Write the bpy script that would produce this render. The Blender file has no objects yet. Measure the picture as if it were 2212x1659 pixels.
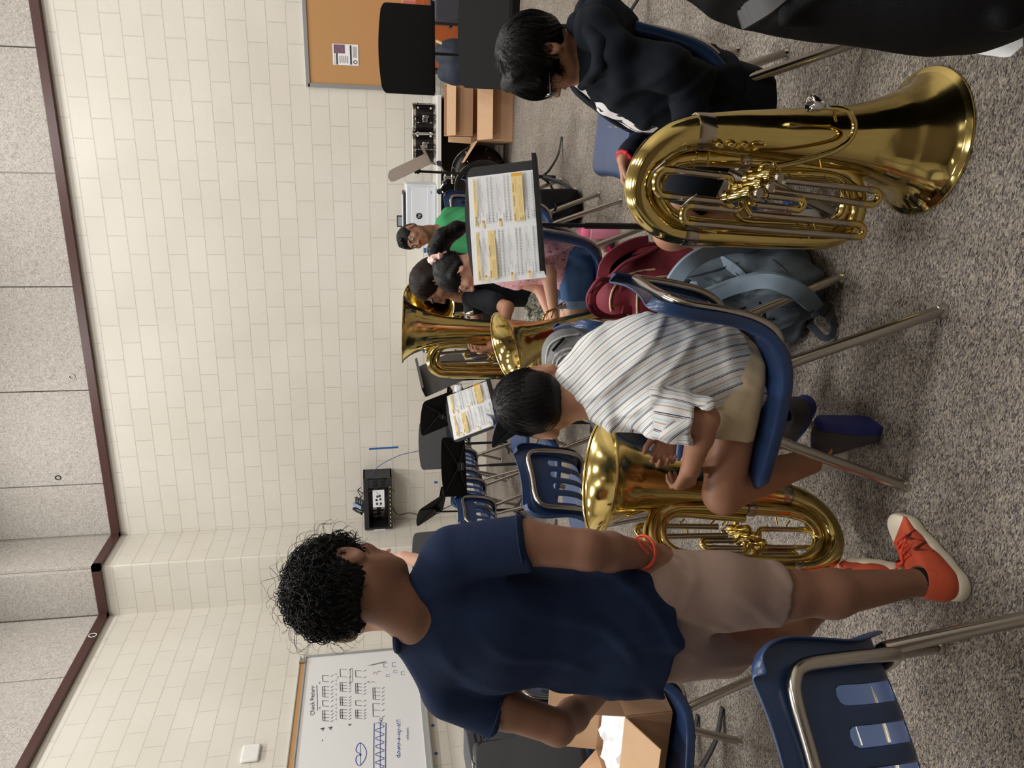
import bpy, math, random
import numpy as np
from mathutils import Vector, Matrix

scene = bpy.context.scene
COL = scene.collection
PI = math.pi
rng = np.random.default_rng(7)
random.seed(7)

# ---------------------------------------------------------------- camera
CAM_H = 1.43
YAW, PITCH, ROLL, FPX = 0.3297, 0.17939, -0.02756, 1640.66


def cam_axes():
    F = np.array([-math.sin(YAW) * math.cos(PITCH), math.cos(YAW) * math.cos(PITCH), -math.sin(PITCH)])
    R = np.array([math.cos(YAW), math.sin(YAW), 0.0])
    U = np.cross(R, F)
    return F, math.cos(ROLL) * R + math.sin(ROLL) * U, -math.sin(ROLL) * R + math.cos(ROLL) * U


CF, CR, CU = cam_axes()
EYE = np.array([0.0, 0.0, CAM_H])
cam_data = bpy.data.cameras.new('camera')
cam = bpy.data.objects.new('camera', cam_data)
COL.objects.link(cam)
cam_data.sensor_fit = 'HORIZONTAL'
cam_data.sensor_width = 36.0
cam_data.lens = 36.0 * FPX / 2212.0
cam_data.clip_start = 0.05
# the photograph was taken with the phone held upright and stored on its side
cx, cy, cz = -CU, CR, -CF
cam.matrix_world = Matrix(((cx[0], cy[0], cz[0], 0), (cx[1], cy[1], cz[1], 0), (cx[2], cy[2], cz[2], CAM_H), (0, 0, 0, 1)))
scene.camera = cam

# ---------------------------------------------------------------- colour management and world
vs = scene.view_settings
vs.view_transform = 'Standard'
vs.look = 'None'
vs.gamma = 1.0
vs.exposure = 0.0
vs.use_curve_mapping = False
world = bpy.data.worlds.new('world')
scene.world = world
world.use_nodes = True
world.node_tree.nodes['Background'].inputs[0].default_value = (0.8, 0.85, 0.9, 1)
world.node_tree.nodes['Background'].inputs[1].default_value = 0.05

# ceiling luminaires (positions in metres); the housings are built with the room
ROOM = dict(x0=-5.602, x1=5.4, y0=-5.2, y1=9.07, top=6.4)
LIGHT_POS = [(x, y) for y in (-3.6, -0.9, 1.8, 4.5, 7.2) for x in (-3.6, -0.3, 3.0)]
LIGHT_W = 60.0
ROW_POWER = {-3.6: 0.08, -0.9: 0.62, 1.8: 1.55, 4.5: 1.22, 7.2: 1.10}   # the rows toward the back of the room are dimmed
for i, (x, y) in enumerate(LIGHT_POS):
    ld = bpy.data.lights.new('ceiling_lamp', 'AREA')
    ld.shape = 'RECTANGLE'
    ld.size, ld.size_y = 0.56, 1.16
    ld.energy = LIGHT_W * ROW_POWER[y]
    ld.color = (1.0, 0.985, 0.965)
    lo = bpy.data.objects.new('ceiling_lamp', ld)
    lo.location = (x, y, ROOM['top'] - 0.06)
    COL.objects.link(lo)


# ---------------------------------------------------------------- picture -> place
def ray(px, py):
    return CF + CR * ((1659 - py) - 829.5) / FPX - CU * (px - 1106) / FPX


def G(px, py, z=0.0):
    """point of the horizontal plane at height z seen at that pixel"""
    d = ray(px, py)
    return EYE + d * ((z - CAM_H) / d[2])


def KY(px, py, Y):
    d = ray(px, py)
    return EYE + d * (Y / d[1])


def KX(px, py, X):
    d = ray(px, py)
    return EYE + d * (X / d[0])


# ---------------------------------------------------------------- materials
def lin(c):
    return tuple(((x / 255 + 0.055) / 1.055) ** 2.4 if x / 255 > 0.04045 else x / 255 / 12.92 for x in c)


def newmat(name):
    m = bpy.data.materials.new(name)
    m.use_nodes = True
    nt = m.node_tree
    return m, nt, nt.nodes['Principled BSDF'], nt.links


def mat(name, rgb, rough=0.5, metal=0.0, noise=0.0, nscale=20.0, bump=0.0, bscale=200.0, coat=0.0, spec=None, stretch=None, sheen=0.0):
    """rgb is sRGB 0..255; noise varies the colour, bump the surface"""
    m, nt, b, L = newmat(name)
    c = lin(rgb)
    b.inputs['Base Color'].default_value = (*c, 1)
    b.inputs['Roughness'].default_value = rough
    b.inputs['Metallic'].default_value = metal
    b.inputs['Coat Weight'].default_value = coat
    if sheen:
        b.inputs['Sheen Weight'].default_value = sheen
        b.inputs['Sheen Roughness'].default_value = 0.5
    if spec is not None:
        b.inputs['Specular IOR Level'].default_value = spec
    tc = nt.nodes.new('ShaderNodeTexCoord')
    src = tc.outputs['Object']
    if stretch:
        mp = nt.nodes.new('ShaderNodeMapping')
        mp.inputs['Scale'].default_value = stretch
        L.new(src, mp.inputs['Vector'])
        src = mp.outputs['Vector']
    if noise:
        n = nt.nodes.new('ShaderNodeTexNoise')
        n.inputs['Scale'].default_value = nscale
        n.inputs['Detail'].default_value = 4
        L.new(src, n.inputs['Vector'])
        r = nt.nodes.new('ShaderNodeMix')
        r.data_type = 'RGBA'
        r.inputs[6].default_value = (*[max(0, x * (1 - noise)) for x in c], 1)
        r.inputs[7].default_value = (*[min(1, x * (1 + noise)) for x in c], 1)
        L.new(n.outputs['Fac'], r.inputs[0])
        L.new(r.outputs[2], b.inputs['Base Color'])
    if bump:
        n = nt.nodes.new('ShaderNodeTexNoise')
        n.inputs['Scale'].default_value = bscale
        n.inputs['Detail'].default_value = 3
        L.new(src, n.inputs['Vector'])
        bp = nt.nodes.new('ShaderNodeBump')
        bp.inputs['Strength'].default_value = bump
        bp.inputs['Distance'].default_value = 0.004
        L.new(n.outputs['Fac'], bp.inputs['Height'])
        L.new(bp.outputs['Normal'], b.inputs['Normal'])
    return m


def ramp_node(nt, src, stops, const=False):
    r = nt.nodes.new('ShaderNodeValToRGB')
    r.color_ramp.interpolation = 'CONSTANT' if const else 'LINEAR'
    el = r.color_ramp.elements
    while len(el) < len(stops):
        el.new(0.5)
    for e, (p, c) in zip(el, stops):
        e.position = p
        e.color = (*lin(c), 1)
    nt.links.new(src, r.inputs['Fac'])
    return r.outputs['Color']


# ---------------------------------------------------------------- objects
def tag(o, label=None, cat=None, group=None, kind=None):
    if label: o['label'] = label
    if cat: o['category'] = cat
    if group: o['group'] = group
    if kind: o['kind'] = kind
    return o


def thing(name, label, cat, loc=(0, 0, 0), rz=0.0, group=None):
    o = bpy.data.objects.new(name, None)
    o.empty_display_size = 0.1
    o.location = tuple(float(v) for v in loc)
    o.rotation_euler = (0, 0, rz)
    COL.objects.link(o)
    return tag(o, label, cat, group)


def kids(o):
    return [c for c in bpy.data.objects if c.parent == o]


def copy_tree(o, parent=None):
    c = o.copy()
    COL.objects.link(c)
    if parent is not None: c.parent = parent
    for ch in kids(o): copy_tree(ch, c)
    return c


class MB:
    """collects geometry for ONE mesh object"""

    def __init__(self):
        self.v, self.f, self.mi = [], [], []
        self.n = 0

    def add(self, v, f, mi=0):
        v = np.asarray(v, float).reshape(-1, 3)
        self.v.append(v)
        self.f += [tuple(int(i) + self.n for i in q) for q in f]
        self.mi += [mi] * len(f)
        self.n += len(v)
        return self

    def box(self, c, s, rot=None, mi=0):
        c = np.asarray(c, float)
        s = np.asarray(s, float) / 2
        p = np.array([[x, y, z] for x in (-1, 1) for y in (-1, 1) for z in (-1, 1)]) * s
        if rot is not None: p = p @ np.asarray(rot).T
        return self.add(p + c, [(0, 1, 3, 2), (4, 6, 7, 5), (0, 4, 5, 1), (2, 3, 7, 6), (0, 2, 6, 4), (1, 5, 7, 3)], mi)

    def tube(self, path, r, seg=12, closed=False, caps=True, mi=0, flat=1.0, up=None):
        P = np.asarray(path, float)
        n = len(P)
        r = np.broadcast_to(np.asarray(r, float), (n,))
        T = np.gradient(P, axis=0) if not closed else np.roll(P, -1, 0) - np.roll(P, 1, 0)
        T /= np.linalg.norm(T, axis=1)[:, None] + 1e-12
        a = np.array(up if up is not None else ((0, 0, 1) if abs(T[0][2]) < 0.9 else (1, 0, 0)), float)
        N = np.zeros_like(P)
        cur = a - T[0] * (a @ T[0])
        for i in range(n):
            if up is not None: cur = a - T[i] * (a @ T[i])
            else: cur = cur - T[i] * (cur @ T[i])
            cur = cur / (np.linalg.norm(cur) + 1e-12)
            N[i] = cur
        B = np.cross(T, N)
        th = np.arange(seg) * 2 * PI / seg
        V = P[:, None] + r[:, None, None] * (np.cos(th)[None, :, None] * N[:, None] * flat + np.sin(th)[None, :, None] * B[:, None])
        f = []
        m = n if closed else n - 1
        for i in range(m):
            j = (i + 1) % n
            for k in range(seg):
                l = (k + 1) % seg
                f.append((i * seg + k, i * seg + l, j * seg + l, j * seg + k))
        if caps and not closed:
            f.append(tuple(range(seg - 1, -1, -1)))
            f.append(tuple((n - 1) * seg + k for k in range(seg)))
        return self.add(V.reshape(-1, 3), f, mi)

    def lathe(self, prof, seg=32, M=None, o=(0, 0, 0), mi=0, arc=2 * PI):
        prof = np.asarray(prof, float)
        full = abs(arc - 2 * PI) < 1e-6
        ns = seg if full else seg + 1
        th = np.arange(ns) * arc / seg
        V = np.stack([prof[:, None, 0] * np.cos(th), prof[:, None, 0] * np.sin(th), np.repeat(prof[:, 1][:, None], ns, 1)], -1).reshape(-1, 3)
        if M is not None: V = V @ np.asarray(M).T
        V = V + np.asarray(o, float)
        f = []
        for i in range(len(prof) - 1):
            for k in range(seg):
                l = (k + 1) % ns
                f.append((i * ns + k, i * ns + l, (i + 1) * ns + l, (i + 1) * ns + k))
        return self.add(V, f, mi)

    def grid(self, fn, nu, nv, mi=0, skip=None, closed_u=False):
        V = [fn(i / (nu - (0 if closed_u else 1)), j / (nv - 1)) for j in range(nv) for i in range(nu)]
        f = []
        for j in range(nv - 1):
            for i in range(nu if closed_u else nu - 1):
                if skip and skip(i, j): continue
                k = (i + 1) % nu
                f.append((j * nu + i, j * nu + k, (j + 1) * nu + k, (j + 1) * nu + i))
        return self.add(V, f, mi)

    def poly(self, pts, thick, nrm, mi=0):
        """flat polygon extruded along nrm"""
        p = np.asarray(pts, float)
        q = p + np.asarray(nrm, float) * thick
        n = len(p)
        f = [tuple(range(n - 1, -1, -1)), tuple(range(n, 2 * n))] + [(i, (i + 1) % n, n + (i + 1) % n, n + i) for i in range(n)]
        return self.add(np.vstack([p, q]), f, mi)

    def xform(self, M, o=(0, 0, 0)):
        self.v = [v @ np.asarray(M).T + np.asarray(o, float) for v in self.v]
        return self

    def build(self, name, mats, parent=None, smooth=True, bevel=0.0, solid=0.0, sub=0, world=False, attr=None, offset=0.0, bseg=2, angle=40):
        V = np.vstack(self.v) if self.v else np.zeros((0, 3))
        if world and parent is not None:
            root = parent
            off = np.zeros(3)
            while root is not None:
                off += np.array(root.location)
                root = root.parent
            V = V - off
        me = bpy.data.meshes.new(name)
        me.from_pydata(V.tolist(), [], self.f)
        if not isinstance(mats, (list, tuple)): mats = [mats]
        for m in mats: me.materials.append(m)
        if len(mats) > 1: me.polygons.foreach_set('material_index', self.mi)
        if smooth: me.shade_smooth()
        if attr is not None:
            for nm, val in attr.items():
                a = me.attributes.new(nm, 'FLOAT', 'POINT')
                a.data.foreach_set('value', np.asarray(val, np.float32))
        me.update()
        o = bpy.data.objects.new(name, me)
        COL.objects.link(o)
        if parent is not None: o.parent = parent
        if solid:
            md = o.modifiers.new('solid', 'SOLIDIFY')
            md.thickness = solid
            md.offset = offset
        if bevel:
            md = o.modifiers.new('bevel', 'BEVEL')
            md.width = bevel
            md.segments = bseg
            md.limit_method = 'ANGLE'
            md.angle_limit = math.radians(30)
        if sub:
            md = o.modifiers.new('sub', 'SUBSURF')
            md.levels = md.render_levels = sub
        if smooth:
            try: me.set_sharp_from_angle(angle=math.radians(angle))
            except Exception: pass
        return o


def smooth_path(pts, n=8, closed=False):
    """Catmull-Rom through rows of pts (any number of columns)"""
    P = np.asarray(pts, float)
    if closed: Q = np.vstack([P[-1], P, P[0], P[1]])
    else: Q = np.vstack([2 * P[0] - P[1], P, 2 * P[-1] - P[-2]])
    out = []
    for i in range(1, len(Q) - 2):
        t = (np.arange(n) / n)[:, None]
        a, b, c, d = Q[i - 1], Q[i], Q[i + 1], Q[i + 2]
        out.append(0.5 * ((2 * b) + (-a + c) * t + (2 * a - 5 * b + 4 * c - d) * t ** 2 + (-a + 3 * b - 3 * c + d) * t ** 3))
    if not closed: out.append(P[-1][None])
    return np.vstack(out)


def rotz(a):
    return np.array([[math.cos(a), -math.sin(a), 0], [math.sin(a), math.cos(a), 0], [0, 0, 1]])


def rotx(a):
    return np.array([[1, 0, 0], [0, math.cos(a), -math.sin(a)], [0, math.sin(a), math.cos(a)]])


def roty(a):
    return np.array([[math.cos(a), 0, math.sin(a)], [0, 1, 0], [-math.sin(a), 0, math.cos(a)]])


def unit(v):
    v = np.asarray(v, float)
    return v / (np.linalg.norm(v) + 1e-12)


def frame(fwd, up=(0, 0, 1)):
    """columns: x (right), y (forward), z (up)"""
    y = unit(fwd)
    x = unit(np.cross(y, up))
    z = np.cross(x, y)
    return np.stack([x, y, z], 1)


_text_cache = {}


def text_geo(s, size=1.0):
    if s not in _text_cache:
        cu = bpy.data.curves.new('t', 'FONT')
        cu.body = s
        cu.size = 1.0
        cu.resolution_u = 2
        ob = bpy.data.objects.new('t', cu)
        COL.objects.link(ob)
        dg = bpy.context.evaluated_depsgraph_get()
        me = bpy.data.meshes.new_from_object(ob.evaluated_get(dg))
        v = np.array([p.co[:] for p in me.vertices]).reshape(-1, 3)
        f = [tuple(p.vertices) for p in me.polygons]
        bpy.data.objects.remove(ob)
        bpy.data.curves.remove(cu)
        bpy.data.meshes.remove(me)
        _text_cache[s] = (v, f)
    v, f = _text_cache[s]
    return v * size, f


def put_text(mb, s, o, ex, ez, size, mi=0, sx=1.0):
    v, f = text_geo(s, size)
    if len(v) == 0: return
    mb.add(np.asarray(o) + v[:, :1] * sx * np.asarray(ex) + v[:, 1:2] * np.asarray(ez), f, mi)


def stroke(mb, pts2, o, ex, ez, nrm, w, mi=0):
    """flat pen stroke through 2-D points on the plane (o, ex, ez)"""
    P = np.asarray(pts2, float)
    d = np.gradient(P, axis=0) if len(P) > 2 else np.repeat((P[1] - P[0])[None], 2, 0)
    d /= np.linalg.norm(d, axis=1)[:, None] + 1e-12
    n = np.stack([-d[:, 1], d[:, 0]], 1) * w / 2
    A, B = P + n, P - n
    V = np.vstack([A, B])
    V3 = np.asarray(o) + V[:, :1] * np.asarray(ex) + V[:, 1:] * np.asarray(ez) + np.asarray(nrm) * 0.0008
    k = len(P)
    mb.add(V3, [(i, i + 1, k + i + 1, k + i) for i in range(k - 1)], mi)


# ---------------------------------------------------------------- smooth bodies (distance field -> surface net)
def prim_dist(kind, a, X, Y, Z):
    if kind == 'c':
        A, B, ra, rb = a
        ba = B - A
        L2 = ba @ ba + 1e-12
        dx, dy, dz = X - A[0], Y - A[1], Z - A[2]
        t = np.clip((dx * ba[0] + dy * ba[1] + dz * ba[2]) / L2, 0, 1)
        d = np.sqrt((dx - t * ba[0]) ** 2 + (dy - t * ba[1]) ** 2 + (dz - t * ba[2]) ** 2) - (ra + (rb - ra) * t)
    elif kind == 'e':
        c, r, R = a
        dx, dy, dz = X - c[0], Y - c[1], Z - c[2]
        q = [(dx * R[0, i] + dy * R[1, i] + dz * R[2, i]) for i in range(3)]
        k0 = np.sqrt(sum((q[i] / r[i]) ** 2 for i in range(3)))
        k1 = np.sqrt(sum((q[i] / r[i] ** 2) ** 2 for i in range(3))) + 1e-9
        d = k0 * (k0 - 1) / k1
    elif kind == 'b':
        c, hf, R, rn = a
        dx, dy, dz = X - c[0], Y - c[1], Z - c[2]
        q = [np.abs(dx * R[0, i] + dy * R[1, i] + dz * R[2, i]) - hf[i] for i in range(3)]
        d = np.sqrt(sum(np.maximum(w, 0) ** 2 for w in q)) + np.minimum(np.maximum(np.maximum(q[0], q[1]), q[2]), 0) - rn
    else:
        c, nn = a
        d = -((X - c[0]) * nn[0] + (Y - c[1]) * nn[1] + (Z - c[2]) * nn[2])
    return d


class Field:
    def __init__(self, k=0.02):
        self.p = []
        self.k = k

    def cone(self, a, b, ra, rb=None, k=None, op='u'):
        a, b = np.asarray(a, float), np.asarray(b, float)
        rb = ra if rb is None else rb
        r = max(ra, rb)
        lo, hi = np.minimum(a, b) - r, np.maximum(a, b) + r
        self.p.append(('c', lo, hi, (a, b, ra, rb), self.k if k is None else k, op))
        return self

    def chain(self, pts, rs, k=None, op='u'):
        for i in range(len(pts) - 1): self.cone(pts[i], pts[i + 1], rs[i], rs[i + 1], k, op)
        return self

    def ell(self, c, r, R=None, k=None, op='u'):
        c, r = np.asarray(c, float), np.broadcast_to(np.asarray(r, float), (3,))
        R = np.eye(3) if R is None else np.asarray(R)
        e = np.sqrt(((R * r) ** 2).sum(1))
        self.p.append(('e', c - e, c + e, (c, r, R), self.k if k is None else k, op))
        return self

    def box(self, c, half, R=None, rnd=0.01, k=None, op='u'):
        c, half = np.asarray(c, float), np.asarray(half, float)
        R = np.eye(3) if R is None else np.asarray(R)
        e = (np.abs(R) * half).sum(1) + rnd
        self.p.append(('b', c - e, c + e, (c, half, R, rnd), self.k if k is None else k, op))
        return self

    def plane(self, c, n, k=0.004):
        """cut away the side n points to"""
        self.p.append(('p', None, None, (np.asarray(c, float), unit(n)), k, 's'))
        return self

    def at(self, P):
        P = np.atleast_2d(P)
        X, Y, Z = P[:, 0], P[:, 1], P[:, 2]
        S = np.full(len(P), 0.5)
        for kind, plo, phi, a, k, op in self.p:
            d = prim_dist(kind, a, X, Y, Z)
            if op == 'u':
                hh = np.maximum(k - np.abs(S - d), 0) / max(k, 1e-6)
                S = np.minimum(S, d) - hh * hh * k / 4
            else:
                d = -d
                hh = np.maximum(k - np.abs(S - d), 0) / max(k, 1e-6)
                S = np.maximum(S, d) + hh * hh * k / 4
        return S

    def hit(self, px, py, lift=0.002):
        """point of the body's surface seen at that pixel"""
        d = ray(px, py)
        t = np.linspace(0.8, 6.0, 1400)
        v = self.at(EYE + t[:, None] * d)
        i = np.argmax(v < 0.0)
        if v[i] >= 0: i = int(np.argmin(v))
        return EYE + t[i] * d - unit(d) * lift

    def drape(self, pts, lift=0.002, n=6):
        return np.array([self.hit(x, y, lift) for x, y in smooth_path(np.array(pts, float), n)])

    def mesh(self, h, disp=None, pad=None):
        los = [q[1] for q in self.p if q[0] != 'p' and q[5] == 'u']
        his = [q[2] for q in self.p if q[0] != 'p' and q[5] == 'u']
        m = 4 * h + 0.55 * max(q[4] for q in self.p if q[5] == 'u') + (0.012 if disp is not None else 0)
        lo, hi = np.min(los, 0) - m, np.max(his, 0) + m
        n = np.ceil((hi - lo) / h).astype(int) + 1
        D = np.full(n, 0.2, np.float32)
        ax = [lo[i] + h * np.arange(n[i]) for i in range(3)]
        for kind, plo, phi, a, k, op in self.p:
            mg = k + 3 * h + 0.004
            if kind == 'p':
                sl = tuple(slice(0, n[i]) for i in range(3))
            else:
                i0 = np.maximum(np.floor((plo - mg - lo) / h).astype(int), 0)
                i1 = np.minimum(np.ceil((phi + mg - lo) / h).astype(int) + 1, n)
                if (i1 <= i0).any(): continue
                sl = tuple(slice(i0[i], i1[i]) for i in range(3))
            X = ax[0][sl[0]][:, None, None]
            Y = ax[1][sl[1]][None, :, None]
            Z = ax[2][sl[2]][None, None, :]
            d = prim_dist(kind, a, X, Y, Z)
            S = D[sl]
            if op == 'u':
                hh = np.maximum(k - np.abs(S - d), 0) / max(k, 1e-6)
                D[sl] = np.minimum(S, d) - hh * hh * k / 4
            else:
                d = -d
                hh = np.maximum(k - np.abs(S - d), 0) / max(k, 1e-6)
                D[sl] = np.maximum(S, d) + hh * hh * k / 4
        if disp is not None:
            I = np.nonzero(np.abs(D) < 0.03)
            P = np.stack([ax[0][I[0]], ax[1][I[1]], ax[2][I[2]]], 1)
            D[I] += disp(P).astype(np.float32)
        return surface_net(D, lo, h)


def surface_net(D, lo, h):
    S = D < 0
    s = [slice(None, -1), slice(1, None)]
    cnt = np.zeros(tuple(np.array(S.shape) - 1), np.uint8)
    for i in (0, 1):
        for j in (0, 1):
            for k in (0, 1): cnt += S[s[i], s[j], s[k]]
    act = (cnt > 0) & (cnt < 8)
    C = np.argwhere(act)
    idx = np.full(act.shape, -1, np.int64)
    idx[act] = np.arange(len(C))
    acc = np.zeros((len(C), 3))
    num = np.zeros(len(C))
    corners = [(i, j, k) for i in (0, 1) for j in (0, 1) for k in (0, 1)]
    for a in corners:
        for axn in range(3):
            if a[axn]: continue
            b = list(a)
            b[axn] = 1
            da = D[C[:, 0] + a[0], C[:, 1] + a[1], C[:, 2] + a[2]].astype(float)
            db = D[C[:, 0] + b[0], C[:, 1] + b[1], C[:, 2] + b[2]].astype(float)
            m = (da < 0) != (db < 0)
            t = np.where(m, da / (da - db + 1e-20), 0)
            p = np.array(a, float)[None].repeat(len(C), 0)
            p[:, axn] += t
            acc[m] += p[m]
            num[m] += 1
    V = lo + h * (C + acc / num[:, None])
    Fs = []
    for axn in range(3):
        o1, o2 = [(1, 2), (2, 0), (0, 1)][axn]
        A = S[tuple(slice(None, -1) if i == axn else slice(None) for i in range(3))]
        B = S[tuple(slice(1, None) if i == axn else slice(None) for i in range(3))]
        E = np.argwhere(A != B)
        E = E[(E[:, o1] > 0) & (E[:, o2] > 0) & (E[:, o1] < D.shape[o1] - 1) & (E[:, o2] < D.shape[o2] - 1)]
        e1, e2 = np.zeros(3, int), np.zeros(3, int)
        e1[o1] = 1
        e2[o2] = 1
        q = [E, E - e1, E - e1 - e2, E - e2]
        q = np.stack([idx[w[:, 0], w[:, 1], w[:, 2]] for w in q], 1)
        inside = A[E[:, 0], E[:, 1], E[:, 2]]
        q[~inside] = q[~inside][:, ::-1]
        Fs.append(q)
    F = np.vstack(Fs)
    F = F[(F >= 0).all(1)]
    return V, F


def net_obj(name, VF, mats, parent, classify=None, attr=None, relax=1):
    V, F = VF
    if relax:
        for _ in range(relax):
            acc = np.zeros_like(V)
            n = np.zeros(len(V))
            for i in range(4):
                np.add.at(acc, F[:, i], V[F[:, (i + 1) % 4]])
                np.add.at(acc, F[:, i], V[F[:, (i + 3) % 4]])
                np.add.at(n, F[:, i], 2)
            V = V * 0.4 + 0.6 * acc / np.maximum(n, 1)[:, None]
    me = bpy.data.meshes.new(name)
    off = np.zeros(3)
    r = parent
    while r is not None:
        off += np.array(r.location)
        r = r.parent
    me.vertices.add(len(V))
    me.vertices.foreach_set('co', (V - off).astype(np.float32).ravel())
    me.loops.add(4 * len(F))
    me.loops.foreach_set('vertex_index', F.astype(np.int32).ravel())
    me.polygons.add(len(F))
    me.polygons.foreach_set('loop_start', (4 * np.arange(len(F))).astype(np.int32))
    me.polygons.foreach_set('loop_total', np.full(len(F), 4, np.int32))
    if not isinstance(mats, (list, tuple)): mats = [mats]
    for m in mats: me.materials.append(m)
    if classify is not None:
        me.polygons.foreach_set('material_index', np.asarray(classify(V[F].mean(1)), np.int32))
    if attr is not None:
        for nm, fn in attr.items():
            a = me.attributes.new(nm, 'FLOAT', 'POINT')
            a.data.foreach_set('value', np.asarray(fn(V), np.float32))
    me.update(calc_edges=True)
    me.validate()
    me.shade_smooth()
    o = bpy.data.objects.new(name, me)
    COL.objects.link(o)
    o.parent = parent
    return o


def folds(P, dirs, amp=0.004, seed=0):
    """soft cloth folds: list of (axis vector, wavelength)"""
    out = np.zeros(len(P))
    for i, (d, wl) in enumerate(dirs):
        d = unit(d)
        ph = P @ d * 2 * PI / wl
        w = 1.7 * np.sin(P[:, 0] * 9 + P[:, 2] * 13 + seed + i) + 1.3 * np.sin(P[:, 1] * 11 - P[:, 2] * 7 + 2.1 * i + seed)
        m = 0.5 + 0.5 * np.sin(P[:, 0] * 14 - P[:, 1] * 10 + P[:, 2] * 8 + 3 * i + seed)
        s = np.sin(ph + w)
        out += -amp * m * (1.6 * np.maximum(s, 0) ** 2.2 - 0.5)
    return out
# ================================================================ room
def cmu_material(name, ax, shift):
    m, nt, b, L = newmat(name)
    b.inputs['Roughness'].default_value = 0.45
    tc = nt.nodes.new('ShaderNodeTexCoord')
    sp = nt.nodes.new('ShaderNodeSeparateXYZ')
    L.new(tc.outputs['Object'], sp.inputs[0])
    ad = nt.nodes.new('ShaderNodeMath')
    ad.operation = 'SUBTRACT'
    L.new(sp.outputs[ax], ad.inputs[0])
    ad.inputs[1].default_value = shift
    cb = nt.nodes.new('ShaderNodeCombineXYZ')
    L.new(ad.outputs[0], cb.inputs[0])
    L.new(sp.outputs['Z'], cb.inputs[1])
    br = nt.nodes.new('ShaderNodeTexBrick')
    L.new(cb.outputs[0], br.inputs['Vector'])
    br.offset = 0.5
    br.inputs['Scale'].default_value = 1.0
    br.inputs['Brick Width'].default_value = 0.4064
    br.inputs['Row Height'].default_value = 0.2032
    br.inputs['Mortar Size'].default_value = 0.0042
    br.inputs['Mortar Smooth'].default_value = 0.35
    c = lin((224, 219, 209))
    br.inputs['Color1'].default_value = (*c, 1)
    br.inputs['Color2'].default_value = (*[x * 0.955 for x in c], 1)
    br.inputs['Mortar'].default_value = (*lin((222, 217, 208)), 1)
    n = nt.nodes.new('ShaderNodeTexNoise')
    n.inputs['Scale'].default_value = 1.3
    L.new(tc.outputs['Object'], n.inputs['Vector'])
    mx = nt.nodes.new('ShaderNodeMix')
    mx.data_type = 'RGBA'
    mx.blend_type = 'MULTIPLY'
    mx.inputs[0].default_value = 1
    L.new(br.outputs['Color'], mx.inputs[6])
    L.new(ramp_node(nt, n.outputs['Fac'], [(0.3, (247, 246, 243)), (0.7, (255, 255, 255))]), mx.inputs[7])
    L.new(mx.outputs[2], b.inputs['Base Color'])
    n2 = nt.nodes.new('ShaderNodeTexNoise')
    n2.inputs['Scale'].default_value = 60
    n2.inputs['Detail'].default_value = 5
    L.new(tc.outputs['Object'], n2.inputs['Vector'])
    hm = nt.nodes.new('ShaderNodeMath')
    hm.operation = 'MULTIPLY_ADD'
    L.new(br.outputs['Fac'], hm.inputs[0])
    hm.inputs[1].default_value = -1.0
    sc = nt.nodes.new('ShaderNodeMath')
    sc.operation = 'MULTIPLY'
    sc.inputs[1].default_value = 0.10
    L.new(n2.outputs['Fac'], sc.inputs[0])
    L.new(sc.outputs[0], hm.inputs[2])
    bp = nt.nodes.new('ShaderNodeBump')
    bp.inputs['Strength'].default_value = 1.0
    bp.inputs['Distance'].default_value = 0.014
    L.new(hm.outputs[0], bp.inputs['Height'])
    L.new(bp.outputs['Normal'], b.inputs['Normal'])
    return m


def carpet_material():
    m, nt, b, L = newmat('carpet')
    b.inputs['Roughness'].default_value = 0.95
    b.inputs['Specular IOR Level'].default_value = 0.1
    tc = nt.nodes.new('ShaderNodeTexCoord')
    wn = nt.nodes.new('ShaderNodeTexNoise')
    wn.inputs['Scale'].default_value = 60
    wn.inputs['Detail'].default_value = 2
    L.new(tc.outputs['Object'], wn.inputs['Vector'])
    add = nt.nodes.new('ShaderNodeVectorMath')
    add.operation = 'MULTIPLY_ADD'
    L.new(wn.outputs['Color'], add.inputs[0])
    add.inputs[1].default_value = (0.012, 0.012, 0)
    L.new(tc.outputs['Object'], add.inputs[2])
    mp = nt.nodes.new('ShaderNodeMapping')
    mp.inputs['Rotation'].default_value = (0, 0, 0.2)
    mp.inputs['Scale'].default_value = (0.42, 1, 1)
    L.new(add.outputs[0], mp.inputs['Vector'])
    vo = nt.nodes.new('ShaderNodeTexVoronoi')
    vo.inputs['Scale'].default_value = 370
    L.new(mp.outputs[0], vo.inputs['Vector'])
    sep = nt.nodes.new('ShaderNodeSeparateColor')
    L.new(vo.outputs['Color'], sep.inputs[0])
    big = nt.nodes.new('ShaderNodeTexNoise')
    big.inputs['Scale'].default_value = 3.0
    L.new(tc.outputs['Object'], big.inputs['Vector'])
    col = ramp_node(nt, sep.outputs[0], [(0.0, (74, 71, 72)), (0.28, (124, 116, 109)), (0.5, (160, 150, 138)), (0.72, (192, 181, 164)), (1.0, (122, 120, 124))])
    mx = nt.nodes.new('ShaderNodeMix')
    mx.data_type = 'RGBA'
    mx.blend_type = 'MULTIPLY'
    mx.inputs[0].default_value = 1
    L.new(col, mx.inputs[6])
    L.new(ramp_node(nt, big.outputs['Fac'], [(0.3, (226, 224, 222)), (0.7, (255, 255, 255))]), mx.inputs[7])
    L.new(mx.outputs[2], b.inputs['Base Color'])
    inv = nt.nodes.new('ShaderNodeMath')
    inv.operation = 'SUBTRACT'
    inv.inputs[0].default_value = 1
    L.new(vo.outputs['Distance'], inv.inputs[1])
    bp = nt.nodes.new('ShaderNodeBump')
    bp.inputs['Strength'].default_value = 1.0
    bp.inputs['Distance'].default_value = 0.004
    L.new(inv.outputs[0], bp.inputs['Height'])
    L.new(bp.outputs['Normal'], b.inputs['Normal'])
    return m


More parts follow.
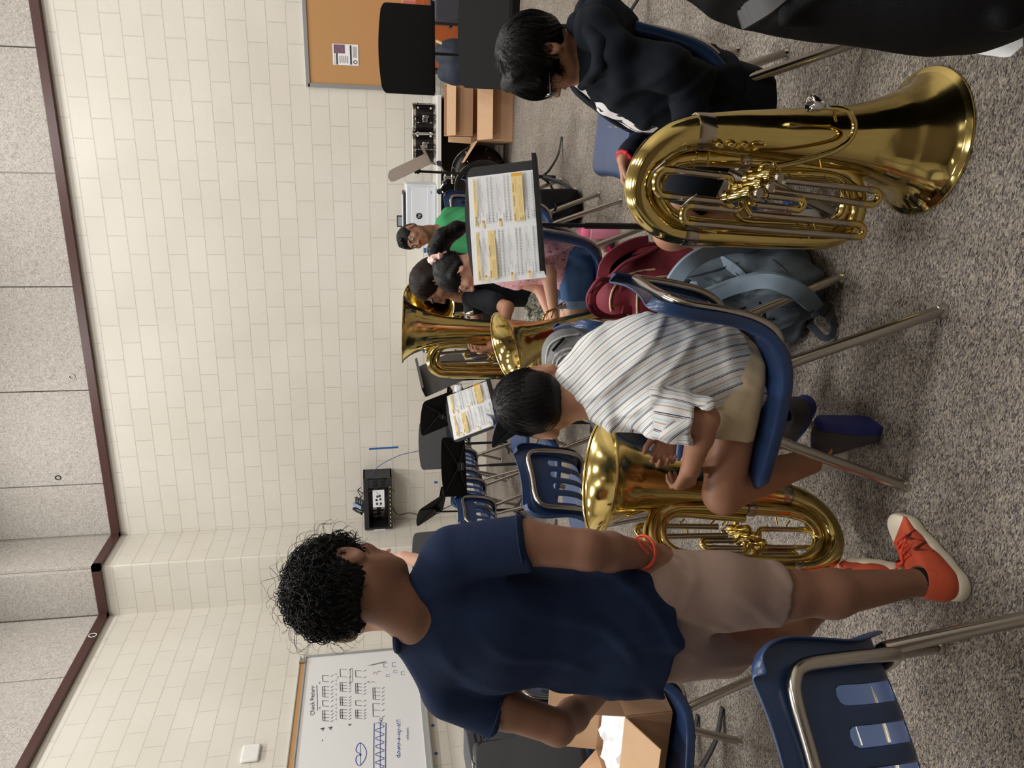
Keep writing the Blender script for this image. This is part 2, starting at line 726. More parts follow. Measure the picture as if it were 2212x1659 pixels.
M = {}
M['cmu_x'] = cmu_material('painted_block_x', 'X', 0.167)
M['cmu_y'] = cmu_material('painted_block_y', 'Y', 0.05)
M['carpet'] = carpet_material()
M['ceiling'] = mat('ceiling_tile', (225, 222, 214), 0.9, noise=0.05, nscale=60)
M['brown_trim'] = mat('brown_trim', (74, 44, 40), 0.35, noise=0.15, nscale=3)
M['alu'] = mat('aluminium', (176, 178, 178), 0.35, 0.6)
M['chrome'] = mat('chrome', (205, 202, 196), 0.12, 1.0)
M['steel'] = mat('worn_chrome', (178, 172, 164), 0.22, 1.0)
M['black'] = mat('black_paint', (12, 12, 13), 0.5, noise=0.2, nscale=30)
M['black_soft'] = mat('black_plastic', (34, 34, 37), 0.42)
M['stand_grey'] = mat('stand_enamel', (38, 38, 40), 0.5, noise=0.08, nscale=80, bump=0.15, bscale=500)
M['stand_back'] = mat('stand_enamel_back', (13, 13, 14), 0.7, bump=0.15, bscale=500, spec=0.2)
M['white_paint'] = mat('white_paint', (232, 231, 226), 0.4)
M['paper'] = mat('paper', (238, 240, 242), 0.7)
M['ink'] = mat('ink', (52, 54, 58), 0.7)
M['ink_soft'] = mat('grey_print', (132, 136, 142), 0.7)
M['orange_print'] = mat('orange_print', (240, 214, 150), 0.7)
M['orange_dark'] = mat('orange_block', (238, 176, 60), 0.7)
M['cork'] = mat('cork', (186, 142, 92), 0.85, noise=0.18, nscale=140, bump=0.3, bscale=300)
M['tape'] = mat('blue_tape', (30, 92, 168), 0.6)
M['card'] = mat('cardboard', (182, 142, 108), 0.8, noise=0.06, nscale=25)
M['card_in'] = mat('cardboard_inside', (200, 164, 128), 0.8, noise=0.05, nscale=20)


def acoustic_mat():
    m, nt, b, L = newmat('wood_fibre_panel')
    b.inputs['Roughness'].default_value = 0.95
    tc = nt.nodes.new('ShaderNodeTexCoord')
    n = nt.nodes.new('ShaderNodeTexNoise')
    n.inputs['Scale'].default_value = 55
    n.inputs['Detail'].default_value = 8
    n.inputs['Roughness'].default_value = 0.75
    n.inputs['Distortion'].default_value = 1.5
    L.new(tc.outputs['Object'], n.inputs['Vector'])
    L.new(ramp_node(nt, n.outputs['Fac'], [(0.34, (128, 121, 115)), (0.5, (190, 184, 177)), (0.66, (224, 219, 212))]), b.inputs['Base Color'])
    bp = nt.nodes.new('ShaderNodeBump')
    bp.inputs['Strength'].default_value = 0.6
    bp.inputs['Distance'].default_value = 0.01
    L.new(n.outputs['Fac'], bp.inputs['Height'])
    L.new(bp.outputs['Normal'], b.inputs['Normal'])
    return m


M['acoustic'] = acoustic_mat()
X0, X1, Y0, Y1, TOP = ROOM['x0'], ROOM['x1'], ROOM['y0'], ROOM['y1'], ROOM['top']
CX, CY = -4.96, 8.331   # the chase in the far left corner
tag(MB().box((0, 2, -0.05), (11.6, 14.8, 0.1)).build('floor', M['carpet'], smooth=False), kind='structure')
tag(MB().box((0, 2, TOP + 0.05), (11.6, 14.8, 0.1)).build('ceiling', M['ceiling'], smooth=False), kind='structure')
tag(MB().box((0, Y1 + 0.1, TOP / 2), (11.6, 0.2, TOP)).build('wall_back', M['cmu_x'], smooth=False), kind='structure')
tag(MB().box((X0 - 0.1, 2, TOP / 2), (0.2, 14.4, TOP)).build('wall_left', M['cmu_y'], smooth=False), kind='structure')
tag(MB().box((X1 + 0.1, 2, TOP / 2), (0.2, 14.4, TOP)).build('wall_right', M['cmu_y'], smooth=False), kind='structure')
tag(MB().box((0, Y0 - 0.1, TOP / 2), (11.6, 0.2, TOP)).build('wall_front', mat('dark_unseen_wall', (96, 84, 74), 0.7), smooth=False), kind='structure')  # unseen wall behind the camera, coloured dark to cut bounced light
tag(MB().box(((X0 + CX) / 2, CY + 0.008, TOP / 2), (CX - X0, 0.016, TOP)).build('wall_pier_face', M['cmu_x'], smooth=False), kind='structure')
tag(MB().box((CX - 0.01, (CY + Y1) / 2 + 0.008, TOP / 2), (0.04, Y1 - CY - 0.016, TOP)).build('wall_pier_side', M['cmu_y'], smooth=False, bevel=0.015, bseg=4), kind='structure')

# brown ledge and the wood-fibre panels on it
ZT = 4.585
zl = 4.585 + 0.085
mb = MB()
mb.box(((CX + X1) / 2, Y1 - 0.035, (ZT + zl) / 2), (X1 - CX, 0.07, zl - ZT))
mb.box((CX + 0.035, (CY + Y1) / 2, (ZT + zl) / 2), (0.07, Y1 - CY + 0.14, zl - ZT))
mb.box(((X0 + CX) / 2, CY - 0.035, (ZT + zl) / 2), (CX - X0 + 0.14, 0.07, zl - ZT))
mb.box((X0 + 0.035, (Y0 + CY) / 2, (ZT + zl) / 2), (0.07, CY - Y0, zl - ZT))
tag(mb.build('trim_1', M['brown_trim'], smooth=False), kind='structure')


_pn = {}


def panel(c, s, row, out=False):
    o = MB().box((0, 0, 0), s).build('acoustic_panel', M['acoustic'], smooth=False, bevel=0.006)
    o.location = c
    _pn[row] = _pn.get(row, 0) + 1
    nth = ('first', 'second', 'third', 'fourth', 'fifth', 'sixth', 'seventh', 'eighth', 'ninth', 'tenth', 'eleventh', 'twelfth', 'thirteenth')[_pn[row] - 1]
    lab = {'far': 'pale wood-fibre acoustic panel, %s of the far wall row counted from the left corner' % nth,
           'left': 'pale wood-fibre acoustic panel, %s of the left wall row counted from the corner pier' % nth,
           'side': 'narrow pale acoustic panel on the shaded side of the corner pier',
           'face': 'pale acoustic panel on the front face of the corner pier'}[row]
    return tag(o, lab, 'panel', 'acoustic panels above the brown ledge')


hz, hh = (zl + TOP) / 2, TOP - zl - 0.01
edges = [CX + 0.06] + [float(KY(40, y, Y1 - 0.05)[0]) for y in (1053, 847, 620, 373, 101)]
edges += [edges[-1] + 1.22, edges[-1] + 2.44, X1]
for a, b_ in zip(edges[:-1], edges[1:]):
    panel(((a + b_) / 2, Y1 - 0.028, hz), (b_ - a - 0.012, 0.05, hh), 'far')
panel((CX + 0.028, (CY + Y1) / 2 - 0.04, hz), (0.05, Y1 - CY - 0.07, hh), 'side')
panel(((X0 + CX) / 2 + 0.03, CY - 0.028, hz), (CX - X0 - 0.05, 0.05, hh), 'face')
ye = [CY - 0.06, float(KX(60, 1470, X0 + 0.05)[1])]
while ye[-1] > Y0 + 0.7: ye.append(max(ye[-1] - 1.22, Y0))
for a, b_ in zip(ye[1:], ye[:-1]):
    panel((X0 + 0.028, (a + b_) / 2, hz), (0.05, b_ - a - 0.012, hh), 'left')
for px, py in ((125, 1032), (155, 814)):
    p = KY(px, py, Y1 - 0.06)
    th = np.linspace(0, 2 * PI, 20)[:-1]
    o = MB().tube(np.stack([p[0] + 0.026 * np.cos(th), 0 * th + p[1], p[2] + 0.03 * np.sin(th)], 1), 0.005, 6, closed=True).build('cable_ring', M['black'] if py > 900 else M['steel'])
    tag(o, 'small dark ring stuck on the panel left of the centre of the wall top' if py > 900 else 'small faint grey ring stuck on the panel near the middle of the wall top', 'ring')
p = KX(200, 1372, X0 + 0.09)
th = np.linspace(0, 2 * PI, 20)[:-1]
o = MB().tube(np.stack([0 * th + p[0], p[1] + 0.035 * np.cos(th), p[2] + 0.04 * np.sin(th)], 1), 0.005, 6, closed=True).build('hanging_ring', M['white_paint'])
tag(o, 'pale ring hanging at the brown ledge on the left wall', 'ring')

# luminaires in the ceiling
for i, (x, y) in enumerate(LIGHT_POS):
    t = thing('ceiling_light', 'white recessed ceiling light panel overhead', 'ceiling light', (x, y, TOP), group='ceiling lights')
    mb = MB()
    for sx, sy, wx, wy in ((0, 0.6, 0.62, 0.03), (0, -0.6, 0.62, 0.03), (0.3, 0, 0.03, 1.2), (-0.3, 0, 0.03, 1.2)):
        mb.box((sx, sy, -0.03), (wx, wy, 0.06))
    mb.build('frame', M['white_paint'], t, smooth=False)

# ---------------------------------------------------------------- whiteboard
wb = thing('whiteboard', 'white dry-erase board with handwritten rhythm patterns on the left block wall', 'whiteboard', (X0 + 0.02, 5.9, 1.0))
WZ0, WZ1, WY0, WY1 = 1.045, 2.245, 4.2, 7.235


def wbox(y0, y1, z0, z1, x0, x1): return MB().box(((x0 + x1) / 2, (y0 + y1) / 2, (z0 + z1) / 2), (x1 - x0, y1 - y0, z1 - z0))


M['board'] = mat('board_enamel', (226, 226, 226), 0.25)
wbox(WY0, WY1, WZ0, WZ1, X0 + 0.002, X0 + 0.02).build('writing_surface', M['board'], wb, world=True, smooth=False)
f = wbox(WY0, WY1, WZ0 - 0.03, WZ0 + 0.008, X0 + 0.002, X0 + 0.035)
f.box((X0 + 0.018, WY1 - 0.012, (WZ0 + WZ1) / 2), (0.033, 0.028, WZ1 - WZ0 + 0.05))
f.box((X0 + 0.018, (WY0 + WY1) / 2, WZ1 + 0.062), (0.033, WY1 - WY0, 0.012))
f.box((X0 + 0.02, (WY0 + WY1) / 2, WZ1 + 0.004), (0.033, WY1 - WY0, 0.014))
f.build('frame', M['alu'], wb, world=True, smooth=False, bevel=0.002)
tag(wbox(WY0, WY1 - 0.12, WZ1 + 0.012, WZ1 + 0.056, X0 + 0.004, X0 + 0.028).build('cork_rail', M['cork'], wb, world=True, smooth=False), 'tan cork display rail')
wbox(WY0, WY1 - 0.05, WZ0 - 0.052, WZ0 - 0.03, X0 + 0.002, X0 + 0.085).build('marker_tray', M['alu'], wb, world=True, smooth=False, bevel=0.004)
wbox(WY1 - 0.13, WY1 - 0.09, WZ1 + 0.0, WZ1 + 0.07, X0 + 0.01, X0 + 0.05).build('map_hook', M['steel'], wb, world=True, smooth=False, bevel=0.004)


def bp(cx_, cy_):
    p = KX(620 + cx_ * 0.27125, 1350 + cy_ * 0.27125, X0 + 0.022)
    return np.array([p[1], p[2]])


M['marker_black'] = mat('black_marker', (70, 70, 78), 0.6)
M['marker_blue'] = mat('blue_marker', (40, 72, 160), 0.6)
blk, blu, phr, hrt, sml = MB(), MB(), MB(), MB(), MB()
O = np.array([X0 + 0.0215, 0, 0])
EY, EZ, EX = np.array([0, 1, 0]), np.array([0, 0, 1]), np.array([1, 0, 0])


def pen(mb, pts, w=0.006, conv=True):
    P = np.array([bp(*p) for p in pts]) if conv else np.array(pts)
    stroke(mb, P, O, EY, EZ, EX, w)


def btext(mb, s, cx_, cy0, cy1, hgt):
    a, b_ = bp(cx_, cy0), bp(cx_, cy1)
    v, f = text_geo(s)
    wd = v[:, 0].max() - v[:, 0].min()
    sx = (b_[0] - a[0]) / wd
    sz = abs(bp(cx_, cy0)[1] - bp(cx_ - hgt, cy0)[1]) / 0.7
    slope = (b_ - a) / (b_[0] - a[0])
    V = np.zeros_like(v)
    V[:, 1] = a[0] + (v[:, 0] - v[:, 0].min()) * sx
    V[:, 2] = a[1] + (v[:, 0] - v[:, 0].min()) * sx * slope[1] + v[:, 1] * sz + 0.004 * np.sin(v[:, 0] * 9)
    V[:, 0] = X0 + 0.0225
    mb.add(V, f)


btext(blk, 'Check Pattern', 218, 718, 484, 34)
pen(blk, [(243, 680), (240, 580), (236, 480)])
btext(blk, '4', 300, 842, 815, 34)
btext(blk, '4', 362, 836, 806, 34)
btext(blk, '8', 512, 800, 785, 24)


def comb(mb, top, bot, cy0, cy1, n, beams, slash=True):
    """stems hanging from beams, as written for drum rhythms"""
    ys = np.linspace(cy0, cy1, n)
    for y in ys:
        pen(mb, [(top, y), (bot, y + 3)], 0.005)
        if slash: pen(mb, [(bot + 14, y + 10), (bot + 34, y - 6)], 0.005)
    for b_ in range(beams):
        pen(mb, [(top + b_ * 16, cy0), (top + b_ * 16 - 3, cy1)], 0.007)


for top, bot, groups in ((285, 335, ((762, 682, 4, 2), (645, 602, 2, 1), (572, 490, 4, 2), (450, 402, 2, 1))),
                         (425, 478, ((745, 672, 4, 2), (640, 572, 4, 2), (527, 456, 4, 2), (412, 352, 2, 1))),
                         (548, 596, ((742, 676, 4, 2), (640, 602, 2, 1), (545, 465, 4, 2), (414, 362, 2, 1))),
                         (686, 742, ((728, 625, 3, 1), (592, 500, 4, 2)))):
    for g in groups: comb(blk, top, bot, *g)
for y in (758, 728, 700, 670, 640, 600, 560, 520, 480, 448, 398): pen(blk, [(398, y), (384, y - 8), (396, y - 14)], 0.004)
pen(blk, [(672, 452), (700, 456)])
pen(blk, [(640, 462), (650, 448), (660, 462)])
pen(blk, [(684, 392), (700, 372), (712, 392), (724, 370), (750, 368)])
for d in (0, 22): pen(blk, [(645 + d, 322), (790, 290 + d * .2)], 0.005)
for a in ((255, 462), (256, 662), (400, 418)): pen(blk, [(a[0] + 8, a[1] + 8), (a[0], a[1]), (a[0] + 10, a[1] - 10)], 0.005)
pen(blk, [(280, 925), (281, 912)])
pen(blk, [(505, 345), (520, 345), (522, 450), (500, 470), (503, 350)], 0.004)
pen(blu, [(692, 1300), (690, 1000), (694, 782), (740, 779), (788, 782), (784, 1000), (782, 1300)], 0.008)
w = [(738 + 34 * math.sin(t * 0.098), 790 + t) for t in range(0, 520, 4)]
pen(blu, w, 0.007)
pen(blu, [(742, 780), (741, 1300)], 0.005)
btext(phr, 'down-e-up-a!!!', 902, 1055, 752, 36)
btext(phr, '-unknown', 968, 918, 818, 22)
btext(blk, '42', 760, 772, 740, 26)
hp = [(585, 938), (610, 960), (632, 1010), (620, 1070), (583, 1118), (560, 1110), (548, 1080), (556, 1045), (585, 1028), (556, 1012), (550, 985), (566, 950), (585, 938)]
pen(hrt, smooth_path(hp, 5), 0.007)
pen(hrt, [(585, 1120), (583, 935)], 0.005)
pen(hrt, [(580, 1034), (592, 1034)], 0.02)
for a in ((770, 335, 305), (790, 410, 395), (850, 380, 362), (908, 395, 372), (838, 330, 300)):
    pen(sml, [(a[0] + 30, a[1]), (a[0], a[1]), (a[0], a[2]), (a[0] + 28, a[2])], 0.005)
blk.build('black_handwriting', M['marker_black'], wb, world=True, smooth=False)
for m_, nm in ((blu, 'boxed_wave_drawing'), (phr, 'blue_phrase'), (hrt, 'heart_drawing'), (sml, 'small_blue_notes')): m_.build(nm, M['marker_blue'], wb, world=True, smooth=False)

# ---------------------------------------------------------------- wireless sensor, tape, rack
p = KX(542, 1630, X0)
t = thing('wall_sensor', 'rounded white plastic sensor box on the left wall above the whiteboard', 'sensor', (X0, p[1], p[2]))
b_ = MB().box((0.018, 0, 0), (0.036, 0.205, 0.165)).build('housing', M['white_paint'], t, bevel=0.03, bseg=5)
MB().box((0.005, 0, 0), (0.012, 0.19, 0.15)).build('base_plate', M['black_soft'], t, bevel=0.004)


def tape_piece(px0, py0, px1, py1, w_, wall, label):
    K = (lambda a, b: KY(a, b, Y1 - 0.002)) if wall == 'b' else (lambda a, b: KX(a, b, X0 + 0.002))
    a, c = K(px0, py0), K(px1, py1)
    d = unit(c - a)
    n = np.array([0, -1, 0]) if wall == 'b' else np.array([1, 0, 0])
    s = np.cross(d, n) * w_ / 2
    o = MB().poly([a - s, c - s, c + s, a + s], 0.001, n).build('tape_strip', M['tape'], smooth=False)
    return tag(o, label, 'tape')


tape_piece(797, 970, 860, 966, 0.024, 'b', 'long thin upright strip of blue tape on the block wall')
tape_piece(918, 536, 918, 546, 0.03, 'b', 'short piece of blue tape on the wall just below the boy in green')
tape_piece(913, 758, 918, 758, 0.035, 'b', 'small blue tape square on the wall near the upright tuba bell')
tape_piece(938, 1042, 945, 1042, 0.03, 'b', 'small blue tape square under the wall rack between two music stands')
tape_piece(942, 924, 948, 926, 0.03, 'b', 'small blue tape square peeping out beside the far black music stand')
tape_piece(932, 1566, 938, 1568, 0.03, 'w', 'small blue tape square under the whiteboard tray, the one nearer the window-side boy')
tape_piece(939, 1626, 945, 1629, 0.03, 'w', 'small blue tape square under the whiteboard tray, nearest the photo edge')
bpy.data.objects['tape_strip.005']['label'] = 'small blue tape square under the whiteboard tray, beside the standing boy elbow'

rk = thing('equipment_rack', 'black open metal equipment rack box bolted to the far block wall', 'rack', (-4.63, 9.06, 1.24))
RX0, RX1, RZ0, RZ1, RY0 = -4.93, -4.21, 1.245, 1.60, 8.80
mb = MB()
mb.box(((RX0 + RX1) / 2, 8.935, RZ1 - 0.01), (RX1 - RX0, 0.27, 0.02))
mb.box(((RX0 + RX1) / 2, 8.935, RZ0 + 0.01), (RX1 - RX0, 0.27, 0.02))
mb.box((RX0 + 0.01, 8.935, (RZ0 + RZ1) / 2), (0.02, 0.27, RZ1 - RZ0))
mb.box(((RX0 + RX1) / 2, 9.06, (RZ0 + RZ1) / 2), (RX1 - RX0, 0.02, RZ1 - RZ0))
mb.build('shell', M['black_soft'], rk, world=True, smooth=False, bevel=0.003)
mb = MB()
mb.box((RX1 - 0.01, 8.935, (RZ0 + RZ1) / 2), (0.02, 0.27, RZ1 - RZ0))
mb.box((RX1 - 0.07, RY0 + 0.01, (RZ0 + RZ1) / 2), (0.13, 0.02, RZ1 - RZ0))
mb.build('side_panel', M['stand_grey'], rk, world=True, smooth=False, bevel=0.003)
mb = MB()
mb.box(((RX0 + RX1) / 2, RY0, RZ0 + 0.025), (RX1 - RX0, 0.02, 0.05))
mb.box(((RX0 + RX1) / 2, RY0, RZ1 - 0.03), (RX1 - RX0, 0.02, 0.06))
mb.build('rail', M['black_soft'], rk, world=True, smooth=False, bevel=0.003)
mb = MB()
for i in range(10): mb.box((RX0 + 0.05 + i * 0.06, RY0 - 0.012, RZ0 + 0.025), (0.018, 0.006, 0.014))
mb.build('screw', mat('brass_screw', (214, 190, 110), 0.4), rk, world=True, smooth=False)
mb = MB()
for i in range(5):
    for j in (0, 1): mb.box((RX0 + 0.05 + i * 0.062, 9.045, RZ0 + 0.12 + 0.1 * j), (0.042, 0.02, 0.055))
mb.build('vent_slot', M['steel'], rk, world=True, smooth=False, bevel=0.004)
mb = MB()
for i in range(3):
    for j in (0, 1): mb.box((RX1 - 0.022 - i * 0.042, RY0 - 0.002, RZ0 + 0.11 + 0.1 * j), (0.022, 0.02, 0.055))
mb.build('punched_slot', M['black'], rk, world=True, smooth=False, bevel=0.004)


def note_sheet(x, z, w_, h_, y, label, flip):
    s = thing('instruction_sheet', label, 'sheet', (x, y, z))
    MB().box((0, 0, 0), (w_, 0.003, h_)).build('page', M['paper'], s, smooth=False)
    mb = MB()
    for i, (a, c) in enumerate(((-0.3, 0.15), (-0.3, -0.18), (-0.08, 0.18), (-0.05, -0.15), (0.12, 0.1), (0.15, -0.1))):
        mb.box((a * w_ * flip, -0.003, c * h_), (0.03, 0.002, 0.026))
    mb.tube([(0.25 * w_ * flip, -0.003, 0.0), (0.4 * w_ * flip, -0.003, 0.2 * h_)], 0.002, 5)
    mb.box((-0.42 * w_, -0.003, -0.1 * h_), (0.004, 0.002, 0.05))
    mb.build('printed_diagram', M['ink'] if flip > 0 else M['ink_soft'], s, smooth=False)


note_sheet(-4.485, 1.415, 0.24, 0.145, RY0 - 0.02, 'white printed diagram sheet fixed on the front of the wall rack', 1)
note_sheet(-5.04, 1.41, 0.2, 0.145, RY0 + 0.01, 'pale printed diagram sheet sticking out past the end of the wall rack', -1)
ph = thing('desk_phone', 'black desk telephone with small screen standing on top of the wall rack', 'telephone', (-4.62, 8.9, RZ1))
mb = MB().box((0, 0, 0.05), (0.17, 0.17, 0.03), rotx(0.7)).build('body', M['black_soft'], ph, bevel=0.008)
MB().tube(smooth_path([(-0.09, -0.07, 0.03), (-0.085, -0.03, 0.08), (-0.085, 0.03, 0.12), (-0.09, 0.07, 0.13)], 5), [0.022, *([0.014] * 14), 0.022], 10).build('handset', M['black'], ph)
MB().box((-0.0, -0.03, 0.085), (0.045, 0.16, 0.01), rotx(0.7)).build('screen', mat('lcd', (128, 150, 180), 0.3), ph, smooth=False)
mb = MB()
for i in range(3):
    for j in range(4): mb.box((0.045 + 0.014 * i, -0.07 + 0.03 * j, 0.028 + 0.026 * j), (0.009, 0.012, 0.008), rotx(0.7))
mb.build('keypad', M['ink_soft'], ph, smooth=False)


def cable(pts, r, label, m_, name='cable', n=8):
    return tag(MB().tube(smooth_path(pts, n), r, 6).build(name, m_), label, 'cable')


M['blue_cable'] = mat('blue_cable', (52, 78, 140), 0.5)
cable([(-4.30, 8.78, 1.6), KY(815, 1010, 8.9), KY(860, 985, 8.97), KY(900, 975, 9.04), KY(920, 968, 9.05)], 0.004, 'thin blue cable sagging from the rack down along the far wall', M['blue_cable'])
cable([(-4.72, 9.0, 1.25), KY(860, 1112, 9.0), KY(885, 1108, 9.02), KY(925, 1112, 9.03), (-4.7, 9.04, 0.3)], 0.006, 'black power cable dropping from under the wall rack', M['black'])
cable([(-4.4, 8.79, 1.62), (-4.36, 8.76, 1.5), (-4.3, 8.75, 1.35), (-4.38, 8.75, 1.22), (-4.46, 8.77, 1.3), (-4.7, 8.78, 1.36), (-4.73, 8.77, 1.46)], 0.005, 'black loose wire looping over the front of the wall rack', M['black'])
cable([(-4.42, 8.79, 1.6), (-4.38, 8.83, 1.66), (-4.33, 8.8, 1.63), (-4.36, 8.78, 1.67), (-4.45, 8.8, 1.64), (-4.5, 8.8, 1.66), (-4.44, 8.8, 1.61)], 0.005, 'tangled black wire heaped on top of the wall rack beside the telephone', M['black'])

# ---------------------------------------------------------------- cork board with flyer
cb = thing('cork_board', 'tan cork notice board with grey aluminium frame on the far wall', 'notice board', (1.2, 9.05, 1.2))
cx0, cx1, cz0, cz1 = 0.375, 2.8, 0.83, 2.045
MB().box(((cx0 + cx1) / 2, Y1 - 0.01, (cz0 + cz1) / 2), (cx1 - cx0, 0.02, cz1 - cz0)).build('cork_sheet', M['cork'], cb, world=True, smooth=False)
mb = MB()
for a, s in ((((cx0 + cx1) / 2, Y1 - 0.017, cz1), (cx1 - cx0 + 0.04, 0.034, 0.045)), (((cx0 + cx1) / 2, Y1 - 0.017, cz0), (cx1 - cx0 + 0.04, 0.034, 0.045)),
             ((cx0, Y1 - 0.017, (cz0 + cz1) / 2), (0.045, 0.034, cz1 - cz0)), ((cx1, Y1 - 0.017, (cz0 + cz1) / 2), (0.045, 0.034, cz1 - cz0))):
    mb.box(a, s)
mb.build('frame', M['alu'], cb, world=True, smooth=False, bevel=0.004)
fy = thing('flyer', 'small white flyer with a dark photo panel pinned to the cork board', 'flyer', (0.695, Y1 - 0.024, 1.637), 0)
MB().box((0, 0, 0), (0.21, 0.003, 0.27)).build('page', M['paper'], fy, smooth=False)
MB().box((0.055, -0.003, 0.065), (0.085, 0.002, 0.115)).build('photo', mat('flyer_photo', (120, 92, 112), 0.6, noise=0.7, nscale=70), fy, smooth=False)
mb = MB()
mb.box((-0.025, -0.0025, 0.092), (0.15, 0.002, 0.016))
mb.box((0.0, -0.0025, -0.055), (0.19, 0.002, 0.018))
put_text(mb, 'Raising a Culture of the Band', (-0.098, -0.004, 0.112), (1, 0, 0), (0, 0, 1), 0.014)
for i in range(5): mb.box((-0.05 + 0.006 * (i % 2), -0.0025, 0.06 - 0.02 * i), (0.07, 0.002, 0.005))
for i in range(4): mb.box((0.03, -0.0025, -0.08 - 0.012 * i), (0.11, 0.002, 0.003))
th = np.linspace(0, 2 * PI, 14)[:-1]
mb.tube(np.stack([-0.07 + 0.016 * np.cos(th), 0 * th - 0.003, -0.1 + 0.018 * np.sin(th)], 1), 0.004, 5, closed=True)
mb.build('printing', M['ink'], fy, smooth=False)
# ================================================================ chairs
M['shell'] = mat('navy_plastic', (38, 62, 102), 0.28, bump=0.05, bscale=900, noise=0.04, nscale=6)


def shell_mesh():
    st = np.array([(0.262, 0.398, 0.165), (0.250, 0.424, 0.192), (0.215, 0.437, 0.212), (0.12, 0.430, 0.222), (0.0, 0.422, 0.226), (-0.08, 0.425, 0.226),
                   (-0.138, 0.446, 0.220), (-0.176, 0.487, 0.208), (-0.198, 0.54, 0.200), (-0.212, 0.605, 0.206), (-0.224, 0.68, 0.213), (-0.235, 0.73, 0.203), (-0.241, 0.762, 0.176), (-0.249, 0.773, 0.150)])
    S = smooth_path(st, 3)
    t = np.gradient(S[:, :2], axis=0)
    t /= np.linalg.norm(t, axis=1)[:, None]
    nrm = np.stack([-t[:, 1], t[:, 0]], 1)          # candidate normal in the y-z plane
    nrm[nrm[:, 1] < 0] *= 1
    nrm = -nrm if nrm[10, 1] < 0 else nrm           # points up on the seat, forward on the back
    base = np.array([-1, -1.02, -0.93])
    cols = [(-1.0, 0.034), (-1.012, 0.012), (-0.985, 0.002), (-0.90, 0.0)]
    inner = [-0.165, -0.129, -0.0935, -0.075, -0.0545, -0.0195, 0.0195, 0.0545, 0.075, 0.0935, 0.129, 0.165]
    nc = 4 + len(inner) + 4
    V, rows = [], len(S)
    for j in range(rows):
        y, z, hw = S[j]
        k = hw / 0.226
        xs = [(c * hw, l) for c, l in cols] + [(x * (k if abs(x) > 0.13 else 0.55 + 0.45 * k), 0) for x in inner] + [(-c * hw, l) for c, l in cols[::-1]]
        dish = 0.012 if j < 18 else 0.02
        for x, l in xs:
            d = -l - dish * (1 - (x / hw) ** 2 if abs(x) < hw else 0)
            if j >= 18: d = -l - dish * (1 - min(1, (x / hw) ** 2)) + 0.0
            V.append((x, y + nrm[j, 0] * d, z + nrm[j, 1] * d))
    f = []
    for j in range(rows - 1):
        zmid = (S[j, 1] + S[j + 1, 1]) / 2
        back = S[j, 0] < -0.11
        for i in range(nc - 1):
            xm = (V[j * nc + i][0] + V[j * nc + i + 1][0]) / 2
            if back and 0.445 < zmid < 0.612:
                ii = i - 4
                if ii in (1, 4, 6, 9) : continue
            f.append((j * nc + i, j * nc + i + 1, (j + 1) * nc + i + 1, (j + 1) * nc + i))
    mb = MB()
    mb.add(V, f)
    return mb


def make_chair():
    t = thing('stacking_chair', '', 'chair', (0, 0, 0))
    o = shell_mesh().build('shell', M['shell'], t, solid=0.006, sub=1)
    for sx in (-1, 1):
        for sy in (1, -1):
            pts = [(0.222 * sx, 0.245 * sy, 0.012), (0.196 * sx, 0.118 * sy, 0.36), (0.188 * sx, 0.095 * sy, 0.393), (0.165 * sx, 0.06 * sy, 0.402), (0.02 * sx, 0.05 * sy, 0.402)]
            P = smooth_path(pts, 6)
            l = MB().tube(P, 0.0150, 12).build('leg', M['steel'], t)
            g = MB().lathe([(0.0, 0.024), (0.013, 0.022), (0.014, 0.016), (0.021, 0.006), (0.021, 0.0), (0, 0)], 14, o=(0.222 * sx, 0.245 * sy, 0)).build('glide', M['chrome'], l)
    lp = [(-0.15, -0.02, 0.402), (-0.165, -0.12, 0.402), (-0.172, -0.180, 0.425), (-0.17, -0.218, 0.49), (-0.168, -0.240, 0.58), (-0.162, -0.253, 0.665), (-0.14, -0.260, 0.695), (-0.10, -0.262, 0.705),
          (0, -0.259, 0.702), (0.10, -0.262, 0.705), (0.14, -0.260, 0.695), (0.162, -0.253, 0.665), (0.168, -0.240, 0.58), (0.17, -0.218, 0.49), (0.172, -0.180, 0.425), (0.165, -0.12, 0.402), (0.15, -0.02, 0.402)]
    MB().tube(smooth_path(lp, 5), 0.0135, 10).build('back_loop', M['steel'], t)
    return t


_chair0 = make_chair()
_used = [False]


def chair(x, y, ang, label, group='navy plastic band room chairs', z=0.0):
    """ang: direction the sitter faces, degrees from +X"""
    if not _used[0]: c, _used[0] = _chair0, True
    else: c = copy_tree(_chair0)
    c.location = (x, y, z)
    c.rotation_euler = (0, 0, math.radians(ang - 90))
    return tag(c, label, 'chair', group)


chair(-0.65, 1.885, 180, 'navy plastic chair under the boy in the striped shirt')
chair(0.03, 2.41, 180, 'navy plastic chair under the boy in the black hoodie')
chair(-0.90, 2.46, 196, 'navy plastic chair holding the light grey backpack behind the striped shirt')
chair(0.07, 3.23, 180, 'empty navy plastic chair whose blue seat shows beyond the black hoodie')
chair(-0.68, 3.50, 180, 'navy plastic chair under the ponytailed girl in denim shorts')
chair(-0.62, 4.52, 180, 'navy plastic chair under the long-haired girl in the black shirt')
chair(-0.62, 5.55, 175, 'navy plastic chair of the boy in the green shirt, mostly behind the sheet music stand')
chair(-1.215, 1.095, 137, 'navy plastic chair seen from behind in the foreground, beside the standing boy legs')
chair(-2.03, 2.12, 198.6, 'navy plastic chair carrying the open cardboard box')
chair(-1.80, 3.33, 152, 'empty navy chair with chrome back loop facing away just past the big upright tuba bell')
chair(-1.87, 4.07, 187, 'empty navy chair just beyond the one with the chrome back loop, pale seat showing')
chair(-3.35, 5.85, 165, 'far navy chair nearest the sleeve of the standing boy, back seen edge-on')
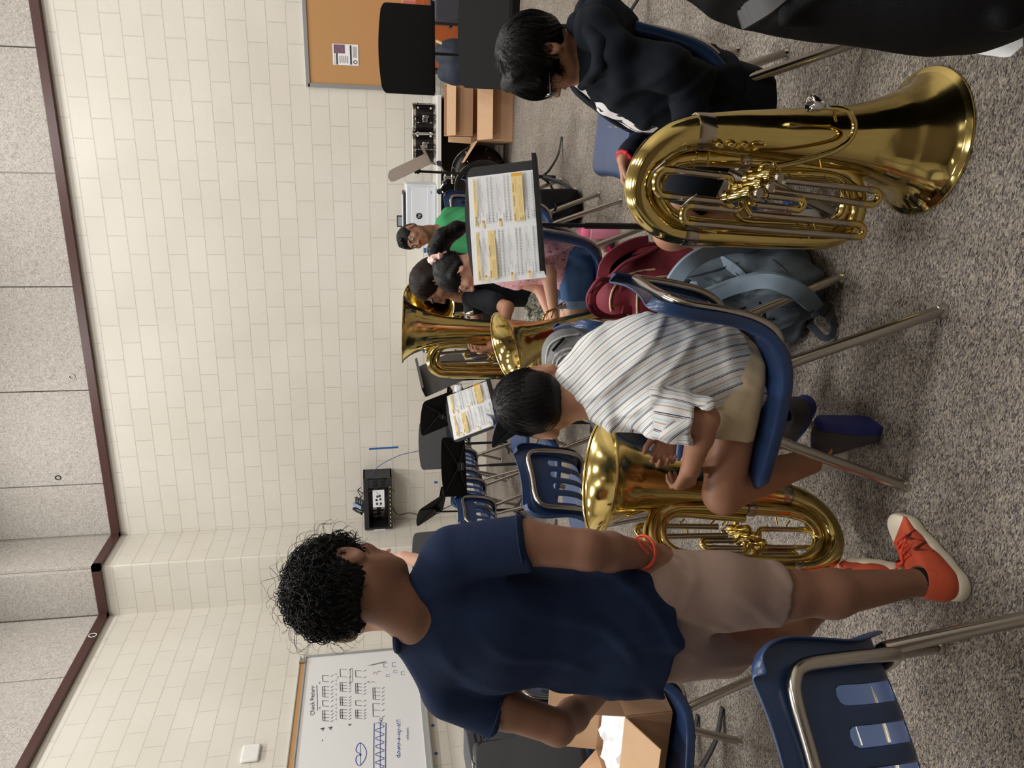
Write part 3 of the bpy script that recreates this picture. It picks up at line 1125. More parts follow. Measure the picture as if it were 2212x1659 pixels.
chair(-3.45, 6.45, 160, 'far navy chair in the second place of the row under the wall rack')
chair(-3.40, 7.05, 165, 'far navy chair directly under the black music stand seen from behind')
chair(-3.42, 7.65, 170, 'farthest navy chair of the row under the wall rack')
chair(-1.78, 5.35, 175, 'navy chair right behind the grey tilted music stand')
chair(-2.05, 4.95, 175, 'navy chair nested in front of the one behind the tilted grey stand')
chair(-0.86, 7.2, 120, 'navy chair standing before the counter under the edge-on music stand')
chair(-3.05, 3.15, 200, 'navy chair behind the dark grey music stands, slotted back toward the camera')
chair(-3.30, 2.62, 200, 'navy chair next to the cases, half hidden by the dark grey music stands')

# ================================================================ music stands
def desk_local(flip=False):
    """desk outline in its own plane: x right, z up, front faces -y"""
    W, H = 0.254, 0.159
    pts = [(-W, -H), (W, -H), (W, H - 0.05)]
    for i in range(1, 6):
        a = i / 6 * PI / 2
        pts.append((W - 0.03 + 0.03 * math.cos(a), H - 0.05 + 0.03 * math.sin(a)))
    for i in range(13):
        x = (W - 0.035) * (1 - 2 * i / 12)
        pts.append((x, H - 0.02 + 0.022 * (1 - (x / W) ** 2)))
    for i in range(5, 0, -1):
        a = i / 6 * PI / 2
        pts.append((-W + 0.03 - 0.03 * math.cos(a), H - 0.05 + 0.03 * math.sin(a)))
    pts.append((-W, H - 0.05))
    return np.array(pts)


def music_stand(label, c, yaw, tilt, roll=0.0, base=True, m_front=None, group='black music stands', scale=1.0, foot=None, base_ang=0.3):
    c = np.asarray(c, float)
    n = np.array([math.cos(yaw), math.sin(yaw), 0])
    up = np.array([0, 0, 1.0])
    r = np.cross(-n, up)
    upd = math.cos(tilt) * up - math.sin(tilt) * n
    r2 = math.cos(roll) * r + math.sin(roll) * upd
    u2 = -math.sin(roll) * r + math.cos(roll) * upd
    nn = np.cross(r2, u2)                       # front normal
    nn = nn if nn @ n * math.cos(tilt) + nn[2] * math.sin(tilt) > 0 else -nn
    back = c - nn * 0.05
    fx = np.array([back[0], back[1], 0]) if foot is None else np.array([foot[0], foot[1], 0])
    t = thing('music_stand', label, 'music stand', fx, 0, group)
    A = np.stack([r2, nn, u2], 1)
    o = desk_local() * scale
    mb = MB()
    P = [c + r2 * x + u2 * z for x, z in o]
    k = len(P)
    ctr = c
    mb.poly(P, 0.003, -nn)
    lip = [((-0.254, -0.159), 0), ((0.254, -0.159), 0)]
    a, b = c - r2 * 0.254 * scale - u2 * 0.159 * scale, c + r2 * 0.254 * scale - u2 * 0.159 * scale
    mb.poly([a, b, b + nn * 0.06, a + nn * 0.06], 0.003, -u2)
    mb.poly([a + nn * 0.06, b + nn * 0.06, b + nn * 0.064 + u2 * 0.016, a + nn * 0.064 + u2 * 0.016], 0.003, nn)
    mb.build('desk', m_front or M['stand_back'], t, world=True, smooth=False)
    mb = MB()
    q = c - nn * 0.012 - u2 * 0.05
    for sx in (-1, 1):
        for sz in (0.13, -0.15):
            mb.tube([q, c - nn * 0.006 + r2 * 0.22 * sx * scale + u2 * sz * scale], [0.007, 0.003], 6)
    mb.box(q - nn * 0.022, (0.07, 0.04, 0.05), A)
    mb.build('back_rib', M['black'], t, world=True, smooth=False)
    q2 = q - nn * 0.04
    mb = MB()
    mb.tube([q - nn * 0.01, q2], 0.012, 8)
    mb.tube([q2 - r2 * 0.03, q2 + r2 * 0.03], 0.014, 10)
    mb.build('tilt_knob', M['black_soft'], t, world=True)
    b0 = fx + np.array([0, 0, 0.22])
    top = q2
    mid = b0 + (top - b0) * 0.5
    pl = MB().tube([mid, top], 0.009, 10).build('upper_tube', M['black'], t, world=True)
    MB().tube([b0 - np.array([0, 0, 0.16]), mid], 0.0135, 10).build('lower_tube', M['black'], t, world=True)
    for i in range(3):
        a_ = base_ang + i * 2 * PI / 3
        d = np.array([math.cos(a_), math.sin(a_), 0])
        pts = [fx + np.array([0, 0, 0.16]), fx + d * 0.06 + np.array([0, 0, 0.10]), fx + d * 0.17 + np.array([0, 0, 0.035]), fx + d * 0.30 + np.array([0, 0, 0.008])]
        MB().tube(smooth_path(pts, 5), np.linspace(0.020, 0.013, 16), 8, up=(0, 0, 1), flat=0.5).build('leg', M['black'], t, world=True)
    return t, c, r2, u2, nn


PAGES = [
    # (left page rows) y position, kind, text
    [('tab', 'Long Tone'), ('num', '1. THE FIRST NOTE', 'F'), ('box', 'The Beat', 'Notes and Rests'), ('staff', '2. COUNT AND PLAY'), ('num', '3. A NEW NOTE', 'Eb'), ('staff', "4. TWO'S A TEAM"), ('num', '5. HEADING DOWN', 'D'), ('staff', '6. MOVING ON UP')],
    [('tab', 'Double Bar'), ('num', '7. THE LONG HAUL', 'C'), ('staff', '8. FOUR BY FOUR'), ('num', '9. TOUCHDOWN', 'Bb'), ('staff', '10. THE FAB FIVE'), ('bigbox', 'Bass Clef', 'Time Signature', 'Note Names'), ('staff2', '11. READING THE NOTES'), ('staff2', '12. FIRST FLIGHT'), ('staff2', '13. ESSENTIAL ELEMENTS QUIZ')]]


def music_page(name_root, o, ex, ez, nrm, w, h, rows, seed):
    """printing on one page; o = top left corner"""
    r_ = random.Random(seed)
    ink, soft, org, dark = MB(), MB(), MB(), MB()
    o, ex, ez, nrm = (np.asarray(q, float) for q in (o, ex, ez, nrm))

    def rect(mb, x0, y0, x1, y1, lift=0.0006):
        p = [o + ex * x0 - ez * y0, o + ex * x1 - ez * y0, o + ex * x1 - ez * y1, o + ex * x0 - ez * y1]
        mb.add([q + nrm * lift for q in p], [(0, 1, 2, 3)])

    def txt(mb, s, x, y, size):
        put_text(mb, s, o + ex * x - ez * y + nrm * 0.0012, ex, ez, size)

    y = 0.022 * h / 0.3
    k = h / 0.305
    x0, x1 = 0.018, w - 0.014

    def staff(y, notes=True, boxed=False):
        for l in range(5): rect(ink if not boxed else soft, x0, y + l * 0.0016 * k, x1, y + l * 0.0016 * k + 0.00035)
        nb = 4
        for b_ in range(nb + 1): rect(ink, x0 + (x1 - x0) * b_ / nb - 0.0003, y, x0 + (x1 - x0) * b_ / nb + 0.0003, y + 0.0064 * k)
        if notes:
            for b_ in range(nb):
                for q in range(4):
                    xx = x0 + (x1 - x0) * (b_ + 0.15 + q * 0.22) / nb
                    if b_ % 2 == 0:
                        rect(ink, xx, y + 0.003 * k, xx + 0.003, y + 0.0055 * k)
                        rect(ink, xx + 0.0026, y - 0.002 * k, xx + 0.003, y + 0.004 * k)
                    else:
                        rect(ink, xx, y + 0.001 * k, xx + 0.0012, y + 0.0055 * k)
        for q in range(14): rect(soft, x0 + (x1 - x0) * (q + .3) / 14, y + 0.0105 * k, x0 + (x1 - x0) * (q + .3) / 14 + 0.002, y + 0.012 * k)

    for row in rows:
        if row[0] == 'tab':
            rect(org, x0 - 0.008, y, x1, y + 0.012 * k)
            txt(ink, row[1], x0 - 0.004, y + 0.009 * k, 0.0085 * k)
            for i in range(3): rect(soft, x0 + 0.10, y + (0.003 + 0.003 * i) * k, x1 - 0.01, y + (0.0038 + 0.003 * i) * k)
            y += 0.020 * k
        elif row[0] == 'num':
            txt(ink, row[1], x0, y + 0.004 * k, 0.0058 * k)
            rect(soft, x0 + 0.05, y + 0.006 * k, x1, y + 0.0065 * k)
            rect(soft, x0 + 0.05, y + 0.0135 * k, x1, y + 0.014 * k)
            for i in range(4): rect(soft, x0 + 0.05 + (x1 - x0 - 0.05) * i / 3 - 0.0003, y + 0.006 * k, x0 + 0.05 + (x1 - x0 - 0.05) * i / 3 + 0.0003, y + 0.014 * k)
            for l in range(3): rect(soft, x0 + 0.05, y + (0.008 + .0018 * l) * k, x1 - 0.03, y + (0.0084 + .0018 * l) * k)
            rect(org, x0 - 0.018, y + 0.010 * k, x0 + 0.004, y + 0.019 * k, 0.0004)
            rect(dark, x0 + 0.004, y + 0.010 * k, x0 + 0.015, y + 0.019 * k, 0.0005)
            txt(ink, row[2], x0 + 0.0065, y + 0.0175 * k, 0.0085 * k)
            for i in range(2): rect(ink, x0 + 0.03 + 0.08 * i, y + 0.017 * k, x0 + 0.065 + 0.08 * i, y + 0.0178 * k)
            y += 0.031 * k
        elif row[0] == 'staff' or row[0] == 'staff2':
            txt(ink, row[1], x0, y + 0.003 * k, 0.0058 * k)
            staff(y + 0.008 * k)
            if row[0] == 'staff':
                staff(y + 0.024 * k, notes=True)
                y += 0.042 * k
            else:
                y += 0.027 * k
        elif row[0] == 'box':
            rect(org, x0 - 0.004, y, x1, y + 0.03 * k)
            txt(ink, row[1], x0, y + 0.007 * k, 0.0085 * k)
            txt(ink, row[2], x0 + 0.09, y + 0.007 * k, 0.0075 * k)
            for i in range(5): rect(soft, x0, y + (0.011 + .0035 * i) * k, x0 + 0.075, y + (0.0118 + .0035 * i) * k)
            for i in range(4): rect(soft, x0 + 0.095, y + (0.011 + .0045 * i) * k, x1 - 0.015, y + (0.0118 + .0045 * i) * k)
            y += 0.036 * k
        elif row[0] == 'bigbox':
            rect(org, x0 - 0.004, y, x1 + 0.004, y + 0.046 * k)
            rect(dark, x1 - 0.01, y, x1 + 0.004, y + 0.046 * k, 0.0008)
            for i, s in enumerate(row[1:]): txt(ink, s, x0 + 0.062 * i, y + 0.008 * k, 0.0078 * k)
            for i in range(3):
                txt(ink, ('Sharp', 'Flat', 'Natural')[i], x0, y + (0.030 + .0055 * i) * k, 0.0058 * k)
                rect(soft, x0 + 0.03, y + (0.0285 + .0055 * i) * k, x1 - 0.05, y + (0.0293 + .0055 * i) * k)
            for i in range(3): rect(soft, x0, y + (0.011 + .003 * i) * k, x0 + 0.05, y + (0.0116 + .003 * i) * k)
            for l in range(5): rect(ink, x0 + 0.12, y + (0.014 + l * 0.0014) * k, x1 - 0.018, y + (0.0143 + l * 0.0014) * k)
            y += 0.050 * k
    return ink, soft, org, dark


def band_book(label, c, r2, u2, nn, w, h, dz=0.0, dx=0.0, roll=0.0):
    """open two-page method book lying on a stand desk"""
    rr = math.cos(roll) * r2 + math.sin(roll) * u2
    uu = -math.sin(roll) * r2 + math.cos(roll) * u2
    c0 = c + r2 * dx + u2 * dz + nn * 0.006
    t = thing('music_book', label, 'book', c0, 0)
    for side, s in enumerate((-1, 1)):
        mb = MB()
        pts = []
        for i in range(7):
            x = i / 6
            pts.append((x * w * s, 0.010 * math.exp(-((x - 0.15) / 0.2) ** 2) + 0.001))
        for i in range(6):
            a, b = pts[i], pts[i + 1]
            P = [c0 + rr * a[0] + nn * a[1] - uu * h / 2, c0 + rr * b[0] + nn * b[1] - uu * h / 2, c0 + rr * b[0] + nn * b[1] + uu * h / 2, c0 + rr * a[0] + nn * a[1] + uu * h / 2]
            Q = [p - nn * (0.0015 + (0.004 if i else 0)) for p in P]
            f = [(0, 1, 2, 3), (7, 6, 5, 4), (0, 4, 5, 1), (2, 6, 7, 3), (1, 5, 6, 2)]
            mb.add(P + Q, f if s > 0 else [q[::-1] for q in f])
        pg = mb.build('page', M['paper'], t, world=True, smooth=False)
        o = c0 + rr * (-w if side == 0 else 0.0) + uu * h / 2 + nn * 0.0112
        prints = music_page(t, o, rr, uu, nn, w, h, PAGES[side], 3 + side)
        for mb, nm, m_ in zip(prints, ('black_print', 'grey_print', 'orange_panel', 'orange_block'), (M['ink'], M['ink_soft'], M['orange_print'], M['orange_dark'])):
            mb.build(nm, m_, pg, world=True, smooth=False)
    return t


t, c, r2, u2, nn = music_stand('music stand holding the open band book, dark desk in the middle of the room', (-0.366, 3.169, 0.883), -1.065, 0.31, 0.005, m_front=M['stand_grey'], base_ang=0.9)
band_book('open two-page band method book facing the camera on the centre music stand', c, r2, u2, nn, 0.236, 0.300, dz=-0.012, dx=-0.028)
music_stand('upper black music stand before the cork board, desk upright', (0.419, 4.848, 1.193), -1.337, 0.0, -0.011, m_front=M['stand_back'])
music_stand('lower black music stand just above the hoodie boy head, cut by the photo edge', (0.427, 3.80, 0.871), -1.649, 0.652, 0.016, m_front=M['stand_back'], base_ang=0.05, foot=(0.52, 4.1))
music_stand('grey tilted music stand with its lip at the top, beside the upright tuba bell', (-1.552, 4.838, 0.969), -3.241, 2.723, 0.026, m_front=M['stand_grey'])
music_stand('small black music stand turned away, right behind the stand with the open book', (-2.519, 6.563, 0.878), 1.04, 0.428, 0.0)
t, c, r2, u2, nn = music_stand('music stand with an open book, between the tuba bell and the boy in stripes', (-1.651, 4.349, 0.845), -0.248, 0.405, 0.0, m_front=M['stand_grey'])
band_book('open band book turned sideways on the stand above the striped boy head', c, r2, u2, nn, 0.232, 0.295, dz=-0.01, dx=0.0)
music_stand('black music stand seen from behind right over the striped boy head', (-1.50, 3.80, 0.67), 0.837, 0.516, 0.0, scale=0.95)
music_stand('small grey music stand peeping over the wide black one near the wall', (-3.12, 7.25, 0.84), -1.1, 0.25, 0.0, m_front=M['stand_grey'])
music_stand('wide black music stand seen from behind under the long blue tape', (-2.798, 5.997, 0.771), 2.047, 0.744, 0.0)
music_stand('small black music stand tipped sideways below the wall rack', (-3.42, 6.40, 0.94), 0.81, 0.54, 0.0)
music_stand('grey music stand peeping out above the standing boy shoulder', (-3.25, 5.2, 1.02), -0.9, 0.25, 0.0, m_front=M['stand_grey'])
music_stand('grey music stand seen edge-on in front of the drums', tuple(KY(882, 362, 5.7)), -0.10, 0.45, 0.0, m_front=mat('stand_grey_worn', (128, 118, 110), 0.5))
music_stand('dark grey music stand in front of the black cases by the photo edge', (-2.56, 2.30, 0.76), -0.66, 0.32, 0.0, m_front=M['stand_grey'])
music_stand('dark grey music stand just behind the other one by the photo edge', (-2.78, 2.50, 0.88), -0.66, 0.30, 0.0, m_front=M['stand_grey'])

# ================================================================ counter and what stands on it
ct = thing('counter', 'white worktop with thick front edge along the far wall', 'counter', (-1.3, 8.76, 0))
MB().box((-1.05, 8.745, 0.682), (2.72, 0.60, 0.045)).build('worktop', M['white_paint'], ct, world=True, smooth=False, bevel=0.004)
MB().box((0.27, 8.76, 0.33), (0.03, 0.56, 0.66)).build('end_panel', M['brown_trim'], ct, world=True, smooth=False)
MB().box((-2.38, 8.76, 0.33), (0.03, 0.56, 0.66)).build('end_panel', M['brown_trim'], ct, world=True, smooth=False)
MB().box((-1.05, 9.02, 0.33), (2.62, 0.03, 0.66)).build('back_panel', mat('under_counter_dark', (52, 44, 38), 0.6), ct, world=True, smooth=False)  # dark sheet: the shade of the void under the worktop, put into colour

pr = thing('printer', 'light grey desktop laser printer with round badge on the white counter', 'printer', (-0.98, 8.72, 0.705))
M['printer'] = mat('printer_grey', (214, 219, 226), 0.45)
x0p, x1p = KY(905, 525, 8.53)[0], KY(905, 398, 8.53)[0]
wp = x1p - x0p
pr.location.x = (x0p + x1p) / 2
MB().box((0, 0, 0.165), (wp, 0.38, 0.33)).build('body', M['printer'], pr, bevel=0.012, bseg=3)
MB().box((0, -0.193, 0.17), (wp - 0.06, 0.006, 0.2)).build('front_panel', mat('printer_front', (226, 230, 235), 0.4), pr, bevel=0.004)
MB().box((0.0, -0.195, 0.055), (wp - 0.05, 0.008, 0.085)).build('paper_drawer', M['printer'], pr, bevel=0.004)
MB().box((0, 0.0, 0.345), (wp * 0.72, 0.3, 0.03)).build('output_tray', M['black_soft'], pr, bevel=0.01)
MB().box((-0.1 * wp, 0.05, 0.35), (wp * 0.8, 0.22, 0.025)).build('top_lid', M['printer'], pr, bevel=0.006)
lg = MB()
th = np.linspace(0, 2 * PI, 24)[:-1]
V = [(0, 0, 0)] + [(0.034 * math.cos(a), 0, 0.034 * math.sin(a)) for a in th]
lg.add(np.array(V) + [-0.02, -0.1975, 0.19], [(0, i + 1, (i + 1) % 23 + 1) for i in range(23)])
lo = lg.build('round_badge', M['black'], pr, smooth=False)
tx = MB()
put_text(tx, 'hp', (-0.043, -0.1995, 0.178), (1, 0, 0.0), (0.25, 0, 1), 0.048)
tx.build('badge_letters', M['printer'], lo, smooth=False)
tx = MB()
put_text(tx, '400', (wp / 2 - 0.10, -0.201, 0.05), (1, 0, 0), (0, 0, 1), 0.02)
tx.build('model_number', M['ink'], pr, smooth=False)
MB().box((wp / 2 - 0.055, -0.197, 0.285), (0.018, 0.003, 0.012)).build('power_light', mat('pale_lamp', (190, 225, 255), 0.3), pr, smooth=False)
p = KY(868, 480, 8.75)
sc_ = thing('small_screen', 'small dark framed screen behind the printer above the green-shirt boy head', 'screen', (p[0], 8.85, 0.705))
MB().box((0, 0, 0.385), (0.13, 0.012, 0.075)).build('bezel', M['black_soft'], sc_, smooth=False, bevel=0.004)
MB().box((0, -0.007, 0.385), (0.10, 0.002, 0.05)).build('display', M['ink_soft'], sc_, smooth=False)
MB().box((0, 0.01, 0.175), (0.03, 0.012, 0.35)).build('neck', M['black_soft'], sc_, smooth=False)

M['drum'] = mat('black_drum_wrap', (24, 20, 22), 0.18, noise=0.4, nscale=5)


def drum(label, px, py, Y, r, h, z0, ang):
    p = KY(px, py, Y)
    t = thing('tom_drum', label, 'drum', (p[0], Y, z0), ang, 'toms on the counter')
    MB().lathe([(0, 0.012), (r, 0.012), (r, h - 0.012), (0, h - 0.012)], 40).build('drum_shell', M['drum'], t)
    for z in (0.0, h - 0.03):
        MB().lathe([(r - 0.002, z), (r + 0.010, z), (r + 0.010, z + 0.006), (r + 0.006, z + 0.008), (r + 0.006, z + 0.024), (r + 0.010, z + 0.026), (r + 0.010, z + 0.03), (r - 0.002, z + 0.03)], 40).build('hoop', M['chrome'], t)
    MB().lathe([(0, h - 0.004), (r - 0.004, h - 0.004)], 40).build('drum_head', M['white_paint'], t)
    for i in range(6):
        a = i * PI / 3 + 0.26
        d = np.array([math.cos(a), math.sin(a), 0])
        for z in (0.055, h - 0.055):
            l = MB().lathe([(0, 0.02), (0.009, 0.018), (0.015, 0.006), (0.016, 0)], 10, M=frame(d)[:, [0, 2, 1]], o=d * r + np.array([0, 0, z])).build('lug', M['chrome'], t)
        MB().tube([d * (r + 0.012) + np.array([0, 0, 0.0]), d * (r + 0.012) + np.array([0, 0, h])], 0.003, 6).build('tension_rod', M['chrome'], t)
    MB().box((0, -r - 0.008, h / 2), (0.07, 0.02, 0.05)).box((0.02, -r - 0.022, h / 2 - 0.01), (0.02, 0.03, 0.06)).build('mount_bracket', M['chrome'], t, bevel=0.006)
    return t


drum('black tom drum on the counter, the right one above the cardboard boxes', 915, 256, 8.68, 0.145, 0.245, 0.705, 0)
drum('black tom drum on the counter, the left one behind the edge-on music stand', 915, 323, 8.68, 0.155, 0.25, 0.705, 0.3)
bd = thing('bass_drum', 'black bass drum with chrome tom mount on the floor beside the cardboard box', 'drum', (-0.50, 8.12, 0.0))
rB = 0.27
Rb = frame((-0.45, -1, 0))
ax_ = Rb[:, 1]
A = np.stack([Rb[:, 0], Rb[:, 2], ax_], 1)
cB = np.array([0, 0, rB + 0.015])
MB().lathe([(0, -0.17), (rB - 0.006, -0.17), (rB - 0.006, 0.17), (0, 0.17)], 48, M=A, o=cB).build('drum_shell', M['drum'], bd)
for z in (-0.18, 0.15):
    MB().lathe([(rB - 0.01, z), (rB + 0.012, z), (rB + 0.012, z + 0.03), (rB - 0.01, z + 0.03)], 48, M=A, o=cB).build('hoop', M['black'], bd)
    MB().lathe([(rB + 0.0125, z + 0.008), (rB + 0.014, z + 0.012), (rB + 0.0125, z + 0.016)], 48, M=A, o=cB).build('hoop_stripe', M['chrome'], bd)
for i in range(8):
    a = i * PI / 4 + 0.2
    d = A @ np.array([math.cos(a), math.sin(a), 0])
    for s in (-0.1, 0.1):
        MB().tube([cB + d * (rB - 0.005) + ax_ * s, cB + d * (rB + 0.02) + ax_ * s], 0.008, 8).build('lug', M['chrome'], bd)
    MB().tube([cB + d * (rB + 0.014) + ax_ * 0.1, cB + d * (rB + 0.014) + ax_ * 0.19], 0.004, 6).build('claw_rod', M['chrome'], bd)
top = cB + np.array([0, 0, rB])
MB().box(top + np.array([0, 0, 0.015]), (0.12, 0.10, 0.04)).tube([top, top + np.array([0, 0, 0.11])], 0.02, 12).build('tom_mount', M['chrome'], bd, bevel=0.004)
for s, a in ((1, 0.5), (-1, -0.5)):
    arm = MB()
    q = top + np.array([0.05 * s, 0, 0.10])
    arm.tube([top + np.array([0, 0, 0.09]), q, q + np.array([0.07 * s, -0.02, 0.05]), q + np.array([0.10 * s, -0.06, 0.16 if s > 0 else 0.02])], 0.011, 10)
    arm.tube([q + np.array([0.0, -0.03, 0]), q + np.array([0, 0.03, 0])], 0.022, 12)
    arm.tube([q + np.array([0.09 * s, -0.06, 0.06]), q + np.array([0.09 * s, 0.0, 0.06])], 0.028, 14)
    arm.build('tom_arm', M['chrome'], bd)

# ================================================================ cardboard boxes by the wall
def carton(name, label, c, s, ang, flaps, parent=None, z0=0.0, tilt=0.0, inside=True):
    """open carton: c floor centre, s size; flaps: dict side -> (length, angle from vertical outwards)"""
    t = thing('cardboard_box', label, 'box', (c[0], c[1], z0), ang)
    w, d, h = s
    th = 0.006
    mb = MB()
    for cc, ss in (((0, 0, th / 2), (w, d, th)), ((w / 2 - th / 2, 0, h / 2), (th, d, h)), ((-w / 2 + th / 2, 0, h / 2), (th, d, h)), ((0, d / 2 - th / 2, h / 2), (w, th, h)), ((0, -d / 2 + th / 2, h / 2), (w, th, h))):
        mb.box(cc, ss)
    mb.build('carton', M['card'], t, smooth=False)
    for side, (L_, a) in flaps.items():
        f = MB()
        if side in ('+x', '-x'):
            sx = 1 if side == '+x' else -1
            p0 = np.array([sx * w / 2, 0, h])
            dr = np.array([sx * math.sin(a), 0, math.cos(a)])
            e = np.array([0, d / 2 - 0.004, 0])
        else:
            sy = 1 if side == '+y' else -1
            p0 = np.array([0, sy * d / 2, h])
            dr = np.array([0, sy * math.sin(a), math.cos(a)])
            e = np.array([w / 2 - 0.004, 0, 0])
        nn_ = unit(np.cross(dr, e))
        f.poly([p0 - e, p0 + e, p0 + e * 0.96 + dr * L_, p0 - e * 0.96 + dr * L_], th * 0.7, nn_)
        f.build('flap', M['card_in'], t, smooth=False)
    return t


c = carton('b', 'big open cardboard box on the floor by the far wall with its flaps spread', (0.17, 8.12), (0.64, 0.50, 0.36), 0.08, {'+y': (0.24, 0.25), '-x': (0.24, 1.0), '+x': (0.24, 0.9)})
MB().poly([(-0.31, -0.25, 0.36), (0.31, -0.25, 0.36), (0.30, -0.34, 0.22), (-0.30, -0.34, 0.22)], 0.004, (0, -1, 0)).build('front_flap', M['card_in'], c, smooth=False)
c2 = carton('b', 'smaller cardboard box standing beyond the big open box under the tom drum', (0.16, 8.20), (0.50, 0.30, 0.27), 0.0, {'-y': (0.10, 2.6)}, z0=0.38)
c2.location = (0.155, 8.22, 0.37)
c3 = carton('b', 'cardboard box with a pen scribble half hidden behind the lower black music stand', (0.60, 7.70), (0.40, 0.36, 0.27), 0.03, {'-x': (0.12, 0.3), '-y': (0.05, 2.9)})
mb = MB()
stroke(mb, [(0, 0), (0.02, 0.05), (0.03, 0.01), (0.05, 0.05), (0.05, 0.0), (0.08, 0.04)], (-0.07, -0.184, 0.17), (1, 0, 0), (0, 0, 1), (0, -1, 0), 0.004)
mb.build('pen_scribble', M['ink'], c3, smooth=False)

# ================================================================ wooden cabinet with black cases at the right
M['cherry'] = mat('cherry_wood', (176, 92, 48), 0.4, noise=0.22, nscale=4, stretch=(2.5, 2.5, 14))
cab = thing('wood_cabinet', 'reddish wood cabinet front between the two black music stands at the photo edge', 'cabinet', (1.4, 8.6, 0))
MB().box((1.45, 8.75, 0.46), (1.8, 0.6, 0.92)).build('carcass', M['cherry'], cab, world=True, smooth=False)
MB().box((0.555, 8.75, 0.46), (0.02, 0.62, 0.93)).build('edge_strip', M['black'], cab, world=True, smooth=False)
MB().box((1.0, 8.44, 0.55), (0.02, 0.02, 0.7)).build('seam_strip', M['black'], cab, world=True, smooth=False)
MB().box((1.62, 8.445, 0.6), (1.2, 0.015, 0.5)).build('door', M['cherry'], cab, world=True, smooth=False, bevel=0.004)
MB().box((1.08, 8.42, 0.86), (0.012, 0.03, 0.1)).build('handle', M['chrome'], cab, world=True, smooth=False)
bk = thing('cabinet_books', 'row of pale red books lying above the cabinet beside the cork board', 'books', (1.15, 8.75, 0.92))
tag(bk, 'pale red paper stack lying on the cabinet behind the upper music stand', 'paper stack')
bk.name = 'paper_stack'
MB().box((0.28, -0.1, 0.06), (0.5, 0.3, 0.12)).build('sheets', mat('salmon_paper', (206, 132, 120), 0.6, noise=0.15, nscale=20, stretch=(1, 1, 30)), bk, smooth=False)

# black hard case and navy bag in front of the cabinet
cs = thing('instrument_case', 'black hard instrument case with rounded corners at the upper photo edge', 'case', (1.20, 8.0, 0.0))
MB().box((0, 0, 0.41), (0.56, 0.18, 0.80)).build('case_body', mat('grey_black_case', (62, 63, 70), 0.35), cs, bevel=0.06, bseg=5)
MB().box((0, -0.06, 0.41), (0.575, 0.02, 0.815)).build('rim', M['black'], cs, bevel=0.008)
MB().tube([(-0.29, -0.02, 0.62), (-0.31, -0.03, 0.62)], 0.02, 10).build('latch', M['chrome'], cs)
# ================================================================ brass
def brass_mat(name, rgb, rough):
    m, nt, b, L = newmat(name)
    c = lin(rgb)
    b.inputs['Metallic'].default_value = 1
    tc = nt.nodes.new('ShaderNodeTexCoord')
    n = nt.nodes.new('ShaderNodeTexNoise')
    n.inputs['Scale'].default_value = 9
    n.inputs['Detail'].default_value = 6
    L.new(tc.outputs['Object'], n.inputs['Vector'])
    mx = nt.nodes.new('ShaderNodeMix')
    mx.data_type = 'RGBA'
    mx.inputs[6].default_value = (*[x * 0.9 for x in c], 1)
    mx.inputs[7].default_value = (*[min(1, x * 1.08) for x in c], 1)
    L.new(n.outputs['Fac'], mx.inputs[0])
    L.new(mx.outputs[2], b.inputs['Base Color'])
    mr = nt.nodes.new('ShaderNodeMapRange')
    mr.inputs['From Min'].default_value = 0.35
    mr.inputs['From Max'].default_value = 0.75
    mr.inputs['To Min'].default_value = rough
    mr.inputs['To Max'].default_value = rough + 0.16
    L.new(n.outputs['Fac'], mr.inputs['Value'])
    L.new(mr.outputs[0], b.inputs['Roughness'])
    n2 = nt.nodes.new('ShaderNodeTexNoise')
    n2.inputs['Scale'].default_value = 16
    n2.inputs['Detail'].default_value = 1
    L.new(tc.outputs['Object'], n2.inputs['Vector'])
    bp = nt.nodes.new('ShaderNodeBump')
    bp.inputs['Strength'].default_value = 0.35
    bp.inputs['Distance'].default_value = 0.004
    L.new(n2.outputs['Fac'], bp.inputs['Height'])
    L.new(bp.outputs['Normal'], b.inputs['Normal'])
    return m


M['brass'] = brass_mat('lacquered_brass', (208, 186, 118), 0.07)
M['nickel'] = mat('nickel_silver', (178, 166, 150), 0.2, 1.0)
M['silver'] = mat('silver_plate', (225, 225, 225), 0.08, 1.0)

T0 = np.array([0.0, 1.87, 0.0])     # where the big tuba stands on its bell


def Q(cx_, cy_, Y):                 # point read off the tuba close-up, at distance Y from the camera wall
    return KY(1340 + cx_ * 0.2532, 280 + cy_ * 0.2532, Y)


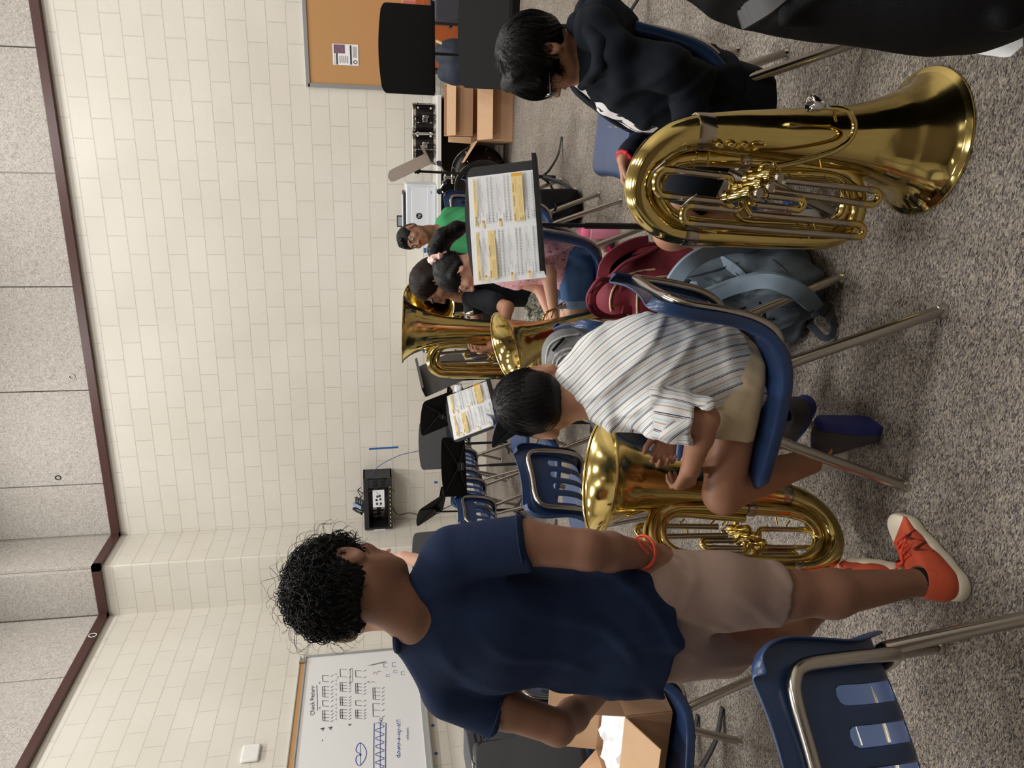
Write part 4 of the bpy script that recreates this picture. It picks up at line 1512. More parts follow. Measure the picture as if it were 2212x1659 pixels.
def make_tuba():
    t = thing('tuba', '', 'tuba', T0)
    B = M['brass']

    def tb(pts, rs, name, m=B, n=8, seg=16, parent=None):
        P = np.hstack([np.asarray(pts, float), np.broadcast_to(np.asarray(rs, float), (len(pts),))[:, None]])
        S = smooth_path(P, n)
        return MB().tube(S[:, :3], S[:, 3], seg).build(name, m, parent or t, world=True)

    # bell: flared lathe standing on its rim
    prof = [(0.1835, 0.004), (0.1855, 0.000), (0.1835, -0.0), (0.172, 0.012), (0.158, 0.026), (0.143, 0.046), (0.129, 0.072), (0.117, 0.104), (0.103, 0.140), (0.088, 0.190), (0.077, 0.250), (0.070, 0.32), (0.065, 0.39), (0.060, 0.45), (0.054, 0.52), (0.046, 0.59), (0.0435, 0.62)]
    lean = np.array([0.026, -0.03, 1.0])
    mb = MB()
    S = smooth_path(prof[3:], 4)
    V = []
    seg = 64
    rows = [(0.1800, 0.006), (0.1835, 0.001), (0.1858, 0.001), (0.1862, 0.005), (0.1840, 0.0075)] + [tuple(q) for q in S]
    for r, z in rows:
        for k in range(seg):
            a = 2 * PI * k / seg
            V.append((r * math.cos(a), r * math.sin(a), z))
    f = [(i * seg + k, i * seg + (k + 1) % seg, (i + 1) * seg + (k + 1) % seg, (i + 1) * seg + k) for i in range(len(rows) - 1) for k in range(seg)]
    V = np.array(V)
    V[:, :2] += V[:, 2:3] * np.array([[0.012, -0.018]])
    mb.add(V + T0, f)
    mb.build('bell', B, t, world=True, solid=0.0015, angle=80)
    bt = T0 + np.array([0.012 * 0.62, -0.018 * 0.62, 0.62])
    # main bow over the top and down the far side
    Yb = bt[1]
    pts = [bt - np.array([0, 0, 0.04]), bt, KY(1455, 300, Yb), KY(1412, 332, Yb), KY(1386, 372, Yb), KY(1378, 415, Yb), KY(1392, 455, Yb), KY(1425, 487, Yb), KY(1470, 503, Yb), KY(1560, 510, Yb), KY(1700, 516, Yb), KY(1780, 516, Yb), KY(1822, 502, Yb),
           KY(1845, 470, Yb), KY(1850, 430, Yb), KY(1838, 390, Yb), KY(1800, 366, Yb + 0.01), KY(1740, 357, Yb + 0.015), KY(1600, 346, Yb + 0.015), KY(1500, 342, Yb + 0.015)]
    rs = [0.0435, 0.0425, 0.041, 0.0385, 0.036, 0.034, 0.032, 0.0305, 0.029, 0.028, 0.027, 0.0265, 0.026, 0.0255, 0.025, 0.0245, 0.0235, 0.0225, 0.021, 0.0195]
    tb(pts, rs, 'main_bow', seg=24, n=8)
    pts = [KY(1500, 342, Yb + 0.015), KY(1455, 352, Yb + 0.015), KY(1428, 378, Yb + 0.01), KY(1420, 408, Yb), KY(1430, 440, Yb), KY(1455, 466, Yb), KY(1495, 480, Yb), KY(1600, 488, Yb), KY(1740, 492, Yb), KY(1790, 486, Yb), KY(1818, 462, Yb), KY(1825, 425, Yb), KY(1815, 395, Yb), KY(1785, 380, Yb), KY(1700, 376, Yb), KY(1620, 374, Yb)]
    tb(pts, [0.0195, 0.019, 0.0185, 0.018, 0.0175, 0.017, 0.0165, 0.016, 0.0155, 0.015, 0.0145, 0.014, 0.014, 0.0135, 0.013, 0.0125], 'inner_bow', seg=18)
    # ferrules
    def ferrule(p, d, r, w=0.03, m=M['nickel']):
        d = unit(d)
        MB().tube([np.asarray(p) - d * w / 2, np.asarray(p) - d * w * 0.42, np.asarray(p) + d * w * 0.42, np.asarray(p) + d * w / 2], [r + 0.001, r + 0.0022, r + 0.0022, r + 0.001], 24).build('ferrule', m, t, world=True)
    ferrule(bt + np.array([0, 0, -0.005]), (0, 0, 1), 0.0435, 0.05)
    ferrule(KY(1487, 505, Yb), KY(1520, 508, Yb) - KY(1470, 503, Yb), 0.0285, 0.035)
    ferrule(Q(1045, 265, Yb + 0.015), (0.02, 0, -1), 0.0222, 0.03)
    # valve tubing: long straight slides in nickel with brass bows
    YV = Yb - 0.055

    def slide(a, b, r=0.0088, m=M['nickel'], Y=YV, Y2=None):
        A_, B_ = Q(*a, Y), Q(*b, Y if Y2 is None else Y2)
        MB().tube([A_, B_], r, 14).build('slide_tube', m, t, world=True)
        d = unit(B_ - A_)
        for p, s in ((A_, 1), (B_, -1)):
            MB().tube([p, p + d * s * 0.012], r + 0.0012, 14).build('slide_collar', M['nickel'], t, world=True)
        return A_, B_

    def ubow(pts, r=0.0088, Y=YV): tb([Q(a, b, Y) for a, b in pts], r, 'slide_bow', n=6, seg=14)
    slide((450, 345), (880, 395))
    slide((420, 568), (860, 612))
    ubow([(450, 345), (370, 345), (318, 390), (300, 455), (312, 515), (350, 555), (420, 568)], 0.0105)
    slide((1400, 430), (2140, 515))
    slide((1300, 520), (2060, 632))
    ubow([(2140, 515), (2190, 530), (2208, 575), (2180, 620), (2130, 640), (2060, 632)], 0.0098)
    slide((620, 650), (990, 690), 0.0092)
    slide((620, 800), (1980, 912), 0.0092)
    ubow([(620, 650), (560, 660), (535, 700), (535, 755), (565, 792), (620, 800)], 0.0105)
    slide((1110, 720), (1960, 802), 0.0088)
    ubow([(1960, 802), (2030, 810), (2068, 840), (2068, 895), (2030, 915), (1980, 912)], 0.0098)
    slide((1250, 560), (1500, 590), 0.009, Y=YV - 0.015)
    slide((1150, 640), (1450, 670), 0.009, Y=YV - 0.015)
    ubow([(1500, 590), (1550, 600), (1560, 640), (1520, 680), (1450, 670)], 0.0098, YV - 0.015)
    # curved brass branches between valves and slides
    tb([Q(880, 395, YV), Q(930, 405, YV), Q(955, 450, YV), Q(950, 500, YV + 0.01), Q(985, 540, YV)], 0.0092, 'valve_branch', n=6, seg=12)
    tb([Q(860, 612, YV), Q(920, 640, YV), Q(1000, 730, YV + 0.01), Q(1080, 780, YV + 0.02), Q(1500, 800, YV + 0.03), Q(1800, 830, YV + 0.03)], 0.0092, 'valve_branch', n=6, seg=12)
    tb([Q(990, 690, YV), Q(1030, 660, YV), Q(1035, 600, YV - 0.01), Q(1030, 570, YV - 0.01)], 0.0092, 'valve_branch', n=6, seg=12)
    tb([Q(1110, 720, YV), Q(1070, 660, YV), Q(1060, 600, YV)], 0.0092, 'valve_branch', n=6, seg=12)
    tb([Q(1150, 640, YV - 0.015), Q(1110, 620, YV - 0.012), Q(1100, 570, YV)], 0.0092, 'valve_branch', n=6, seg=12)
    tb([Q(1250, 560, YV - 0.015), Q(1210, 550, YV - 0.012), Q(1160, 500, YV)], 0.0092, 'valve_branch', n=6, seg=12)
    tb([Q(560, 140, Yb - 0.03), Q(430, 200, Yb - 0.02), Q(330, 300, Yb - 0.02), Q(300, 450, Yb - 0.01), Q(340, 620, Yb), Q(420, 740, Yb), Q(560, 830, Yb + 0.01), Q(900, 860, Yb + 0.01), Q(1500, 880, Yb)], [0.014, 0.0135, 0.013, 0.013, 0.0125, 0.0125, 0.012, 0.012, 0.011], 'inner_branch', n=6, seg=12)
    # three piston valves with buttons pointing down toward the viewer
    for i, (a, b, c_) in enumerate((((1065, 430), (1270, 395), (1345, 408)), ((985, 505), (1195, 470), (1268, 490)), ((895, 580), (1100, 535), (1168, 542)))):
        p0, p1, p2 = Q(*a, YV - 0.0), Q(*b, YV - 0.045), Q(*c_, YV - 0.07)
        d = unit(p1 - p0)
        v = MB().tube([p0, p0 + d * 0.004, p1 - d * 0.004, p1], [0.014, 0.0165, 0.0165, 0.0165], 18).build('valve_casing', B, t, world=True)
        MB().tube([p1 - d * 0.012, p1, p1 + d * 0.006, p1 + d * 0.008], [0.019, 0.0195, 0.0185, 0.014], 20).build('valve_cap', B, v, world=True)
        MB().tube([p1, p2], 0.004, 8).build('valve_stem', M['nickel'], v, world=True)
        d2 = unit(p2 - p1)
        MB().tube([p2, p2 + d2 * 0.004, p2 + d2 * 0.008], [0.0125, 0.013, 0.0115], 18).build('valve_button', M['nickel'], v, world=True)
        MB().tube([p0 - d * 0.006, p0, p0 + d * 0.01], [0.012, 0.018, 0.018], 18).build('bottom_cap', B, v, world=True)
    th = np.linspace(0, 2 * PI, 22)[:-1]
    cr = Q(1340, 330, YV - 0.05)
    MB().tube(np.stack([cr[0] + 0.016 * np.cos(th), cr[1] + 0.012 * np.sin(th), cr[2] + 0.017 * np.cos(th + 0.6)], 1), 0.002, 6, closed=True).build('finger_ring', B, t, world=True)
    cr = KY(1640, 312, Yb - 0.055)
    MB().tube(np.stack([cr[0] + 0.006 * np.cos(th), 0 * th + cr[1], cr[2] + 0.017 * np.sin(th)], 1), 0.0016, 6, closed=True).build('strap_ring', B, t, world=True)
    # leadpipe and mouthpiece
    Ym = Yb - 0.10
    lp = [(1792, 233, Ym), (1815, 235, Ym), (1836, 246, Ym), (1846, 272, Ym), (1836, 300, Ym), (1808, 322, Ym), (1770, 336, Yb - 0.09), (1720, 350, Yb - 0.075), (1680, 358, Yb - 0.065), (1660, 356, Yb - 0.06), (1647, 362, Yb - 0.055), (1644, 378, Yb - 0.055)]
    tb([KY(*p) for p in lp], [0.0065, 0.0068, 0.0072, 0.0076, 0.008, 0.0082, 0.0085, 0.0085, 0.0085, 0.009, 0.010, 0.010], 'leadpipe', n=7, seg=14)
    pm, ps = KY(1750, 222, Ym), KY(1795, 233, Ym)
    d = unit(ps - pm)
    R_ = np.stack([unit(np.cross(d, (0, 1, 0.1))), np.cross(d, unit(np.cross(d, (0, 1, 0.1)))), d], 1)
    MB().lathe([(0.004, 0.022), (0.012, 0.010), (0.0165, 0.001), (0.0185, -0.001), (0.0205, 0.001), (0.0208, 0.006), (0.0185, 0.016), (0.016, 0.026), (0.010, 0.036), (0.007, 0.042), (0.006, 0.055), (0.0055, 0.065), (0, 0.065)], 28, M=R_, o=pm).build('mouthpiece', M['silver'], t, world=True)
    MB().tube([KY(1800, 233, Ym), KY(1806, 262, Yb - 0.07)], 0.003, 6).build('brace', B, t, world=True)
    # braces
    for a, b in (((590, 265), (635, 330)), ((1420, 355), (1470, 415)), ((1740, 395), (1790, 445)), ((1720, 510), (1690, 575)), ((1650, 785), (1665, 850)), ((1610, 930), (1560, 800)), ((1700, 230), (1720, 330)), ((760, 190), (740, 320)), ((700, 850), (820, 880))):
        MB().tube([Q(*a, YV + 0.01), Q(*b, YV + 0.005)], 0.0028, 8).build('brace', B, t, world=True)
    for k in range(3):
        p = KY(1555 + 27 * k, 313, Yb - 0.05)
        MB().tube([p - np.array([0, 0, 0.012]), p - np.array([0, 0, 0.006]), p, p + np.array([0, 0, 0.006]), p + np.array([0, 0, 0.012])], [0.003, 0.008, 0.010, 0.008, 0.003], 12).build('trigger_knuckle', B, t, world=True)
    for a in ((270, 370), (520, 660)):
        p = Q(*a, YV - 0.012)
        MB().tube([p, Q(a[0] + 70, a[1] - 60, YV - 0.02), Q(a[0] + 130, a[1] - 110, YV - 0.012)], [0.003, 0.0035, 0.002], 8).build('water_key', M['silver'], t, world=True)
    return t


tuba = make_tuba()
tag(tuba, 'large brass tuba standing upside down on its bell in front of the hoodie boy', 'tuba', 'brass tubas in the low brass row')
TS = 0.80


def place_tuba(label, bell_c, bell_dir, turn, scale=1.0):
    """copy of the tuba with the centre of its bell rim at bell_c and the bell opening toward bell_dir"""
    c = copy_tree(tuba)
    c['label'] = label
    z = unit(-np.asarray(bell_dir, float))                   # local +z runs from the rim up the bell
    x0 = np.array([1, 0, 0]) if abs(z[0]) < 0.9 else np.array([0, 1, 0])
    x = unit(x0 - z * (x0 @ z))
    y = np.cross(z, x)
    R = np.stack([x, y, z], 1) @ rotz(turn)
    Mx = Matrix([[*(R[i] * scale), float(bell_c[i])] for i in range(3)] + [[0, 0, 0, 1]])
    c.matrix_world = Mx
    return c


place_tuba('brass tuba standing bell up between the striped boy and the standing boy', KY(1292, 1030, 1.93), (0.13, 0.07, 1.0), math.radians(-50), 0.94)
place_tuba('tall brass tuba held bell up by the long-haired girl, its rim seen edge-on', KY(869, 712, 4.12), (0.03, 0.06, 1.0), math.radians(0), 1.0)
place_tuba('brass euphonium held by the ponytailed girl, bell tipped toward the camera', KY(1090, 752, 3.15), (-0.20, -0.22, 1.0), math.radians(20), 0.86)
place_tuba('brass bell facing the camera beyond the long-haired girl head', KY(925, 655, 5.0), (-0.08, -0.9, 0.42), math.radians(170), 0.98)
# ================================================================ people
def skin_mat(name, rgb, rough=0.5):
    m = mat(name, rgb, rough, noise=0.06, nscale=18, bump=0.08, bscale=260)
    b = m.node_tree.nodes['Principled BSDF']
    b.inputs['Subsurface Weight'].default_value = 0.12
    b.inputs['Subsurface Radius'].default_value = (0.01, 0.004, 0.002)
    b.inputs['Subsurface Scale'].default_value = 0.5
    return m


M['skin_a'] = skin_mat('skin_warm_brown', (138, 97, 76))
M['skin_b'] = skin_mat('skin_brown', (166, 119, 92))
M['skin_c'] = skin_mat('skin_light', (206, 160, 136))
M['skin_d'] = skin_mat('skin_deep', (140, 100, 78))
M['lip'] = mat('lips', (176, 98, 88), 0.45)
M['hair'] = mat('black_hair', (13, 11, 12), 0.42, noise=0.35, nscale=40, spec=0.18)
M['hair_brown'] = mat('dark_brown_hair', (30, 21, 19), 0.45, spec=0.15, noise=0.3, nscale=40, stretch=(40, 40, 3))
M['eye_white'] = mat('eye_white', (222, 216, 210), 0.25)
M['iris'] = mat('dark_iris', (38, 24, 18), 0.15)


def head(F, c, fwd, up, s=1.0, ears=1.0, jaw=1.0, neck=None, neck_r=1.0):
    """adds a head to the field; returns a function local->world and the frame"""
    R = frame(fwd, up)
    c = np.asarray(c, float)
    W = lambda x, y, z: c + R @ (np.array([x, y, z]) * s)
    E = lambda x, y, z, r, k, op='u', Q=None: F.ell(W(x, y, z), np.array(r) * s, R if Q is None else R @ Q, k * s, op)
    Cn = lambda a, b, ra, rb, k, op='u': F.cone(W(*a), W(*b), ra * s, rb * s, k * s, op)
    E(0, -0.012, 0.028, (0.074, 0.094, 0.082), 0.01)
    E(0, 0.022, -0.022, (0.060, 0.068, 0.080), 0.03)
    for q in (-1, 1):
        Cn((0.052 * q, -0.005, -0.045), (0.018 * q, 0.062, -0.088), 0.020 * jaw, 0.018, 0.03)
        E(0.040 * q, 0.062, -0.020, (0.022, 0.020, 0.020), 0.02)
        E(0.032 * q, 0.092, 0.006, (0.017, 0.014, 0.012), 0.014, 's')
        E(0.031 * q, 0.079, 0.004, (0.0145, 0.0135, 0.0125), 0.004)
        Cn((0.014 * q, 0.087, 0.022), (0.046 * q, 0.074, 0.022), 0.008, 0.006, 0.014)
        E(0.0125 * q, 0.094, -0.032, (0.008, 0.010, 0.007), 0.006)
        E(0.022 * q, 0.072, -0.055, (0.018, 0.016, 0.02), 0.02)
        if ears:
            Qe = rotz(-0.35 * q * (1 if ears < 1.2 else 1.9)) @ rotx(0.15)
            E(0.082 * q, -0.010, -0.004, (0.011 * ears, 0.021 * ears, 0.034 * ears), 0.006, 'u', Qe)
            E((0.082 + 0.010 * ears) * q, -0.006, 0.000, (0.006, 0.012 * ears, 0.021 * ears), 0.006, 's', Qe)
            E(0.080 * q, -0.003, -0.030 * ears, (0.008, 0.009, 0.010), 0.008)
    Cn((0, 0.090, 0.010), (0, 0.106, -0.026), 0.007, 0.0095, 0.012)
    E(0, 0.104, -0.030, (0.0105, 0.009, 0.008), 0.006)
    Cn((-0.018, 0.083, -0.0585), (0, 0.0905, -0.0555), 0.0045, 0.0062, 0.006)
    Cn((0.018, 0.083, -0.0585), (0, 0.0905, -0.0555), 0.0045, 0.0062, 0.006)
    Cn((-0.015, 0.082, -0.0665), (0.015, 0.082, -0.0665), 0.006, 0.006, 0.006)
    F.cone(W(-0.020, 0.094, -0.0622), W(0.020, 0.094, -0.0622), 0.0022 * s, 0.0022 * s, 0.004 * s, 's')
    E(0, 0.066, -0.092, (0.020, 0.018, 0.015), 0.02)
    if neck is not None:
        F.chain([W(0, -0.018, -0.055), (W(0, -0.02, -0.10) + np.asarray(neck)) / 2, np.asarray(neck)], [0.054 * s * neck_r, 0.052 * s * neck_r, 0.058 * s * neck_r], 0.03)
    return W, R, s


def lips_of(W, R, s):
    c = W(0, 0.086, -0.061)

    def f(P):
        q = (P - c) @ R / s
        return ((q[:, 0] / 0.0215) ** 2 + (q[:, 2] / 0.0095) ** 2 < 1) & (q[:, 1] > -0.012)
    return f


def eyes(parent, H, look=(0, 1, 0), shut=False, iris=None):
    """eyeballs, lashes and brows as parts of the person"""
    W, R, s = H
    for q in (-1, 1):
        if not shut:
            mb = MB()
            mb.lathe([(0.0001, 0.0052), (0.005, 0.0050), (0.0095, 0.0030), (0.0115, 0), (0.0095, -0.002)], 20, M=R @ np.array([[1.05, 0, 0], [0, 0, 0.55], [0, 0.62, 0]]) * s, o=W(0.031 * q, 0.0895, 0.0045))
            e = mb.build('eyeball', M['eye_white'], parent, world=True)
            mb = MB()
            mb.lathe([(0.0001, 0.0012), (0.0040, 0.001), (0.0052, 0)], 16, M=R @ np.array([[1, 0, 0], [0, 0, 1], [0, 1, 0]]) * s, o=W(0.031 * q + look[0] * 0.003, 0.0922, 0.0045 + look[2] * 0.002))
            mb.build('iris', M['iris'], e, world=True)
        lash = [W((0.031 + t * 0.013) * q, 0.0915 - abs(t + 0.1) * 0.004 * (1.4 if t > 0 else 1), (0.0115 if not shut else 0.0005) - 0.006 * t * t + (0.0 if not shut else -0.001)) for t in np.linspace(-1, 1, 9)]
        MB().tube(lash, np.array([0.0006, 0.001, 0.0012, 0.0013, 0.0013, 0.0013, 0.0012, 0.001, 0.0005]) * s * 1.2, 6).build('eyelash', M['hair'], parent, world=True)
        brow = [W((0.012 + t * 0.036) * q, 0.0975 - 0.022 * t * t - 0.004 * t, 0.0235 + 0.008 * math.sin(t * 2.2)) for t in np.linspace(0, 1, 9)]
        MB().tube(brow, np.array([0.0022, 0.003, 0.0033, 0.0033, 0.003, 0.0027, 0.0022, 0.0016, 0.0008]) * s, 8).build('eyebrow', M['hair'], parent, world=True)


def hand(F, wrist, d, pn, side, s=1.0, curl=(0.5, 0.55, 0.6, 0.65), thumb=0.5, spread=0.06, flat=1.0):
    """palm, thumb and four fingers; d wrist->knuckles, pn the way the palm faces, side +1 puts the thumb along d x pn"""
    wrist = np.asarray(wrist, float)
    d = unit(d)
    pn = unit(np.asarray(pn, float) - d * (np.asarray(pn, float) @ d))
    l = np.cross(d, pn) * side
    k = 0.005 * s
    for t, r in ((0.026, 0.0125), (0.009, 0.0135), (-0.009, 0.013), (-0.025, 0.0115)):
        F.cone(wrist + d * 0.012 * s + l * t * 0.6 * s, wrist + d * 0.078 * s + l * t * s, 0.0135 * s, r * s * 0.95, 0.012 * s)
    F.ell(wrist + d * 0.035 * s + l * 0.022 * s + pn * 0.006 * s, (0.016 * s,) * 3, None, 0.014 * s)
    lens = ((0.038, 0.024, 0.020), (0.043, 0.028, 0.021), (0.040, 0.026, 0.021), (0.031, 0.020, 0.018))
    for i, t in enumerate((0.027, 0.0095, -0.0085, -0.0255)):
        p = wrist + d * (0.082 - 0.005 * abs(i - 1)) * s + l * t * s
        a = curl[i] * 0.6
        sp = spread * (1.5 - i)
        for j, L_ in enumerate(lens[i]):
            dr = unit(d * math.cos(a) + pn * math.sin(a) + l * sp)
            q = p + dr * L_ * s
            r0, r1 = (0.0088, 0.0080) if j == 0 else ((0.0080, 0.0073) if j == 1 else (0.0073, 0.0062))
            if i == 3: r0, r1 = r0 * 0.87, r1 * 0.87
            F.cone(p, q, r0 * s, r1 * s, k if j else 0.007 * s)
            p = q
            a += curl[i] * (1.25 if j == 0 else 0.8)
    p = wrist + d * 0.022 * s + l * 0.024 * s
    dr = unit(d * 0.62 + l * 0.75 * (1 - thumb * 0.4) + pn * 0.55 * thumb)
    q = p + dr * 0.040 * s
    F.cone(p, q, 0.0135 * s, 0.0105 * s, 0.010 * s)
    dr2 = unit(dr + d * 0.35 - l * 0.25 * thumb + pn * 0.2 * thumb)
    q2 = q + dr2 * 0.030 * s
    F.cone(q, q2, 0.0102 * s, 0.0092 * s, k)
    dr3 = unit(dr2 + d * 0.25 - l * 0.2 * thumb + pn * 0.15)
    F.cone(q2, q2 + dr3 * 0.022 * s, 0.0092 * s, 0.0072 * s, k)


def slab(F, pts, lats, Ws, ds, k=0.05, n=4, inf=0.0):
    """trunk: a row of parallel tapered chains between stations"""
    for i in range(len(pts) - 1):
        for t in np.linspace(-1, 1, n):
            a = np.asarray(pts[i]) + unit(lats[i]) * (Ws[i] - ds[i]) * t
            b = np.asarray(pts[i + 1]) + unit(lats[i + 1]) * (Ws[i + 1] - ds[i + 1]) * t
            F.cone(a, b, ds[i] + inf, ds[i + 1] + inf, k)


def hair_cap(H, extra=None, puff=0.010, face=True, h=0.004, name='hair', m=None, parent=None, nape=-0.05, wob=0.0035, fringe=0.035):
    W, R, s = H
    F = Field(0.02 * s)
    p = puff
    F.ell(W(0, -0.014, 0.032), np.array((0.075 + p, 0.095 + p, 0.083 + p)) * s, R)
    F.ell(W(0, -0.045, -0.010), np.array((0.066 + p * .7, 0.058 + p * .7, 0.062 + p * .5)) * s, R, 0.03 * s)
    if face: F.ell(W(0, 0.125, -0.060 + fringe), np.array((0.082, 0.100, 0.088)) * s, R, 0.008 * s, 's')
    F.box(W(0, 0.03, nape - 0.115), np.array((0.2, 0.2, 0.1)) * s, R, 0.005, 0.01 * s, 's')
    for q in (-1, 1): F.ell(W(0.085 * q, 0.0, -0.012), np.array((0.024, 0.029, 0.040)) * s, R, 0.008 * s, 's')
    if extra: extra(F, W, R, s)
    c = W(0, -0.01, 0.03)

    def disp(P):
        q = (P - c) @ R / s
        an = np.arctan2(q[:, 0], q[:, 1] + 0.03)
        return wob * (np.sin(an * 34 + 7 * np.sin(q[:, 2] * 40)) * 0.5 + np.sin(an * 71 + q[:, 2] * 90) * 0.35)
    return net_obj(name, F.mesh(h, disp), m or M['hair'], parent, relax=1)


def strands(name, H, parent, m, n, whorl, length, accept, lift=0.25, curl=0.0, curl_r=0.006, grav=0.25, r=0.0011, seg=8, puff=0.012, seed=1, jitter=0.3):
    """many thin tapered locks growing over the skull away from the whorl"""
    W, R, s = H
    g = np.random.default_rng(seed)
    dirs = g.normal(size=(n * 4, 3))
    dirs /= np.linalg.norm(dirs, axis=1)[:, None]
    dirs = dirs[accept(dirs)][:n]
    n = len(dirs)
    rad = np.array((0.074 + puff, 0.094 + puff, 0.082 + puff))
    P = dirs * rad * 0.985
    wh = unit(whorl)
    L_ = length * (0.6 + 0.7 * g.random(n))
    path = [P.copy()]
    nrm = P / rad ** 2
    nrm /= np.linalg.norm(nrm, axis=1)[:, None]
    fl = dirs - wh
    fl = fl + g.normal(size=fl.shape) * jitter
    ph = g.random(n) * 6.28
    tw = g.choice([-1, 1], n)
    gdir = R.T @ np.array([0, 0, -1.0])
    for i in range(1, seg):
        nrm = P / rad ** 2
        nrm /= np.linalg.norm(nrm, axis=1)[:, None]
        f = fl - nrm * (fl * nrm).sum(1)[:, None]
        f /= np.linalg.norm(f, axis=1)[:, None] + 1e-9
        side = np.cross(nrm, f)
        t = i / seg
        d = f + nrm * (lift * (1 - t))[..., None] if np.ndim(lift) else f + nrm * lift * (1 - 1.2 * t) + gdir * grav * t
        if curl:
            a = ph + tw * curl * i
            d = d + curl_r * 100 * (np.cos(a)[:, None] * nrm + np.sin(a)[:, None] * side)
        d /= np.linalg.norm(d, axis=1)[:, None]
        d = np.where((np.abs(P[:, 0]) > 0.05)[:, None] & (P[:, 2:3] < 0.0) & (np.abs(P[:, 1:2]) < 0.04), d * 0.25, d)
        P = P + d * (L_ / seg)[:, None]
        ell = np.sqrt(((P / rad) ** 2).sum(1))
        inside = ell < 1.0
        P[inside] /= ell[inside][:, None]
        path.append(P.copy())
    path = np.stack(path, 1)
    path = path + np.array([0, -0.012, 0.028])
    T = np.gradient(path, axis=1)
    T /= np.linalg.norm(T, axis=2)[..., None] + 1e-9
    ref = g.normal(size=(n, 1, 3))
    N = np.cross(T, ref)
    N /= np.linalg.norm(N, axis=2)[..., None] + 1e-9
    B_ = np.cross(T, N)
    rr = r * (1 - (np.arange(seg) / (seg - 1)) ** 2 * 0.85)[None, :, None]
    V = np.stack([path + rr * (math.cos(a) * N + math.sin(a) * B_) for a in (0, 2.094, 4.189)], 2)
    V = V.reshape(-1, 3) * s @ R.T + W(0, 0, 0)
    b = np.arange(n)[:, None, None] * seg * 3 + np.arange(seg - 1)[None, :, None] * 3
    k = np.arange(3)[None, None, :]
    k2 = (k + 1) % 3
    F = np.stack([b + k, b + k2, b + 3 + k2, b + 3 + k], -1).reshape(-1, 4)
    return net_obj(name, (V, F), m, parent, relax=0)


def person(label, loc, cat='person'):
    return thing('person', label, 'person', loc)


def cyl_coord(P, a, b, ref):
    """metres around the axis a-b, measured from direction ref"""
    ax = unit(np.asarray(b) - np.asarray(a))
    e1 = unit(np.asarray(ref) - ax * (np.asarray(ref) @ ax))
    e2 = np.cross(ax, e1)
    q = P - np.asarray(a)
    return np.arctan2(q @ e2, q @ e1)


def seg_dist(P, a, b):
    a, b = np.asarray(a, float), np.asarray(b, float)
    t = np.clip(((P - a) @ (b - a)) / ((b - a) @ (b - a)), 0, 1)
    return np.linalg.norm(P - a - t[:, None] * (b - a), axis=1)


def cloth(name, rgb, rough=0.85, **k):
    return mat(name, rgb, rough, bump=0.25, bscale=420, spec=0.2, **k)


M['navy_shirt'] = cloth('navy_cotton', (27, 40, 68), noise=0.08, nscale=14)
M['khaki'] = cloth('khaki_cotton', (206, 188, 156))
M['taupe'] = cloth('taupe_cotton', (158, 134, 122))
M['black_cloth'] = cloth('black_cotton', (14, 20, 29))
M['black_tee'] = cloth('faded_black_cotton', (28, 31, 36))
M['green_tee'] = cloth('green_jersey', (72, 160, 104))
M['denim'] = cloth('blue_denim', (72, 104, 148), noise=0.18, nscale=30)
M['denim_hem'] = cloth('light_denim', (134, 164, 198))
M['sock'] = cloth('white_sock', (224, 222, 220))
M['black_sock'] = cloth('black_sock', (30, 30, 32))


def pattern_mat(name, stops, scale, rough=0.85, kind='noise', dist=0.0):
    m, nt, b, L = newmat(name)
    b.inputs['Roughness'].default_value = rough
    tc = nt.nodes.new('ShaderNodeTexCoord')
    n = nt.nodes.new('ShaderNodeTexNoise')
    n.inputs['Scale'].default_value = scale
    n.inputs['Detail'].default_value = 2
    n.inputs['Distortion'].default_value = dist
    L.new(tc.outputs['Object'], n.inputs['Vector'])
    L.new(ramp_node(nt, n.outputs['Fac'], stops, True), b.inputs['Base Color'])
    return m


M['camo'] = pattern_mat('camouflage_cotton', [(0, (84, 92, 74)), (0.44, (150, 152, 138)), (0.52, (206, 202, 192)), (0.60, (104, 112, 92))], 26, dist=1.2)
M['pink_floral'] = pattern_mat('pink_floral_cotton', [(0, (196, 84, 104)), (0.36, (232, 164, 172)), (0.44, (238, 190, 196)), (0.62, (140, 84, 96)), (0.66, (236, 180, 186))], 60)


def stripe_mat(name, stops, period, rough=0.85):
    m, nt, b, L = newmat(name)
    b.inputs['Roughness'].default_value = rough
    at = nt.nodes.new('ShaderNodeAttribute')
    at.attribute_name = 'stripe'
    mm = nt.nodes.new('ShaderNodeMath')
    mm.operation = 'MULTIPLY'
    mm.inputs[1].default_value = 1 / period
    L.new(at.outputs['Fac'], mm.inputs[0])
    fr = nt.nodes.new('ShaderNodeMath')
    fr.operation = 'FRACT'
    L.new(mm.outputs[0], fr.inputs[0])
    L.new(ramp_node(nt, fr.outputs[0], stops, True), b.inputs['Base Color'])
    return m


M['stripes'] = stripe_mat('striped_linen', [(0, (34, 42, 62)), (0.055, (222, 222, 222)), (0.10, (110, 84, 76)), (0.145, (226, 226, 226)), (0.34, (190, 216, 224)), (0.44, (226, 226, 226)), (0.56, (196, 166, 132)), (0.635, (226, 226, 226))], 0.036)


